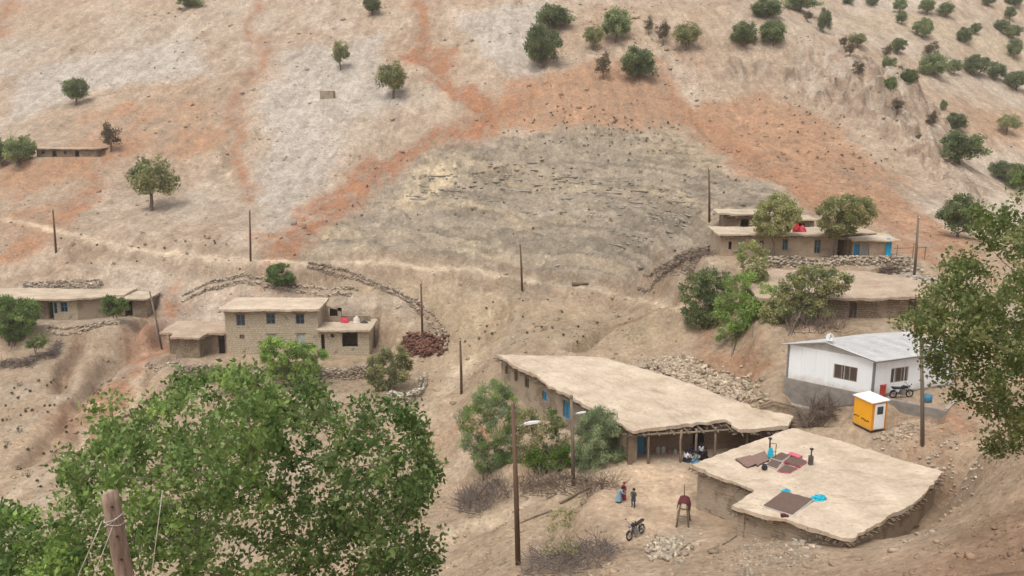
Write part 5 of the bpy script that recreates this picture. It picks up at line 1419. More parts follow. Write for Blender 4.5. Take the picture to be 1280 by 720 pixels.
# ------------------------------------------------------------------ motorcycles
M_TYRE = plain('tyre_rubber', (0.03, 0.028, 0.026), 0.9, 0.3, 8)
M_REDP = plain('red_paint', (0.30, 0.03, 0.025), 0.4, 0.2, 5, spec=0.5)
def motorcycle(loc, rz, label, tank):
    r = tag(empty('motorcycle', loc, rz), label, 'motorcycle')
    R = 0.30
    for x in (0.64, -0.62):
        w = MB().torus(R - 0.045, 0.045, 22, 7, (x, 0, R)).build('tyre', M_TYRE, r, True)
        mb = MB().torus(R - 0.095, 0.014, 20, 5, (x, 0, R))
        mb.tube([(x, -0.06, R), (x, 0.06, R)], 0.04, 8)
        for k in range(10):
            a = math.pi * 2 * k / 10; mb.tube([(x, 0, R), (x + (R - 0.1) * math.cos(a), 0, R + (R - 0.1) * math.sin(a))], 0.005, 4)
        mb.build('rim', M_STEEL, w)
        mg = MB()
        V = []; F = []
        for i in range(9):
            a = math.radians(30 + 120 * i / 8) if x > 0 else math.radians(20 + 130 * i / 8)
            for dy in (-0.055, 0.055): V.append((x + (R + 0.03) * math.cos(a), dy, R + (R + 0.03) * math.sin(a)))
        F = [(2 * i, 2 * i + 1, 2 * i + 3, 2 * i + 2) for i in range(8)]
        mg.add(V, F).build('mudguard', tank, r, True)
    for s in (-1, 1):
        MB().tube([(0.64, s * 0.07, R), (0.44, s * 0.07, 0.86)], [0.022, 0.026], 6).build('fork', M_STEEL, r, True)
        MB().tube([(-0.62, s * 0.08, R), (-0.42, s * 0.1, 0.68)], [0.03, 0.03], 6).build('shock', M_STEEL, r, True)
    fr = MB().tube([(0.42, 0, 0.82), (0.28, 0, 0.42), (-0.1, 0, 0.30), (-0.62, 0, 0.30)], 0.025, 6).tube([(0.42, 0, 0.78), (-0.1, 0, 0.70), (-0.72, 0, 0.72)], 0.025, 6).tube([(-0.12, 0, 0.70), (-0.2, 0, 0.32)], 0.025, 6)
    fr.build('frame', M_BLACK, r, True)
    MB().box(-0.08, -0.13, 0.26, 0.26, 0.13, 0.56).add([(0.02, -.09, .56), (0.22, -.09, .56), (0.26, -.09, .68), (0.06, -.09, .68), (0.02, .09, .56), (0.22, .09, .56), (0.26, .09, .68), (0.06, .09, .68)], [(0, 1, 2, 3), (7, 6, 5, 4), (0, 4, 5, 1), (1, 5, 6, 2), (3, 2, 6, 7), (0, 3, 7, 4)]).build('engine', M_STEEL, r)
    MB().add([(-.12, -.09, .70), (.36, -.07, .76), (.40, -.06, .90), (.10, -.12, .95), (-.12, -.08, .82), (-.12, .09, .70), (.36, .07, .76), (.40, .06, .90), (.10, .12, .95), (-.12, .08, .82)], [(0, 1, 2, 3, 4), (9, 8, 7, 6, 5), (0, 5, 6, 1), (1, 6, 7, 2), (2, 7, 8, 3), (3, 8, 9, 4), (4, 9, 5, 0)]).build('fuel_tank', tank, r)
    MB().add([(-.82, -.11, .80), (-.12, -.12, .74), (-.12, -.10, .83), (-.45, -.13, .84), (-.82, -.10, .90), (-.82, .11, .80), (-.12, .12, .74), (-.12, .10, .83), (-.45, .13, .84), (-.82, .10, .90)], [(0, 1, 2, 3, 4), (9, 8, 7, 6, 5), (0, 5, 6, 1), (1, 6, 7, 2), (2, 7, 8, 3), (3, 8, 9, 4), (4, 9, 5, 0)]).build('seat', M_BLACK, r)
    MB().tube([(0.30, -0.38, 1.02), (0.40, -0.22, 1.04), (0.45, -0.06, 0.93), (0.45, 0.06, 0.93), (0.40, 0.22, 1.04), (0.30, 0.38, 1.02)], 0.016, 6).build('handlebar', M_BLACK, r, True)
    h = MB().lathe([(0.05, 0), (0.085, 0.05), (0.09, 0.11), (0.0, 0.12)], 10).build('headlight', M_STEEL, r, True)
    h.location = (0.46, 0, 0.86); h.rotation_euler = (0, math.radians(80), 0)
    MB().tube([(0.2, 0.14, 0.45), (0.16, 0.16, 0.26), (-0.3, 0.17, 0.26), (-0.8, 0.17, 0.36)], [0.022, 0.022, 0.035, 0.04], 7).build('exhaust', M_STEEL, r, True)
    for s in (-1, 1):
        MB().tube([(0.40, s * 0.28, 1.03), (0.42, s * 0.34, 1.16)], 0.008, 5).lathe([(0.0, -.05), (0.045, -.03), (0.045, .03), (0, .05)], 8, (0.42, s * 0.36, 1.2)).build('mirror', M_BLACK, r)
    MB().tube([(-0.1, -0.1, 0.28), (-0.16, -0.32, 0.0)], 0.014, 5).build('side_stand', M_BLACK, r)
    r.rotation_euler = (math.radians(7), 0, rz)
    return r
mp = gpix(795, 671)
motorcycle((mp[0], mp[1], gz(mp[0], mp[1])), math.radians(-134), 'dark motorcycle parked on the side stand in the bare yard', M_BLACK)
mq = TERR_A + (TERR_B - TERR_A) * 0.42 + PRE_V2 * 0.4 + np.array([-0.2, 1.0])
motorcycle((mq[0], mq[1], gz(mq[0], mq[1])), math.radians(8), 'dark motorcycle parked on the terrace against the white building', M_BLACK)

# ------------------------------------------------------------------ red box, blue bin by the white building
rbp = TERR_A + np.array([0.55, 0.65])
rb = tag(empty('metal_drum_box', (rbp[0], rbp[1], PRE_Z - 0.1), math.radians(-25)), 'red metal tank box standing on the terrace corner of the white building', 'tank')
M_REDBOX = plain('faded_red_paint', (0.42, 0.065, 0.035), 0.6, 0.25, 3)
MB().box(-0.35, -0.3, 0, 0.35, 0.3, 0.75).build('body', M_REDBOX, rb)
MB().box(-0.38, -0.33, 0.75, 0.38, 0.33, 0.8).build('lid', M_REDBOX, rb)
for x in (-0.22, 0, 0.22): MB().box(x - 0.02, -0.33, 0.05, x + 0.02, -0.3, 0.73).build('rib', M_REDBOX, rb)
bbp = on_z(1162, 503, PRE_Z)
tag(MB().lathe([(0.26, 0), (0.32, 0.1), (0.34, 0.5), (0.3, 0.52), (0.28, 0.12), (0.0, 0.08)], 12).build('plastic_tub', plain('blue_plastic', (0.06, 0.2, 0.3), 0.5, 0.2, 4), None, True, (bbp[0], bbp[1] + 0.4, PRE_Z - 0.1)), 'small blue plastic tub at the outer end of the concrete terrace', 'tub')
# loudspeaker horns on the ridge
ridge = Matrix.Rotation(PRZ2, 4, 'Z')
rp = Vector((PRE_L[0], PRE_L[1], PRE_Z)) + ridge @ Vector((RX, 0.0, HP_ + RISE))
ls = tag(empty('loudspeaker', rp, math.radians(-12)), 'pair of white loudspeaker horns on the ridge of the white building', 'loudspeaker')
MB().tube([(0, 0, -0.15), (0, 0, 0.5)], 0.03, 6).build('mast', M_STEEL, ls)
for s, yaw in ((-0.22, 70), (0.2, -25)):
    h = MB().lathe([(0.05, 0), (0.08, 0.12), (0.16, 0.26), (0.30, 0.36), (0.29, 0.37), (0.15, 0.28), (0.05, 0.14)], 14).build('horn', M_WHITE, ls, True)
    h.location = (s, 0, 0.38); h.rotation_euler = (math.radians(82), 0, math.radians(yaw))
    MB().lathe([(0.0, -0.16), (0.07, -0.14), (0.08, 0.0), (0.0, 0.01)], 10).build('driver', M_STEEL, h, True)

# ------------------------------------------------------------------ things lying on the store roof
RZ_ = STORE_Z
def roof_xy(u, v): return on_z(u, v, RZ_ + 0.06)
def sheet_cloth(pix, fill_mat, border_mat, label, group=None, name='drying_cloth', bw=0.12, cat='cloth'):
    P = [roof_xy(*p) for p in pix]; c = sum(P) / len(P)
    root = tag(empty(name, (c[0], c[1], RZ_ + 0.03)), label, cat, group)
    n = 8
    V, F = [], []
    for i in range(n + 1):
        for j in range(n + 1):
            s, t = i / n, j / n
            p = (P[0] * (1 - s) * (1 - t) + P[1] * s * (1 - t) + P[2] * s * t + P[3] * (1 - s) * t)
            x, y = p[0] - c[0], p[1] - c[1]
            w = 0.06 * float(fbm(p[0] * 2, p[1] * 2, 7, 2)) 
            V.append((x + w, y + w, 0.02 + 0.05 * abs(float(fbm(p[0] * 3, p[1] * 3, 9, 2)))))
    for i in range(n):
        for j in range(n): F.append((i * (n + 1) + j, (i + 1) * (n + 1) + j, (i + 1) * (n + 1) + j + 1, i * (n + 1) + j + 1))
    mb = MB().add(V, F)
    mb.add([(x, y, z - 0.05) for x, y, z in V], [f[::-1] for f in F])
    mb.build('sheet', border_mat, root)
    mb = MB(); V2 = [(x * (1 - bw), y * (1 - bw), z + 0.035) for x, y, z in V]
    mb.add(V2, F).add([(x, y, z - 0.05) for x, y, z in V2], [f[::-1] for f in F])
    mb.build('drying_layer', fill_mat, root)
    return root
def grainy(name, c):
    return plain(name, c, 0.95, 0.5, 22, bmp=0.02)
M_GR1, M_GR2 = grainy('dried_fruit_brown', (0.17, 0.115, 0.09)), grainy('dried_herb_mauve', (0.27, 0.175, 0.145))
M_PINK, M_WHC, M_CYAN = cloth('pink_cloth', (0.62, 0.16, 0.20)), cloth('white_cloth', (0.72, 0.68, 0.62)), cloth('cyan_cloth', (0.03, 0.50, 0.66))
sheet_cloth([(919, 574), (938, 569), (957, 576), (934, 585)], M_GR2, M_GR2, 'mauve-brown drying sheet furthest from the pink cloths on the mud roof', bw=0.02)
sheet_cloth([(937, 571), (956, 564), (962, 575), (946, 583)], M_GR2, M_GR2, 'mauve-brown drying sheet beside the stove pipe with blue rag', bw=0.02)
sheet_cloth([(963, 573), (975, 566), (989, 569), (978, 577)], M_GR1, M_WHC, 'dark brown drying cloth edged in white behind the others', bw=0.10)
sheet_cloth([(956, 581), (964, 575), (979, 578), (971, 587)], M_GR1, M_WHC, 'dark brown drying cloth edged in white beside the round pot', bw=0.10)
sheet_cloth([(979, 577), (989, 571), (1009, 576), (1000, 584)], M_GR1, M_PINK, 'dark brown drying cloth edged in pink under the tin pipe', bw=0.10)
sheet_cloth([(971, 589), (981, 580), (998, 585), (987, 592)], M_GR1, M_PINK, 'dark brown drying cloth edged in pink in the front row', bw=0.12)
sheet_cloth([(984, 568), (988, 565), (1004, 570), (999, 573)], M_PINK, M_PINK, 'bare pink cloth folded behind the pink-edged drying cloths', bw=0.03)
sheet_cloth([(953, 632), (978, 614), (1018, 624), (990, 645)], M_GR1, M_WHC, 'large brown drying sheet with white rope-like edge on the mud roof', bw=0.045)
def crumple(u, v, sx, sy, sz, mat, label, seed, name='crumpled_cloth'):
    p = roof_xy(u, v); n = 14; V = []; F = []
    rn = np.random.default_rng(seed)
    for i in range(7):
        th = math.pi / 2 * (1 - i / 6)
        for k in range(n):
            a = 2 * math.pi * k / n; j = 1 + 0.7 * (rn.random() - .5)
            V.append((sx * math.cos(th) * math.cos(a) * j, sy * math.cos(th) * math.sin(a) * j, sz * math.sin(th) * (1 + 1.1 * (rn.random() - .5))))
    for i in range(6):
        for k in range(n): F.append((i * n + k, (i + 1) * n + k, (i + 1) * n + (k + 1) % n, i * n + (k + 1) % n))
    return tag(MB().add(V, F).build(name, mat, None, False, (p[0], p[1], RZ_ - 0.02)), label, 'cloth')
crumple(1024, 622, 0.5, 0.24, 0.2, M_CYAN, 'crumpled cyan cloth at a corner of the large drying sheet', 1)
crumple(982, 613, 0.26, 0.16, 0.16, M_CYAN, 'small cyan rag at the back corner of the large drying sheet', 2)
def stove_pipe(u, v, h, label, frame=False, rag=None, tin=None):
    p = roof_xy(u, v)
    r = tag(empty('stove_pipe', (p[0], p[1], RZ_ - 0.05)), label, 'stove pipe')
    MB().tube([(0, 0, -0.3), (0.02, 0, h)], 0.045, 8).build('pipe', M_BLACK, r, True)
    MB().lathe([(0.05, 0), (0.13, 0.06), (0.13, 0.12), (0.0, 0.18)], 8, (0.02, 0, h)).build('cap', M_BLACK, r, True)
    if frame:
        mb = MB()
        for a, b in (((0, -.22, .55), (.36, -.22, .5)), ((.36, -.22, .5), (.38, -.22, 1.05)), ((.38, -.22, 1.05), (0, -.22, 1.1)), ((0, -.22, 1.1), (0, -.22, .05)), ((.36, -.22, .5), (.36, -.2, .0))):
            mb.tube([a, b], 0.03, 5)
        mb.build('wood_frame', M_WOOD, r)
    if rag:
        V = [(-.14, -.3, .75), (.12, -.3, .8), (.22, -.34, .3), (.05, -.36, .12), (-.2, -.33, .2), (-.1, -.2, .75), (.1, -.2, .8), (.2, -.2, .3), (.05, -.18, .1), (-.18, -.2, .2)]
        MB().add(V, [(4, 3, 2, 1, 0), (5, 6, 7, 8, 9), (0, 1, 6, 5), (1, 2, 7, 6), (2, 3, 8, 7), (3, 4, 9, 8), (4, 0, 5, 9)]).build('rag', rag, r)
    if tin:
        MB().box(-.12, -.14, 0.0, .14, .12, .62).build('tin', tin, r)
    return r
stove_pipe(961, 570, 1.25, 'black stove pipe with a wooden frame and blue rag on the mud roof', True, M_CYAN)
stove_pipe(1013, 579, 1.0, 'thin pipe rising from a grey tin box on the mud roof', tin=plain('dull_tin', (0.12, 0.11, 0.10), 0.6, 0.4, 4))
p = roof_xy(955.5, 586)
tag(MB().lathe([(0.1, 0), (0.18, 0.08), (0.2, 0.2), (0.13, 0.32), (0.15, 0.36), (0.0, 0.33)], 12).build('clay_pot', M_BLACK, None, True, (p[0], p[1], RZ_ - 0.02)), 'small black round pot standing beside the drying cloths', 'pot')
p = roof_xy(981, 645)
tag(MB().box(-.22, -.1, 0, .05, .1, .2).box(.06, -.12, 0, .2, .06, .14).build('shoe_pair', CL['maroon'], None, False, (p[0], p[1], RZ_ - 0.02)), 'small dark maroon bundle at the front edge of the mud roof', 'bundle')

# ------------------------------------------------------------------ yard things
bp = gpix(868, 574)
tag(MB().lathe([(0.30, 0), (0.42, 0.22), (0.45, 0.28), (0.40, 0.28), (0.33, 0.1), (0.0, 0.06)], 16).build('wash_basin', M_MUD2, None, True, (bp[0], bp[1], gz(bp[0], bp[1]) - 0.02)), 'round shallow tan basin standing at the foot of the porch', 'basin')
for i, (u, v, w, h_, m_, lab) in enumerate(((822, 566, .16, .55, 'pale_plastic', 'grey-white plastic canister beside the blue door'), (829, 565, .2, .5, 'pale_plastic', 'wide pale canister leaning on the porch wall'), (837, 567, .14, .35, 'pink_plastic', 'small pinkish can on the porch floor'), (844, 567, .13, .4, 'pale_plastic', 'tall pale jar standing at the foot of a porch post'))):
    q = gpix(u, v); mt = MATS.get(m_) or plain(m_, (0.42, 0.40, 0.37) if m_ == 'pale_plastic' else (0.36, 0.17, 0.16), 0.6, 0.25, 5)
    r = tag(empty('canister', (q[0], q[1], gz(q[0], q[1]) - 0.02)), lab, 'canister')
    MB().lathe([(w * .9, 0), (w, .04), (w, h_ * .75), (w * .4, h_ * .9), (w * .4, h_)], 10).build('body', mt, r, True)
    MB().lathe([(w * .45, 0), (w * .45, .05), (0, .06)], 8, (0, 0, h_)).build('cap', M_TRIM, r)
# trestle with a saddle cloth by the store wall
tp = gpix(854, 655)
tr = tag(empty('wooden_trestle', (tp[0], tp[1], gz(tp[0], tp[1])), math.radians(75)), 'rough wooden trestle with a maroon saddle cloth standing by the store wall', 'trestle')
for sx in (-0.55, 0.55):
    for sy in (-0.42, 0.42):
        MB().tube([(sx * 1.15, sy, -0.25), (sx * 0.85, sy * 0.55, 1.05), (sx * .8, sy * .45, 1.45)], [0.06, 0.05, 0.045], 6).build('leg', M_WOOD, tr, True)
    MB().tube([(sx * .92, -.34, 0.75), (sx * .92, .34, 0.75)], 0.04, 6).build('crossbar', M_WOOD, tr, True)
for sy in (-0.22, 0.22):
    MB().tube([(-.75, sy, 1.42), (.75, sy, 1.42)], 0.05, 6).build('rail', M_WOOD, tr, True)
MB().tube([(-.7, .38, .55), (.7, .38, .55)], 0.04, 6).build('rail', M_WOOD, tr, True)
V, F = [], []
for i in range(7):
    for j in range(7):
        x, y = -.55 + 1.1 * i / 6, -.42 + .84 * j / 6
        V.append((x, y, 1.46 + .32 * math.cos(y * 3) * (0.8 + .2 * math.cos(x * 4)) - (0.35 if j in (0, 6) else 0)))
for i in range(6):
    for j in range(6): F.append((i * 7 + j, (i + 1) * 7 + j, (i + 1) * 7 + j + 1, i * 7 + j + 1))
MB().add(V, F).add([(x, y, z - .06) for x, y, z in V], [f[::-1] for f in F]).build('saddle_cloth', CL['maroon'], tr, True)
MB().tube([(.2, 0, 1.6), (.28, .05, 2.5)], [.03, .025], 5).build('stick', CL['maroon'], tr, True)
# clothes on the terrace of the two-storey house and on the upper roof
M_REDC, M_CORAL = cloth('red_cloth', (0.50, 0.04, 0.05)), cloth('coral_cloth', (0.62, 0.08, 0.12))
def heap(x, y, z, sx, sy, sz, mat, name, label, cat, seed):
    rn = np.random.default_rng(seed); n = 12; V, F = [], []
    for i in range(6):
        th = math.pi / 2 * (1 - i / 5)
        for k in range(n):
            a = 2 * math.pi * k / n; j = 1 + .4 * (rn.random() - .5)
            V.append((sx * math.cos(th) * math.cos(a) * j, sy * math.cos(th) * math.sin(a) * j, sz * math.sin(th) * (1 + .4 * (rn.random() - .5)) - .02))
    for i in range(5):
        for k in range(n): F.append((i * n + k, (i + 1) * n + k, (i + 1) * n + (k + 1) % n, i * n + (k + 1) % n))
    return tag(MB().add(V, F).build(name, mat, None, False, (x, y, z)), label, cat)
wz = TWO_Z + HW + 0.3
heap(wing.location.x + wl(427), TWO_Y + 2.6, wz, .5, .35, .75, M_CORAL, 'cloth_heap', 'coral-red heap of cloth on the slab roof of the stone wing', 'cloth', 5)
heap(wing.location.x + wl(442), TWO_Y + 2.6, wz, .42, .3, .85, M_WHC, 'cloth_heap', 'white heap of cloth on the slab roof of the stone wing', 'cloth', 6)
heap(wing.location.x + wl(452), TWO_Y + 2.5, wz, .5, .3, .35, M_BLACK, 'bundle', 'dark bundle at the outer end of the stone wing roof', 'bundle', 8)
uz = UP_Z + HU + 0.3
heap(up.location.x + sx_(998), UP_Y + 1.2, uz, .42, .35, .8, M_REDC, 'cloth_heap', 'dark red heap of clothes on the roof of the teal-window house', 'cloth', 9)
heap(up.location.x + sx_(1006), UP_Y + 1.3, uz, .4, .35, .65, M_CORAL, 'cloth_heap', 'brighter coral heap of clothes on the roof of the teal-window house', 'cloth', 10)
# fence of sticks beside the shed
fn = tag(empty('stick_fence', (shd.location.x + hx(1110), UP_Y - 1.6, UP_Z - 0.3)), 'rough stick fence with one rail beside the shed with the blue cloth', 'fence')
for x, h_ in ((0.1, 1.7), (1.7, 1.9), (2.9, 1.5)):
    MB().tube([(x, 0, -0.4), (x + 0.06, 0, h_)], 0.05, 5).build('post', M_WOOD, fn)
MB().tube([(-0.2, -.02, 1.35), (3.1, .02, 1.45)], 0.04, 5).build('rail', M_WOOD, fn)
# ------------------------------------------------------------------ vegetation
def leaf_mat(name):
    m = bpy.data.materials.new(name); m.use_nodes = True; nt = m.node_tree
    for n in list(nt.nodes): nt.nodes.remove(n)
    out = nt.nodes.new('ShaderNodeOutputMaterial')
    at_ = nt.nodes.new('ShaderNodeAttribute'); at_.attribute_name = 'tint'
    b = nt.nodes.new('ShaderNodeBsdfPrincipled'); b.inputs['Roughness'].default_value = 0.6; b.inputs['Specular IOR Level'].default_value = 0.25
    t = nt.nodes.new('ShaderNodeBsdfTranslucent'); mx = nt.nodes.new('ShaderNodeMixShader'); mx.inputs[0].default_value = 0.4
    oi = nt.nodes.new('ShaderNodeObjectInfo'); hs = nt.nodes.new('ShaderNodeHueSaturation')
    v = nt.nodes.new('ShaderNodeMapRange'); v.inputs[3].default_value = 0.8; v.inputs[4].default_value = 1.2
    nt.links.new(oi.outputs['Random'], v.inputs[0]); nt.links.new(v.outputs[0], hs.inputs['Value']); nt.links.new(at_.outputs['Color'], hs.inputs['Color'])
    nt.links.new(hs.outputs[0], b.inputs['Base Color']); nt.links.new(hs.outputs[0], t.inputs['Color'])
    nt.links.new(b.outputs[0], mx.inputs[1]); nt.links.new(t.outputs[0], mx.inputs[2]); nt.links.new(mx.outputs[0], out.inputs[0])
    return m
M_LEAF = leaf_mat('leaves')
M_BARK = plain('grey_brown_bark', (0.19, 0.15, 0.11), 0.95, 0.4, 6, stretch=(1, 1, 0.3), bmp=0.02)
M_BRUSH = plain('dry_brushwood', (0.20, 0.15, 0.115), 0.95, 0.5, 4)
M_BRUSH2 = plain('grey_brushwood', (0.19, 0.155, 0.135), 0.95, 0.5, 4)

def leaves(cent, rad, per, size, pal, seed, aspect=0.6, up=0.5, droop=0.0, tight=0.55):
    """leaf blades around clump centres; cent (k,3), rad (k,) -> V, F, colours"""
    rng = np.random.default_rng(seed)
    k = len(cent); N = k * per
    ci = np.repeat(np.arange(k), per)
    d = rng.normal(size=(N, 3)); d /= np.linalg.norm(d, axis=1)[:, None]
    rr = rng.random(N) ** tight
    c = cent[ci] + d * (rad[ci] * rr)[:, None] * np.array([1, 1, 0.85])
    ax = rng.normal(size=(N, 3)); ax += d * 0.7; ax[:, 2] += up - droop; ax /= np.linalg.norm(ax, axis=1)[:, None]
    b = rng.normal(size=(N, 3)); b[:, 2] *= 0.5
    sdw = np.cross(ax, b); sdw /= np.linalg.norm(sdw, axis=1)[:, None] + 1e-9
    L = size * rng.uniform(0.6, 1.25, N); Wd = L * aspect
    base, tip = c - ax * (L / 2)[:, None], c + ax * (L / 2)[:, None]
    midp = c - ax * (L * 0.08)[:, None]
    l, r = midp - sdw * (Wd / 2)[:, None], midp + sdw * (Wd / 2)[:, None]
    V = np.stack([base, l, tip, r], 1).reshape(-1, 3)
    F = np.arange(4 * N).reshape(N, 4)
    pal = np.array(pal)
    ct = rng.random(k); t = np.clip(0.82 * ct[ci] + 0.18 * rng.random(N) + 0.06 * rng.normal(size=N), 0, 0.999) * (len(pal) - 1)
    i0 = t.astype(int); f = (t - i0)[:, None]
    C = (pal[i0] * (1 - f) + pal[np.minimum(i0 + 1, len(pal) - 1)] * f) * rng.uniform(0.88, 1.12, N)[:, None]
    return V, F, np.repeat(C, 4, 0)
def limbs(base, targets, r0, seed, trunk_to=None, twist=0.12):
    """tapered trunk and branches reaching the clump centres"""
    rng = random.Random(seed); mb = MB()
    base = Vector(base); nodes = []
    fork = Vector(trunk_to)
    n = 5; pts = []
    for i in range(n + 1):
        p = base.lerp(fork, i / n)
        if 0 < i < n: p += Vector((rng.uniform(-1, 1), rng.uniform(-1, 1), 0)) * twist * (fork - base).length * 0.25
        pts.append(p)
    mb.tube(pts, [r0 * (1.25 if i == 0 else 1 - 0.35 * i / n) for i in range(n + 1)], 8)
    nodes = [(pts[-1], r0 * 0.65), (pts[-2], r0 * 0.7)]
    for t in sorted(targets, key=lambda t: (Vector(t) - fork).length):
        t = Vector(t)
        p, r = min(nodes, key=lambda q: (q[0] - t).length + 0.35 * max(0, q[0].z - t.z) * 2)
        m_ = p.lerp(t, 0.5) + Vector((rng.uniform(-1, 1), rng.uniform(-1, 1), rng.uniform(-.3, .8))) * twist * (t - p).length
        r1 = max(r * 0.62, r0 * 0.05)
        mb.tube([p, m_, t], [r1, r1 * 0.75, r1 * 0.4], 5, cap=False)
        nodes += [(m_, r1 * 0.8), (t, r1 * 0.5)]
    return mb
OAK = [(0.040, 0.056, 0.026), (0.062, 0.082, 0.036), (0.088, 0.108, 0.048), (0.12, 0.135, 0.062)]
OLIVE = [(0.060, 0.072, 0.036), (0.095, 0.105, 0.050), (0.14, 0.145, 0.068), (0.19, 0.18, 0.085)]
DRYP = [(0.09, 0.08, 0.05), (0.13, 0.11, 0.065), (0.19, 0.155, 0.085), (0.15, 0.12, 0.075)]
FRESH = [(0.065, 0.098, 0.028), (0.095, 0.145, 0.038), (0.14, 0.20, 0.052), (0.20, 0.25, 0.07)]
GREEN = [(0.036, 0.062, 0.020), (0.056, 0.090, 0.028), (0.082, 0.122, 0.038), (0.12, 0.16, 0.052)]
VIVID = [(0.06, 0.13, 0.02), (0.10, 0.20, 0.028), (0.15, 0.27, 0.04), (0.21, 0.31, 0.06)]
SILV = [(0.065, 0.085, 0.048), (0.10, 0.125, 0.068), (0.135, 0.165, 0.088), (0.18, 0.205, 0.115)]
def brighter(p, k): return [tuple(c * k for c in q) for q in p]
OAK, OLIVE, FRESH, GREEN, SILV = brighter(OAK, 2.9), brighter(OLIVE, 2.7), brighter(FRESH, 2.6), brighter(GREEN, 2.25), brighter(SILV, 2.8)
def proto(seed, kind):
    """tree of unit height: returns trunk mesh, crown mesh"""
    rng = np.random.default_rng(seed)
    pal = {'oak': OAK, 'bush': OAK, 'dry': DRYP, 'olive': OLIVE, 'open': OLIVE}[kind]
    th = {'oak': 0.14, 'bush': 0.02, 'dry': 0.16, 'olive': 0.16, 'open': 0.22}[kind]
    k = {'oak': 95, 'bush': 110, 'dry': 44, 'olive': 80, 'open': 62}[kind]
    c = []
    while len(c) < k:
        p = rng.uniform(-1, 1, 3)
        r = np.linalg.norm(p)
        lobes = 0.80 + 0.24 * math.sin(3 * math.atan2(p[1], p[0]) + seed) + 0.15 * math.sin(5 * math.atan2(p[1], p[0]) - 2 * seed + 3 * p[2])
        if 0.25 < r / lobes < 1 and (p[2] > -0.75): c.append(p)
    c = np.array(c)
    hw = {'oak': 0.50, 'bush': 0.62, 'dry': 0.40, 'olive': 0.48, 'open': 0.52}[kind]
    z0 = th + (1 - th) * 0.5
    cent = np.stack([c[:, 0] * hw * 0.86, c[:, 1] * hw * 0.86, z0 + c[:, 2] * (1 - th) * 0.44], -1)
    rad = rng.uniform(0.10, 0.18, k)
    per = {'oak': 70, 'bush': 75, 'dry': 50, 'olive': 60, 'open': 60}[kind]
    V, F, C = leaves(cent, rad, per, 0.058 if kind != 'dry' else 0.05, pal, seed + 1, 0.62)
    crown = mesh_np('crown', V, F, M_LEAF, False, C)
    trunk = limbs((0, 0, -0.06), [tuple(x) for x in cent[:16]], 0.045, seed, (0.03 * math.sin(seed), 0.03 * math.cos(seed), th + 0.08)).mesh('trunk', M_BARK, True)
    return trunk, crown
PROTO = {'oak': [proto(s, 'oak') for s in (1, 2, 3)], 'bush': [proto(s, 'bush') for s in (11, 12, 13)], 'dry': [proto(21, 'dry'), proto(22, 'dry')], 'olive': [proto(31, 'olive'), proto(32, 'olive')], 'open': [proto(41, 'open')]}
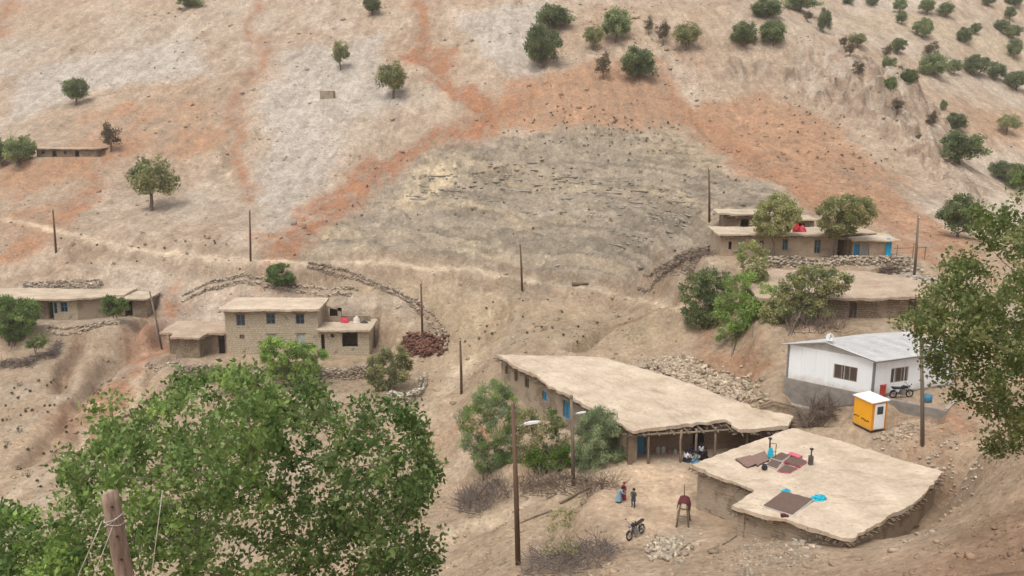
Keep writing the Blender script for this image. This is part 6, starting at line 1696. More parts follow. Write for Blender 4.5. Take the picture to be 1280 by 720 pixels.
# pixel of the foot, height and width in pixels, kind, label
HILL = [
 (238, 8, 15, 36, 'bush', 'low dark bush at the head of the red streak'),
 (465, 20, 22, 26, 'oak', 'small oak above the lone narrow tree on the scree'), (426, 88, 34, 24, 'olive', 'narrow dark tree standing alone on pale scree'), (491, 123, 44, 42, 'olive', 'round green tree beside the forked red gully'),
 (95, 131, 34, 32, 'oak', 'small leaning oak on the smooth upper slope'), (139, 189, 34, 30, 'dry', 'brownish bare-looking tree beside the dugout house'),
 (24, 207, 36, 42, 'bush', 'dense green tree at the end of the dugout house'), (2, 206, 34, 34, 'bush', 'darker tree next to the dense one by the dugout house'),
 (190, 262, 64, 66, 'open', 'old spreading oak with leaning trunk on the bare slope'),
 (690, 38, 30, 54, 'oak', 'dark tree behind the biggest tree of the hilltop clump'), (678, 82, 52, 52, 'bush', 'biggest round tree of the clump on the orange spur'),
 (741, 63, 30, 28, 'olive', 'small olive-green tree beside the grey-green round one'), (770, 54, 40, 42, 'oak', 'grey-green round tree above the spur'), (754, 98, 32, 25, 'dry', 'small yellowish tree with bare trunk on the spur'), (797, 98, 38, 50, 'bush', 'dense dark green tree at the top of the orange slope'),
 (811, 44, 22, 16, 'dry', 'tiny brownish tree above the pale rock band'), (829, 55, 30, 22, 'dry', 'yellow-brown tree beside the tiny one above the rock band'), (857, 61, 34, 38, 'olive', 'rounded tree right of the yellow-brown pair'),
 (928, 58, 30, 38, 'bush', 'first of two matching round bushes over the layered rock'), (967, 58, 30, 38, 'bush', 'second of two matching round bushes over the layered rock'),
 (960, 21, 22, 46, 'bush', 'wide low bush on the skyline of the spur'), (1000, 14, 22, 52, 'bush', 'wide dark thicket on the ridge crest'), (1010, 28, 14, 14, 'dry', 'little scrub bush below the ridge thicket'), (1029, 41, 28, 20, 'bush', 'upright bush at the edge of the ridge'),
 (1054, 61, 16, 13, 'dry', 'thin scrubby bush on the rocky crest'), (1072, 60, 18, 26, 'olive', 'loose grey-green bush on the rocky crest'), (1061, 82, 16, 18, 'dry', 'dark brown dead bush among the crest rocks'), (1072, 103, 15, 22, 'dry', 'reddish-brown dead bush on the outcrop'),
 (1109, 73, 18, 16, 'dry', 'thin dry tree at the foot of the far slope'), (1122, 67, 20, 22, 'oak', 'small tree with bare trunk at the far slope foot'), (1110, 88, 16, 22, 'bush', 'low bush under the thin dry tree'), (1123, 92, 9, 20, 'dry', 'brown dead shrub under the small trees'),
 (1136, 114, 18, 24, 'bush', 'round bush topping the grey crag'), (1112, 124, 20, 18, 'oak', 'dark bush clinging to the crag'), (1121, 143, 18, 20, 'dry', 'dry bush hanging low on the crag'), (1164, 162, 20, 18, 'dry', 'yellow dried shrub on the crag edge'), (1148, 181, 10, 10, 'dry', 'tiny shrub at the crag base'), (1179, 137, 14, 10, 'bush', 'small bush on the crag shoulder'),
 (1195, 162, 20, 32, 'bush', 'bush directly above the largest crag tree'), (1199, 205, 42, 62, 'bush', 'largest dark green tree under the crag'), (1252, 222, 22, 40, 'bush', 'green thicket below the largest crag tree'), (1276, 236, 30, 44, 'bush', 'green thicket at the foot of the far sandy slope'),
 (1125, 16, 16, 20, 'oak', 'upper tree of a stacked group on the far slope'), (1127, 31, 16, 16, 'oak', 'lower tree of a stacked group on the far slope'), (1159, 19, 20, 22, 'oak', 'round tree beside the stacked group'), (1182, 21, 18, 22, 'oak', 'flat-topped tree on the far slope'), (1153, 47, 24, 28, 'bush', 'dense dark tree alone on the far sandy slope'),
 (1206, 53, 18, 22, 'bush', 'larger of a touching pair of far trees'), (1219, 42, 14, 14, 'oak', 'smaller of a touching pair of far trees'), (1163, 71, 18, 24, 'dry', 'loose scrub above the row of four trees'), (1167, 95, 28, 40, 'bush', 'biggest tree of the row of four'), (1192, 94, 18, 20, 'oak', 'small tree second in the row of four'), (1219, 94, 26, 38, 'bush', 'broad tree third in the row of four'), (1244, 99, 20, 26, 'bush', 'last tree of the row of four'),
 (1262, 25, 16, 16, 'oak', 'top tree of the line down the far slope'), (1252, 40, 16, 22, 'oak', 'second tree of the line down the far slope'), (1266, 50, 18, 24, 'oak', 'third tree of the line down the far slope'), (1268, 72, 24, 20, 'oak', 'lowest tree of the line down the far slope'), (1235, 7, 12, 18, 'oak', 'small tree high on the far slope'), (1268, 7, 14, 26, 'bush', 'wide bush high on the far slope'),
 (1060, 4, 8, 16, 'oak', 'tiny tree in the gap behind the ridge'), (1090, 6, 10, 16, 'oak', 'tiny tree on the sand behind the ridge'), (1270, 113, 24, 34, 'oak', 'dark tree on the pale sandy shelf'), (1258, 167, 24, 32, 'open', 'flat-topped little tree alone on orange sand'),
 (1198, 298, 54, 60, 'bush', 'big dark round tree on the orange slope above the houses'),
]
rngT = random.Random(77)
for i, (u, v, hp_, wp_, kind, lab) in enumerate(HILL):
    p = gpix(u, v); dep = p[1] * math.cos(PITCH) - p[2] * math.sin(PITCH)
    h = hp_ * dep / F_PX * 1.06; w = wp_ * dep / F_PX
    tm, cm = PROTO[kind][i % len(PROTO[kind])]
    nat = {'oak': 1.0, 'bush': 1.2, 'dry': 0.85, 'olive': 0.95, 'open': 1.05}[kind]
    root = tag(empty('tree' if hp_ > 16 else 'shrub', (p[0], p[1], gz(p[0], p[1]) - 0.05), rngT.uniform(0, 6.28)), lab, 'tree' if hp_ > 16 else 'shrub', 'trees on the hillside')
    for nm, me in (('trunk', tm), ('crown', cm)):
        o = put(nm, me, root); o.scale = (w / nat, w / nat, h)

def poly_plant(name, poly, Y, thick, k, rad, per, size, pal, foot, label, seed, cat='tree', r0=0.12, aspect=0.6, up=0.5, droop=0.0, fork=None, nb=20, stems=1, ground=True, footY=None, group=None, tight=0.55, clip=True):
    """crown spread over the outline seen in the photo, with its own depth; foot pixel or world point"""
    rng = np.random.default_rng(seed)
    P = np.array(poly, float); lo, hi = P.min(0), P.max(0); c0 = P.mean(0)
    cent = []
    inr = max(1.0, float(-np.min(poly_sd(*np.meshgrid(np.linspace(lo[0], hi[0], 30), np.linspace(lo[1], hi[1], 30)), poly))))
    while len(cent) < k:
        u, v = rng.uniform(lo, hi)
        sd = float(poly_sd(np.array([u]), np.array([v]), poly)[0])
        if sd > -0.02 * inr: continue
        d = math.sqrt(max(0, 1 - (1 - min(1, -sd / inr)) ** 2))
        y = Y + thick * d * rng.uniform(-1, 1) - 0.0
        p = at(u, v, y)
        if clip and p[2] < gz(p[0], p[1]) + rad * 0.5: p[2] = gz(p[0], p[1]) + rad * 0.5
        cent.append(p)
    cent = np.array(cent)
    if len(foot) == 2:
        f = gpix(*foot) if footY is None else at(foot[0], foot[1], footY)
        f[2] = gz(f[0], f[1])
    else: f = np.array(foot, float)
    root = tag(empty(name, f), label, cat, group)
    loc = cent - f
    V, F, C = leaves(loc, rng.uniform(0.7, 1.3, k) * rad, per, size, pal, seed + 1, aspect, up, droop, tight)
    put('crown', mesh_np('crown', V, F, M_LEAF, False, C), root)
    low = loc[np.argsort(loc[:, 2])[:max(3, k // 4)]].mean(0)
    if stems == 1:
        fk = Vector(low) * 0.8 if fork is None else Vector(fork)
        limbs((0, 0, -0.3), [tuple(x) for x in loc[:nb]], r0, seed, fk).build('trunk', M_BARK, root, True)
    else:
        for s in range(stems):
            tg = loc[s::stems][:max(2, nb // stems)]
            b = Vector((rng.uniform(-1, 1), rng.uniform(-0.5, 0.5), 0)) * (0.25 + 0.05 * stems)
            b.z = gz(f[0] + b.x, f[1] + b.y) - f[2] - 0.2
            limbs(b, [tuple(x) for x in tg], r0, seed + s, Vector(tg.mean(0)) * 0.55 + b * 0.3).build('stem', M_BARK, root, True)
    return root
# ---- big broad-leaved trees below the camera, left
fl = lambda x, y: (x, y, gz(x, y))
poly_plant('broadleaf_tree', [(60, 590), (75, 560), (105, 545), (118, 505), (140, 500), (160, 530), (185, 500), (205, 470), (245, 462), (285, 455), (330, 468), (352, 505), (340, 560), (350, 620), (360, 740), (60, 740), (75, 650)], 13.0, 2.8, 330, 0.27, 62, 0.098, GREEN + GREEN[1:] + FRESH[1:3], fl(-4.0, 13.0), 'large broad-leaved tree with ragged green crown behind the timber post', 501, r0=0.2, nb=150, tight=0.7, clip=False)
poly_plant('broadleaf_tree', [(330, 520), (350, 480), (390, 470), (410, 500), (440, 520), (455, 495), (490, 500), (520, 515), (530, 545), (555, 585), (545, 610), (520, 640), (548, 665), (545, 740), (330, 740), (345, 620)], 14.5, 2.8, 280, 0.28, 62, 0.102, GREEN + GREEN[:3] + OLIVE[1:2], fl(-2.6, 14.5), 'broad-leaved tree with dark drooping outer sprays beside the bigger ragged one', 502, r0=0.18, nb=130, tight=0.7, clip=False, droop=0.6)
poly_plant('broadleaf_tree', [(-90, 640), (-30, 628), (30, 632), (60, 655), (90, 660), (100, 700), (95, 760), (-90, 760)], 11.5, 1.8, 200, 0.22, 64, 0.08, FRESH[:3] + GREEN, fl(-6.8, 12.0), 'low leafy tree top beside the timber post, brighter green', 503, r0=0.12, nb=26, tight=0.7, clip=False)
# ---- tree on the right, reaching into the picture
poly_plant('broadleaf_tree', [(1216, 236), (1230, 262), (1262, 255), (1272, 222), (1300, 205), (1420, 200), (1440, 420), (1400, 560), (1300, 570), (1262, 560), (1232, 582), (1213, 572), (1232, 545), (1250, 528), (1212, 512), (1182, 492), (1160, 462), (1150, 432), (1122, 412), (1120, 398), (1150, 388), (1140, 372), (1165, 350), (1190, 318), (1222, 312), (1212, 280)], 22.0, 2.6, 640, 0.40, 56, 0.125, [(0.10, 0.15, 0.045), (0.15, 0.20, 0.062), (0.20, 0.25, 0.085), (0.27, 0.31, 0.115), (0.33, 0.33, 0.15)], fl(15.4, 22.5), 'tall tree with loose grey-green leaves reaching over the terrace from the slope', 504, r0=0.26, nb=90, fork=(-0.2, -0.2, 4.8), tight=0.7, clip=False, droop=0.4)
# ---- shrubs and trees round the long house
poly_plant('tall_shrub', [(578, 560), (574, 520), (592, 490), (612, 474), (634, 480), (645, 500), (648, 560), (640, 600), (600, 590)], 65.0, 2.0, 170, 0.5, 150, 0.24, SILV[:3] + FRESH[1:3], (612, 598), 'tall willow-like shrub at the far end of the long house', 510, 'shrub', 0.07, 0.22, 0.9, 0, nb=30, stems=5, footY=65)
poly_plant('leafy_vine', [(645, 520), (655, 505), (672, 508), (690, 520), (706, 532), (712, 560), (708, 600), (650, 600), (642, 560)], 64.0, 1.2, 110, 0.45, 85, 0.19, OLIVE + FRESH[2:3], (675, 600), 'olive and yellow-green climbing shrub against the blue-shuttered wall', 511, 'shrub', 0.06, 0.4, 0.5, nb=24, stems=4, footY=64)
poly_plant('leafy_bush', [(656, 572), (668, 562), (690, 566), (710, 558), (716, 580), (700, 592), (672, 590)], 62.0, 0.9, 60, 0.36, 85, 0.16, VIVID, (684, 602), 'vivid light green bush in front of the climbing shrub', 512, 'bush', 0.05, 0.55, 0.5, nb=14, stems=3, footY=62)
poly_plant('leafy_bush', [(684, 512), (694, 510), (703, 530), (704, 552), (694, 556), (688, 535)], 64.5, 0.5, 18, 0.3, 60, 0.16, VIVID, (694, 604), 'narrow vivid green shoot climbing beside the blue shutter', 516, 'bush', 0.04, 0.5, 0.7, nb=8, footY=64.5)
poly_plant('olive_bush', [(718, 560), (722, 530), (735, 514), (755, 508), (772, 520), (782, 545), (785, 575), (770, 600), (730, 602), (716, 585)], 61.5, 1.9, 190, 0.46, 150, 0.22, SILV, (752, 612), 'dense olive-green bush at the near corner of the long house', 513, 'bush', 0.06, 0.25, 0.6, nb=30, stems=5, footY=61)
poly_plant('sapling', [(690, 640), (705, 630), (718, 640), (722, 662), (724, 690), (705, 702), (680, 695), (684, 665)], 46.5, 0.8, 34, 0.26, 34, 0.13, OLIVE[1:] + FRESH[:1], (704, 716), 'thin sapling with sparse leaves beside the brushwood heap', 514, 'sapling', 0.03, 0.5, 0.3, nb=26, tight=0.8)
# ---- trees by the upper houses
poly_plant('oak_tree', [(850, 382), (852, 350), (880, 335), (908, 342), (918, 370), (910, 402), (880, 410), (858, 404)], 81.0, 2.2, 130, 0.55, 90, 0.24, OAK, (884, 412), 'dark dense tree at the left end of the orchard below the mud houses', 520, r0=0.16, nb=20)
poly_plant('fruit_tree', [(890, 405), (900, 365), (922, 332), (948, 345), (966, 368), (964, 404), (948, 444), (908, 448)], 76.0, 2.0, 130, 0.5, 85, 0.22, FRESH[:3] + OLIVE[1:3], (916, 448), 'yellow-green fruit tree in the middle of the orchard', 521, r0=0.12, nb=24)
poly_plant('poplar_sapling', [(918, 318), (926, 304), (945, 302), (958, 310), (962, 340), (950, 362), (928, 350)], 78.0, 1.4, 75, 0.45, 55, 0.22, OLIVE[1:] + FRESH[2:3], (942, 420), 'tall thin light-leaved tree rising over the orchard', 522, r0=0.09, nb=22, tight=0.8)
poly_plant('fruit_tree', [(950, 400), (962, 370), (985, 345), (1012, 330), (1042, 338), (1066, 346), (1058, 362), (1035, 372), (1040, 392), (1010, 410), (970, 416)], 72.3, 1.4, 170, 0.48, 85, 0.21, OLIVE + FRESH[:1], (985, 420), 'broad multi-stemmed fruit tree in front of the stone house doors', 523, r0=0.09, nb=26, stems=4)
poly_plant('fruit_tree', [(925, 410), (938, 375), (960, 358), (985, 365), (990, 400), (972, 428), (940, 432)], 74.5, 1.6, 110, 0.5, 80, 0.22, FRESH[:3] + OLIVE[1:2], (955, 436), 'fresh green fruit tree filling the gap between the orchard trees', 526, r0=0.1, nb=20)
poly_plant('mulberry_tree', [(940, 285), (945, 262), (962, 246), (985, 245), (1002, 260), (1000, 280), (985, 292), (955, 296)], 86.0, 1.7, 120, 0.5, 85, 0.22, OLIVE[1:] + FRESH[:1], (968, 318), 'loose green tree before the mud house, left of the teal windows', 524, r0=0.14, nb=20, footY=86)
poly_plant('mulberry_tree', [(1018, 262), (1035, 250), (1060, 245), (1085, 250), (1098, 265), (1085, 280), (1062, 292), (1040, 296), (1024, 280)], 86.0, 1.8, 150, 0.5, 90, 0.22, OLIVE[1:] + FRESH[:1], (1044, 318), 'umbrella-shaped tree growing beside the dark shed doorway', 525, r0=0.16, nb=22, footY=86)
# ---- shrubs near the left houses
poly_plant('leafy_bush', [(0, 420), (-30, 390), (-10, 372), (25, 372), (48, 378), (50, 395), (38, 415), (15, 428)], 101.0, 2.0, 150, 0.55, 85, 0.26, GREEN, (15, 430), 'big green bush in front of the low mud house', 530, 'bush', 0.09, nb=18, stems=3)
poly_plant('leafy_bush', [(127, 388), (130, 372), (148, 370), (160, 378), (160, 390), (140, 394)], 103.5, 1.0, 60, 0.42, 70, 0.22, GREEN, (143, 397), 'small green bush against the wall of the low mud house', 531, 'bush', 0.06, nb=10, stems=2)
poly_plant('leafy_bush', [(30, 435), (34, 420), (52, 416), (60, 425), (55, 438)], 97.5, 0.7, 22, 0.35, 60, 0.2, GREEN[1:], (45, 440), 'grey-green bush in the ring of dry brushwood', 532, 'bush', 0.05, nb=8, stems=2)
poly_plant('leafy_bush', [(333, 350), (335, 336), (348, 329), (362, 332), (369, 344), (364, 353), (345, 356)], 110.0, 1.3, 75, 0.45, 75, 0.22, GREEN[:3], (351, 357), 'round green bush in a stone ring above the stone house', 533, 'bush', 0.07, nb=10)
poly_plant('fruit_tree', [(322, 450), (325, 430), (335, 420), (355, 425), (380, 430), (400, 432), (408, 445), (398, 465), (380, 475), (340, 475)], 93.0, 1.6, 150, 0.5, 85, 0.24, FRESH, (362, 482), 'bright green bushy tree in front of the two-storey house', 534, r0=0.09, nb=22, stems=3)
poly_plant('garden_bush', [(458, 465), (462, 448), (480, 436), (502, 434), (515, 450), (508, 475), (480, 488), (462, 482)], 90.5, 1.5, 110, 0.5, 80, 0.24, OLIVE, (488, 490), 'olive-brown bush in the walled garden corner', 535, 'bush', 0.07, nb=16, stems=3)
poly_plant('garden_bush', [(262, 475), (270, 458), (290, 455), (310, 462), (316, 480), (290, 490)], 90.0, 1.2, 70, 0.45, 70, 0.22, FRESH, (290, 492), 'light green garden bush below the stone annex', 536, 'bush', 0.06, nb=12, stems=3)
# ------------------------------------------------------------------ loose stone, walls, brushwood
def stones(cent, size, seed, flat=0.65):
    rng = np.random.default_rng(seed); N = len(cent)
    cube = np.array([(-1, -1, -1), (1, -1, -1), (1, 1, -1), (-1, 1, -1), (-1, -1, 1), (1, -1, 1), (1, 1, 1), (-1, 1, 1)], float) * 0.5
    q = cube[None] * rng.uniform(0.6, 1.3, (N, 1, 3)) * np.array([1, 1, flat])
    q = q + rng.uniform(-0.16, 0.16, (N, 8, 3))
    a = rng.uniform(0, 6.28, N); b = rng.uniform(-0.4, 0.4, N)
    ca, sa = np.cos(a)[:, None], np.sin(a)[:, None]; cb, sb = np.cos(b)[:, None], np.sin(b)[:, None]
    x, y, z = q[..., 0], q[..., 1], q[..., 2]
    y, z = y * cb - z * sb, y * sb + z * cb
    x, y = x * ca - y * sa, x * sa + y * ca
    V = np.stack([x, y, z], -1) * size[:, None, None] + cent[:, None]
    f = np.array([(0, 3, 2, 1), (4, 5, 6, 7), (0, 1, 5, 4), (1, 2, 6, 5), (2, 3, 7, 6), (3, 0, 4, 7)])
    return V.reshape(-1, 3), (np.arange(N)[:, None, None] * 8 + f[None]).reshape(-1, 4)
def stone_scatter_mat():
    m, nt, b = new_mat('loose_stone')
    at_ = nt.nodes.new('ShaderNodeAttribute'); at_.attribute_name = 'tint'
    n = noise(nt, coord(nt, 'Object'), 5, 3)
    nt.links.new(mixc(nt, ramp(nt, n, 0.3, 0.7), mixc(nt, 1.0, at_.outputs['Color'], (0.75, 0.74, 0.73), 'MULTIPLY'), at_.outputs['Color']), b.inputs['Base Color'])
    b.inputs['Roughness'].default_value = 0.95
    return m
M_LOOSE = stone_scatter_mat()
def tinted(N, seed, base=(0.46, 0.40, 0.33), var=0.22):
    rng = np.random.default_rng(seed)
    return np.clip(np.array(base)[None] * (1 + var * rng.normal(size=(N, 1))) * (1 + 0.018 * rng.normal(size=(N, 3))), 0.05, 0.75)
rngS = np.random.default_rng(99)
N = 34000
ang = np.radians(rngS.uniform(-37, 37, N)); rad_ = np.exp(rngS.uniform(math.log(40), math.log(225), N))
sx, sy = rad_ * np.sin(ang), rad_ * np.cos(ang)
dn = fbm(sx / 14, sy / 14, 301) + 0.5 * fbm(sx / 4, sy / 4, 302)
inS = lambda p: poly_sd(sx, sy, p) < 0
boost = 0.7 * inS(STONY) + 0.3 * inS(BAND) + 0.2 * inS(ORANGE) + 0.15 * inS(PALE1) + 0.25 * inS(OUTC) - 0.35 * inS(SHALE) - 0.9 * inS(YARD_XY)
keep = (rngS.random(N) < np.clip(0.38 + 0.6 * dn + boost, 0.03, 1)) & (calm(sx, sy) > 0.9)
sx, sy = sx[keep], sy[keep]; K = len(sx)
size = (0.10 + 0.0008 * sy) * np.clip(rngS.pareto(2.6, K) * 0.55 + 0.5, 0.5, 3.0)
zz = ground_z(sx, sy)
tint, _, _ = soil(sx, sy, zz)
tint = np.clip(tint * rngS.uniform(0.78, 1.3, (K, 1)), 0.05, 0.7)
V, F = stones(np.stack([sx, sy, zz + size * 0.12], -1), size, 5)
tag(put('scree_stones', mesh_np('scree_stones', V, F, M_LOOSE, False, np.repeat(tint, 8, 0))), kind='stuff')
print('loose stones', K)

def pile(pix_poly, n, smin, smax, hump, label, seed, base=(0.46, 0.40, 0.33), name='stone_heap', cat='stone heap', xy=None, kindstuff=False):
    P = [gpix(*p) for p in pix_poly] if xy is None else xy
    poly = [(p[0], p[1]) for p in P]; A = np.array(poly); rng = np.random.default_rng(seed)
    lo, hi = A.min(0), A.max(0); pts = []
    while len(pts) < n:
        q = rng.uniform(lo - 0.8, hi + 0.8, (400, 2)); s = poly_sd(q[:, 0], q[:, 1], poly) + 0.6 * np.abs(rng.normal(size=400)) * (rng.random(400) < 0.35) * -1 + 0.5 * fbm(q[:, 0] / 1.1, q[:, 1] / 1.1, seed, 2)
        pts += [(*a, -b) for a, b in zip(q[s < 0], s[s < 0])]
    pts = np.array(pts[:n]); z = ground_z(pts[:, 0], pts[:, 1])
    inr = pts[:, 2].max()
    z = z + hump * np.sqrt(np.clip(pts[:, 2] / inr, 0, 1)) * rng.uniform(0.3, 1.0, n)
    sz = rng.uniform(smin, smax, n)
    c = A.mean(0); o = np.array([c[0], c[1], gz(*c)])
    V, F = stones(np.stack([pts[:, 0], pts[:, 1], z], -1) - o, sz, seed + 1)
    ob = put(name, mesh_np(name, V, F, M_LOOSE, False, np.repeat(tinted(n, seed, base), 8, 0)), None, tuple(o))
    if kindstuff: return tag(ob, label, cat, kind='stuff')
    return tag(ob, label, cat, kind='stuff' if kindstuff or n < 400 else None)
def stone_wall(pix, h, th, s_, label, seed, base=(0.48, 0.395, 0.30), xy=None, name='dry_stone_wall', top=None):
    P = [np.array(gpix(*p)) for p in pix] if xy is None else [np.array([*p[:2], gz(*p[:2])]) for p in xy]
    rng = np.random.default_rng(seed); C = []; s = s_ * 0.66; h = h * (0.8 if top is None else 1)
    for a, b in zip(P[:-1], P[1:]):
        L = np.hypot(*(b - a)[:2]); nx = max(1, int(L / (s * 0.85))); nz = max(1, int(h / (s * 0.55)))
        d = (b - a)[:2] / max(L, 1e-6); nrm = np.array([d[1], -d[0]])
        for i in range(nx):
            for k in range(nz + 1):
                for j in (0, 1):
                    t = (i + 0.5 + rng.uniform(-.4, .4)) / nx
                    xy_ = a[:2] + (b - a)[:2] * t + nrm * (th * (j - 0.5) + rng.uniform(-.05, .05))
                    C.append((xy_[0], xy_[1], k * s * 0.55 + rng.uniform(-.06, .06) - 0.15))
    C = np.array(C); g = ground_z(C[:, 0], C[:, 1]) if top is None else np.full(len(C), top - h)
    C[:, 2] += g
    gap = vnoise(C[:, 0] / 2.5, C[:, 1] / 2.5, seed) * 1.2 + 0.1
    C = C[(rng.random(len(C)) < 0.95) & ((C[:, 2] - g) < h * gap)]
    o = P[len(P) // 2].copy()
    V, F = stones(C - o, s * rng.uniform(0.6, 1.35, len(C)), seed + 1, 0.7)
    return tag(put(name, mesh_np(name, V, F, M_LOOSE, False, np.repeat(tinted(len(C), seed, base), 8, 0)), None, tuple(o)), label, 'wall')
PALEST = (0.50, 0.42, 0.325)
stone_wall([(30, 360), (60, 356), (95, 355), (126, 356)], 1.0, 0.6, 0.34, 'pale dry stone wall on the slope behind the low mud house', 401, PALEST)
stone_wall([(60, 412), (85, 414), (110, 410), (150, 405)], 0.7, 0.5, 0.34, 'low rubble wall in front of the low mud house', 402)
stone_wall([(228, 372), (260, 356), (300, 348), (345, 358), (400, 362), (440, 366)], 0.7, 0.7, 0.36, 'long broken stone terrace wall above the two-storey house', 403, PALEST)
stone_wall([(205, 448), (240, 447), (280, 446), (330, 446), (332, 446)], 0.5, 0.5, 0.32, 'stone terrace edge in front of the annex', 404, PALEST, xy=[(tx0 - 0.5, TWO_Y - 4.1), (tx0 + 6, TWO_Y - 4.2), (tx0 + 13, TWO_Y - 4.1), (tx1 + 0.5, TWO_Y - 4.2)])
stone_wall(None, 1.6, 0.5, 0.36, 'tall stone terrace wall above the garden bushes', 405, (0.38, 0.32, 0.25), xy=[(ga0 - 0.5, 95.9), (ga0 + 7, 95.7), (ga0 + 14, 95.9), (ga1 + 0.5, 95.7)], top=TWO_Z + 0.05)
stone_wall([(385, 330), (420, 336), (450, 348), (490, 364), (520, 380)], 0.55, 0.4, 0.34, 'curving dark stone wall along the path above the stone house', 406, (0.36, 0.295, 0.225))
stone_wall([(516, 378), (535, 392), (548, 408), (556, 424), (552, 436)], 1.0, 0.7, 0.42, 'thick rubble bank round the reddish-brown heap', 407, (0.42, 0.33, 0.255))
stone_wall([(486, 498), (506, 502), (520, 496), (529, 482), (528, 474)], 1.1, 0.5, 0.34, 'curved pale retaining wall at the garden corner', 408, (0.52, 0.46, 0.36))
stone_wall([(800, 352), (830, 340), (860, 322), (890, 316)], 1.0, 0.7, 0.38, 'dark rubble wall leading to the upper mud houses', 409, (0.28, 0.23, 0.18))
stone_wall([(928, 330), (970, 334), (1010, 334), (1060, 330), (1090, 334)], 0.8, 0.5, 0.34, 'buff terrace wall below the teal-window house', 410, (0.46, 0.39, 0.30), xy=[(ux0 + 2, UP_Y - 2.9), (ux0 + 8, UP_Y - 3.1), (ux0 + 13, UP_Y - 2.9), (ux1 - 1, UP_Y - 3.0)])
pile([(808, 456), (835, 450), (880, 466), (930, 482), (945, 500), (915, 498), (860, 480)], 1900, 0.12, 0.36, 0.5, 'long spill of pale broken stone behind the long house roof', 420, (0.49, 0.40, 0.295))
pile([(508, 436), (512, 424), (535, 422), (552, 428), (548, 438), (530, 441)], 900, 0.18, 0.36, 1.1, 'reddish-brown heap of dung cakes beside the valley path', 421, (0.19, 0.095, 0.065), 'dung_heap', 'heap')
pile([(816, 692), (824, 676), (842, 674), (852, 686), (844, 698), (826, 700)], 330, 0.08, 0.26, 0.35, 'heap of pale rubble stones at the edge of the bare yard', 422, (0.50, 0.42, 0.32))
pile([(1130, 352), (1100, 346), (1140, 340), (1170, 352), (1160, 362)], 260, 0.15, 0.4, 0.3, 'scatter of pale stones beside the stick fence', 423, (0.5, 0.44, 0.36))
pile([(1100, 545), (1135, 535), (1150, 545), (1120, 555)], 120, 0.06, 0.2, 0.06, 'broken stones lying in front of the orange cabin', 424, (0.50, 0.40, 0.30))
pile([(1160, 572), (1195, 575), (1215, 600), (1185, 605)], 130, 0.05, 0.22, 0.06, 'white stones scattered at the corner of the mud store', 425, (0.50, 0.44, 0.36))
pile([(975, 662), (1000, 655), (1030, 672), (1010, 690), (985, 682)], 80, 0.08, 0.34, 0.12, 'a few flat pale stones by the log at the store edge', 426, (0.48, 0.41, 0.32))
pile([(900, 700), (940, 672), (1010, 690), (1000, 716), (930, 720)], 420, 0.04, 0.15, 0.03, 'gravelly stones strewn below the store corner', 427, (0.42, 0.355, 0.275), kindstuff=True, name='gravel', cat='gravel')

def brush(pix_poly, n, length, rad_, hump, mat, label, seed, name='brushwood_heap', cat='brushwood', upr=0.3, xy=None, spread=1.0):
    P = [gpix(*p) for p in pix_poly] if xy is None else xy
    poly = [(p[0], p[1]) for p in P]; A = np.array(poly); rng = np.random.default_rng(seed)
    lo, hi = A.min(0), A.max(0); pts = []
    while len(pts) < n:
        q = rng.uniform(lo, hi, (300, 2)); s = poly_sd(q[:, 0], q[:, 1], poly)
        pts += [(*a, -b) for a, b in zip(q[s < 0], s[s < 0])]
    pts = np.array(pts[:n]); z = ground_z(pts[:, 0], pts[:, 1]); inr = pts[:, 2].max()
    c = A.mean(0); o = np.array([c[0], c[1], gz(*c)])
    mb = MB()
    for (x, y, s), zg in zip(pts, z):
        zz_ = zg + hump * math.sqrt(max(0, s / inr)) * rng.random()
        d = rng.normal(size=3); d[2] = abs(d[2]) * upr + rng.uniform(-.1, .2); d /= np.linalg.norm(d)
        L = length * rng.uniform(.5, 1.2); a = np.array([x, y, zz_]) - o
        m_ = a + d * L * .5 + rng.normal(size=3) * L * .08
        r = rad_ * rng.uniform(.5, 1.3)
        mb.tube([a, m_, a + d * L], [r, r * .8, r * .35], 3, cap=False)
        if rng.random() < .6:
            e = m_ + (d + rng.normal(size=3) * .6) * L * .35; mb.tube([m_, e], [r * .6, r * .25], 3, cap=False)
    return tag(mb.build(name, mat, None, False, tuple(o)), label, cat)
brush([(648, 722), (660, 702), (700, 694), (740, 682), (768, 684), (770, 700), (740, 716), (700, 724)], 520, 1.1, 0.022, 0.9, M_BRUSH2, 'grey brushwood heap at the foot of the sapling', 430)
brush([(572, 640), (575, 615), (600, 612), (635, 606), (640, 622), (615, 635), (590, 648)], 520, 1.3, 0.022, 0.8, M_BRUSH2, 'dry grey brush hedge below the tall willow-like shrub', 431, 'dry_hedge', 'hedge', 1.0)
brush([(640, 608), (690, 600), (740, 600), (775, 604), (770, 614), (720, 622), (660, 624)], 420, 1.4, 0.025, 0.8, M_BRUSH, 'brown dead brush along the foot of the bushes', 432, 'dry_hedge', 'hedge', 0.8)
brush([(1002, 524), (1012, 510), (1040, 506), (1046, 520), (1030, 532), (1008, 536)], 260, 1.6, 0.03, 1.1, M_BRUSH, 'pile of reddish branches between the long house and the concrete base', 433, upr=0.9)
brush([(812, 346), (835, 330), (870, 312), (892, 308), (888, 322), (850, 342), (820, 352)], 420, 1.2, 0.03, 0.8, M_BRUSH, 'dark dry brush fence beside the upper mud houses', 434, 'dry_hedge', 'hedge')
brush([(0, 452), (30, 452), (60, 442), (70, 425), (78, 428), (70, 448), (40, 460), (0, 462)], 420, 1.1, 0.03, 0.8, M_BRUSH2, 'ring of dry brushwood below the big green bush', 435, 'dry_hedge', 'hedge')
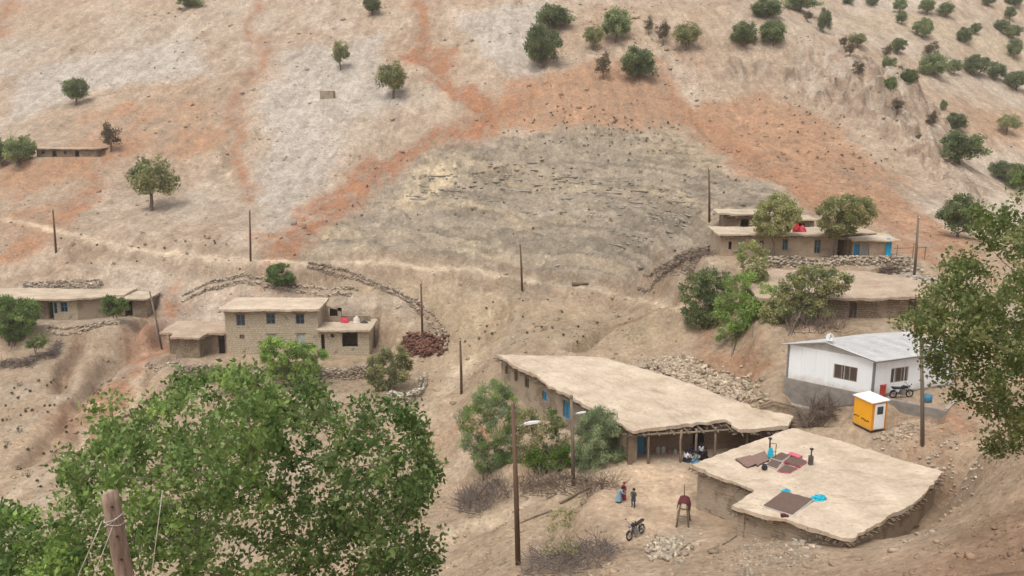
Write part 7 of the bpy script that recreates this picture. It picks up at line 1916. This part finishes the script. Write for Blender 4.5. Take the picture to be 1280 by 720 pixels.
brush([(1094, 340), (1110, 334), (1125, 338), (1120, 346), (1100, 346)], 160, 1.1, 0.03, 0.5, M_BRUSH, 'small heap of firewood in front of the shed with blue cloth', 436)
brush([(975, 410), (1030, 405), (1060, 412), (1050, 420), (990, 420)], 140, 1.6, 0.03, 0.4, M_BRUSH, 'row of bare dead stems behind the white building', 437, 'dry_hedge', 'hedge', 2.0)
# logs and crooked branches
def log(pts_pix, r, label, lift=0.08, mat=None, z=None, name='log', cat='log'):
    P = [np.array(gpix(*p)) if z is None else on_z(p[0], p[1], z) for p in pts_pix]
    if z is None:
        for p in P: p[2] = gz(p[0], p[1]) + lift
    o = P[0].copy(); R = [r * (1 - 0.5 * i / (len(P) - 1)) for i in range(len(P))]
    mb = MB().tube([p - o for p in P], R, 7)
    rs_ = random.Random(len(label))
    for k in range(1, len(P) - 1):
        a = P[k] - o; mb.tube([a, a + np.array([rs_.uniform(-.3, .3), rs_.uniform(-.2, .2), rs_.uniform(.05, .3)])], [r * .5, r * .2], 5)
    return tag(mb.build(name, mat or M_WOOD, None, True, tuple(o)), label, cat)
log([(955, 655), (985, 662), (1020, 672), (1045, 680)], 0.17, 'thick grey log lying along the front edge of the mud store', 0.12)
log([(985, 652), (1025, 668), (1062, 676), (1100, 670), (1148, 660)], 0.13, 'long crooked branch lying past the front corner of the mud store', 0.15)
log([(948, 522), (965, 516), (985, 520), (1002, 526)], 0.10, 'arched bare branch leaning at the end of the long house roof', 0.9)
log([(716, 356), (735, 359)], 0.28, 'short dark log lying beside the footpath', 0.2, M_TWIG)
log([(885, 690), (910, 678), (925, 668)], 0.07, 'thin stick lying on the ground below the store wall', 0.05)
log([(700, 630), (722, 618), (740, 610)], 0.10, 'weathered beam lying on the bank beside the track', 0.1)
log([(690, 640), (668, 648), (650, 655)], 0.07, 'thin branch lying on the bank beside the street lamp', 0.1)
# small tufts of dry scrub
rngB = np.random.default_rng(17)
cand = []
for poly, n in ((region([(600, 160), (720, 130), (850, 150), (860, 200), (700, 190)]), 110), (SHALE, 25), (region([(440, 235), (700, 200), (900, 200), (960, 260), (600, 300), (430, 300)]), 30), (region([(0, 470), (140, 470), (120, 600), (0, 620)]), 60), (region([(60, 300), (300, 290), (300, 345), (60, 340)]), 20), (region([(900, 90), (1100, 120), (1180, 240), (1000, 200)]), 45), (region([(560, 330), (840, 380), (700, 430), (560, 420)]), 25)):
    A = np.array(poly); got = 0
    while got < n:
        q = rngB.uniform(A.min(0), A.max(0))
        if poly_sd(q[:1], q[1:], poly)[0] < 0: cand.append(q); got += 1
cand = np.array(cand); cz_ = ground_z(cand[:, 0], cand[:, 1])
V, F, C = leaves(np.column_stack([cand, cz_ + 0.15]), 0.10 + 0.4 * rngB.random(len(cand)) ** 2.2, 40, 0.2, [(0.09, 0.08, 0.045), (0.14, 0.115, 0.065), (0.19, 0.155, 0.09)], 18, 0.35, 0.8)
tag(put('scrub_tufts', mesh_np('scrub_tufts', V, F, M_LEAF, False, C)), kind='stuff')

# ledges of harder rock in the grey shale face
rngL = np.random.default_rng(23)
A = np.array(SHALE); q = rngL.uniform(A.min(0), A.max(0), (60000, 2))
q = q[poly_sd(q[:, 0], q[:, 1], SHALE) < -1.5]
zq = bil(G, q[:, 0], q[:, 1]) + 1.2 * fbm(q[:, 0] / 9, q[:, 1] / 9, 61) + 0.06 * q[:, 0]
lw = fbm(zq / 0.9, q[:, 0] / 30, 311, 2) + 0.7 * fbm(q[:, 0] / 15, q[:, 1] / 15, 312, 3)
cc = region([(500, 225), (600, 205), (760, 205), (880, 235), (850, 285), (760, 310), (620, 315), (520, 290)])
q = q[(lw > 0.26) & (poly_sd(q[:, 0], q[:, 1], cc) + 6 * fbm(q[:, 0] / 8, q[:, 1] / 8, 313) < 0)][:480]; K = len(q)
cube = np.array([(-1, -1, -1), (1, -1, -1), (1, 1, -1), (-1, 1, -1), (-1, -1, 1), (1, -1, 1), (1, 1, 1), (-1, 1, 1)], float) * 0.5
dim = np.stack([0.35 + rngL.pareto(2.2, K) * 0.45, rngL.uniform(0.25, 0.5, K), rngL.uniform(0.10, 0.24, K)], -1); dim[:, 0] = np.minimum(dim[:, 0], 2.6)
V = cube[None] * dim[:, None] + rngL.uniform(-0.06, 0.06, (K, 8, 3))
e_ = 1.0; slope_x = (bil(G, q[:, 0] + e_, q[:, 1]) - bil(G, q[:, 0] - e_, q[:, 1])); slope_y = (bil(G, q[:, 0], q[:, 1] + e_) - bil(G, q[:, 0], q[:, 1] - e_))
a = np.arctan2(-slope_x, slope_y) + rngL.normal(0, 0.12, K)
ca, sa = np.cos(a)[:, None], np.sin(a)[:, None]
V = np.stack([V[..., 0] * ca - V[..., 1] * sa, V[..., 0] * sa + V[..., 1] * ca, V[..., 2]], -1) + np.column_stack([q, ground_z(q[:, 0], q[:, 1]) - 0.03])[:, None]
f = np.array([(0, 3, 2, 1), (4, 5, 6, 7), (0, 1, 5, 4), (1, 2, 6, 5), (2, 3, 7, 6), (3, 0, 4, 7)])
F = (np.arange(K)[:, None, None] * 8 + f[None]).reshape(-1, 4)
tag(put('shale_ledges', mesh_np('shale_ledges', V.reshape(-1, 3), F, M_LOOSE, False, np.repeat(tinted(K, 24, (0.36, 0.325, 0.265), 0.15), 8, 0))), kind='stuff')
print('ledges', K)
# ------------------------------------------------------------------ dusty air
hm = bpy.data.materials.new('haze'); hm.use_nodes = True
hn = hm.node_tree
for n in list(hn.nodes): hn.nodes.remove(n)
ho = hn.nodes.new('ShaderNodeOutputMaterial'); hv = hn.nodes.new('ShaderNodeVolumePrincipled')
hv.inputs['Color'].default_value = (0.93, 0.92, 0.93, 1); hv.inputs['Density'].default_value = 0.0003; hv.inputs['Anisotropy'].default_value = 0.2
hn.links.new(hv.outputs[0], ho.inputs['Volume'])
gme = bpy.data.objects['ground'].data
zs = np.empty(len(gme.vertices) * 3, np.float32); gme.vertices.foreach_get('co', zs); zs = zs[2::3]
tag(MB().box(-560, -560, float(zs.min()) - 2, 560, 560, float(zs.max()) + 6).build('haze', hm), kind='stuff')
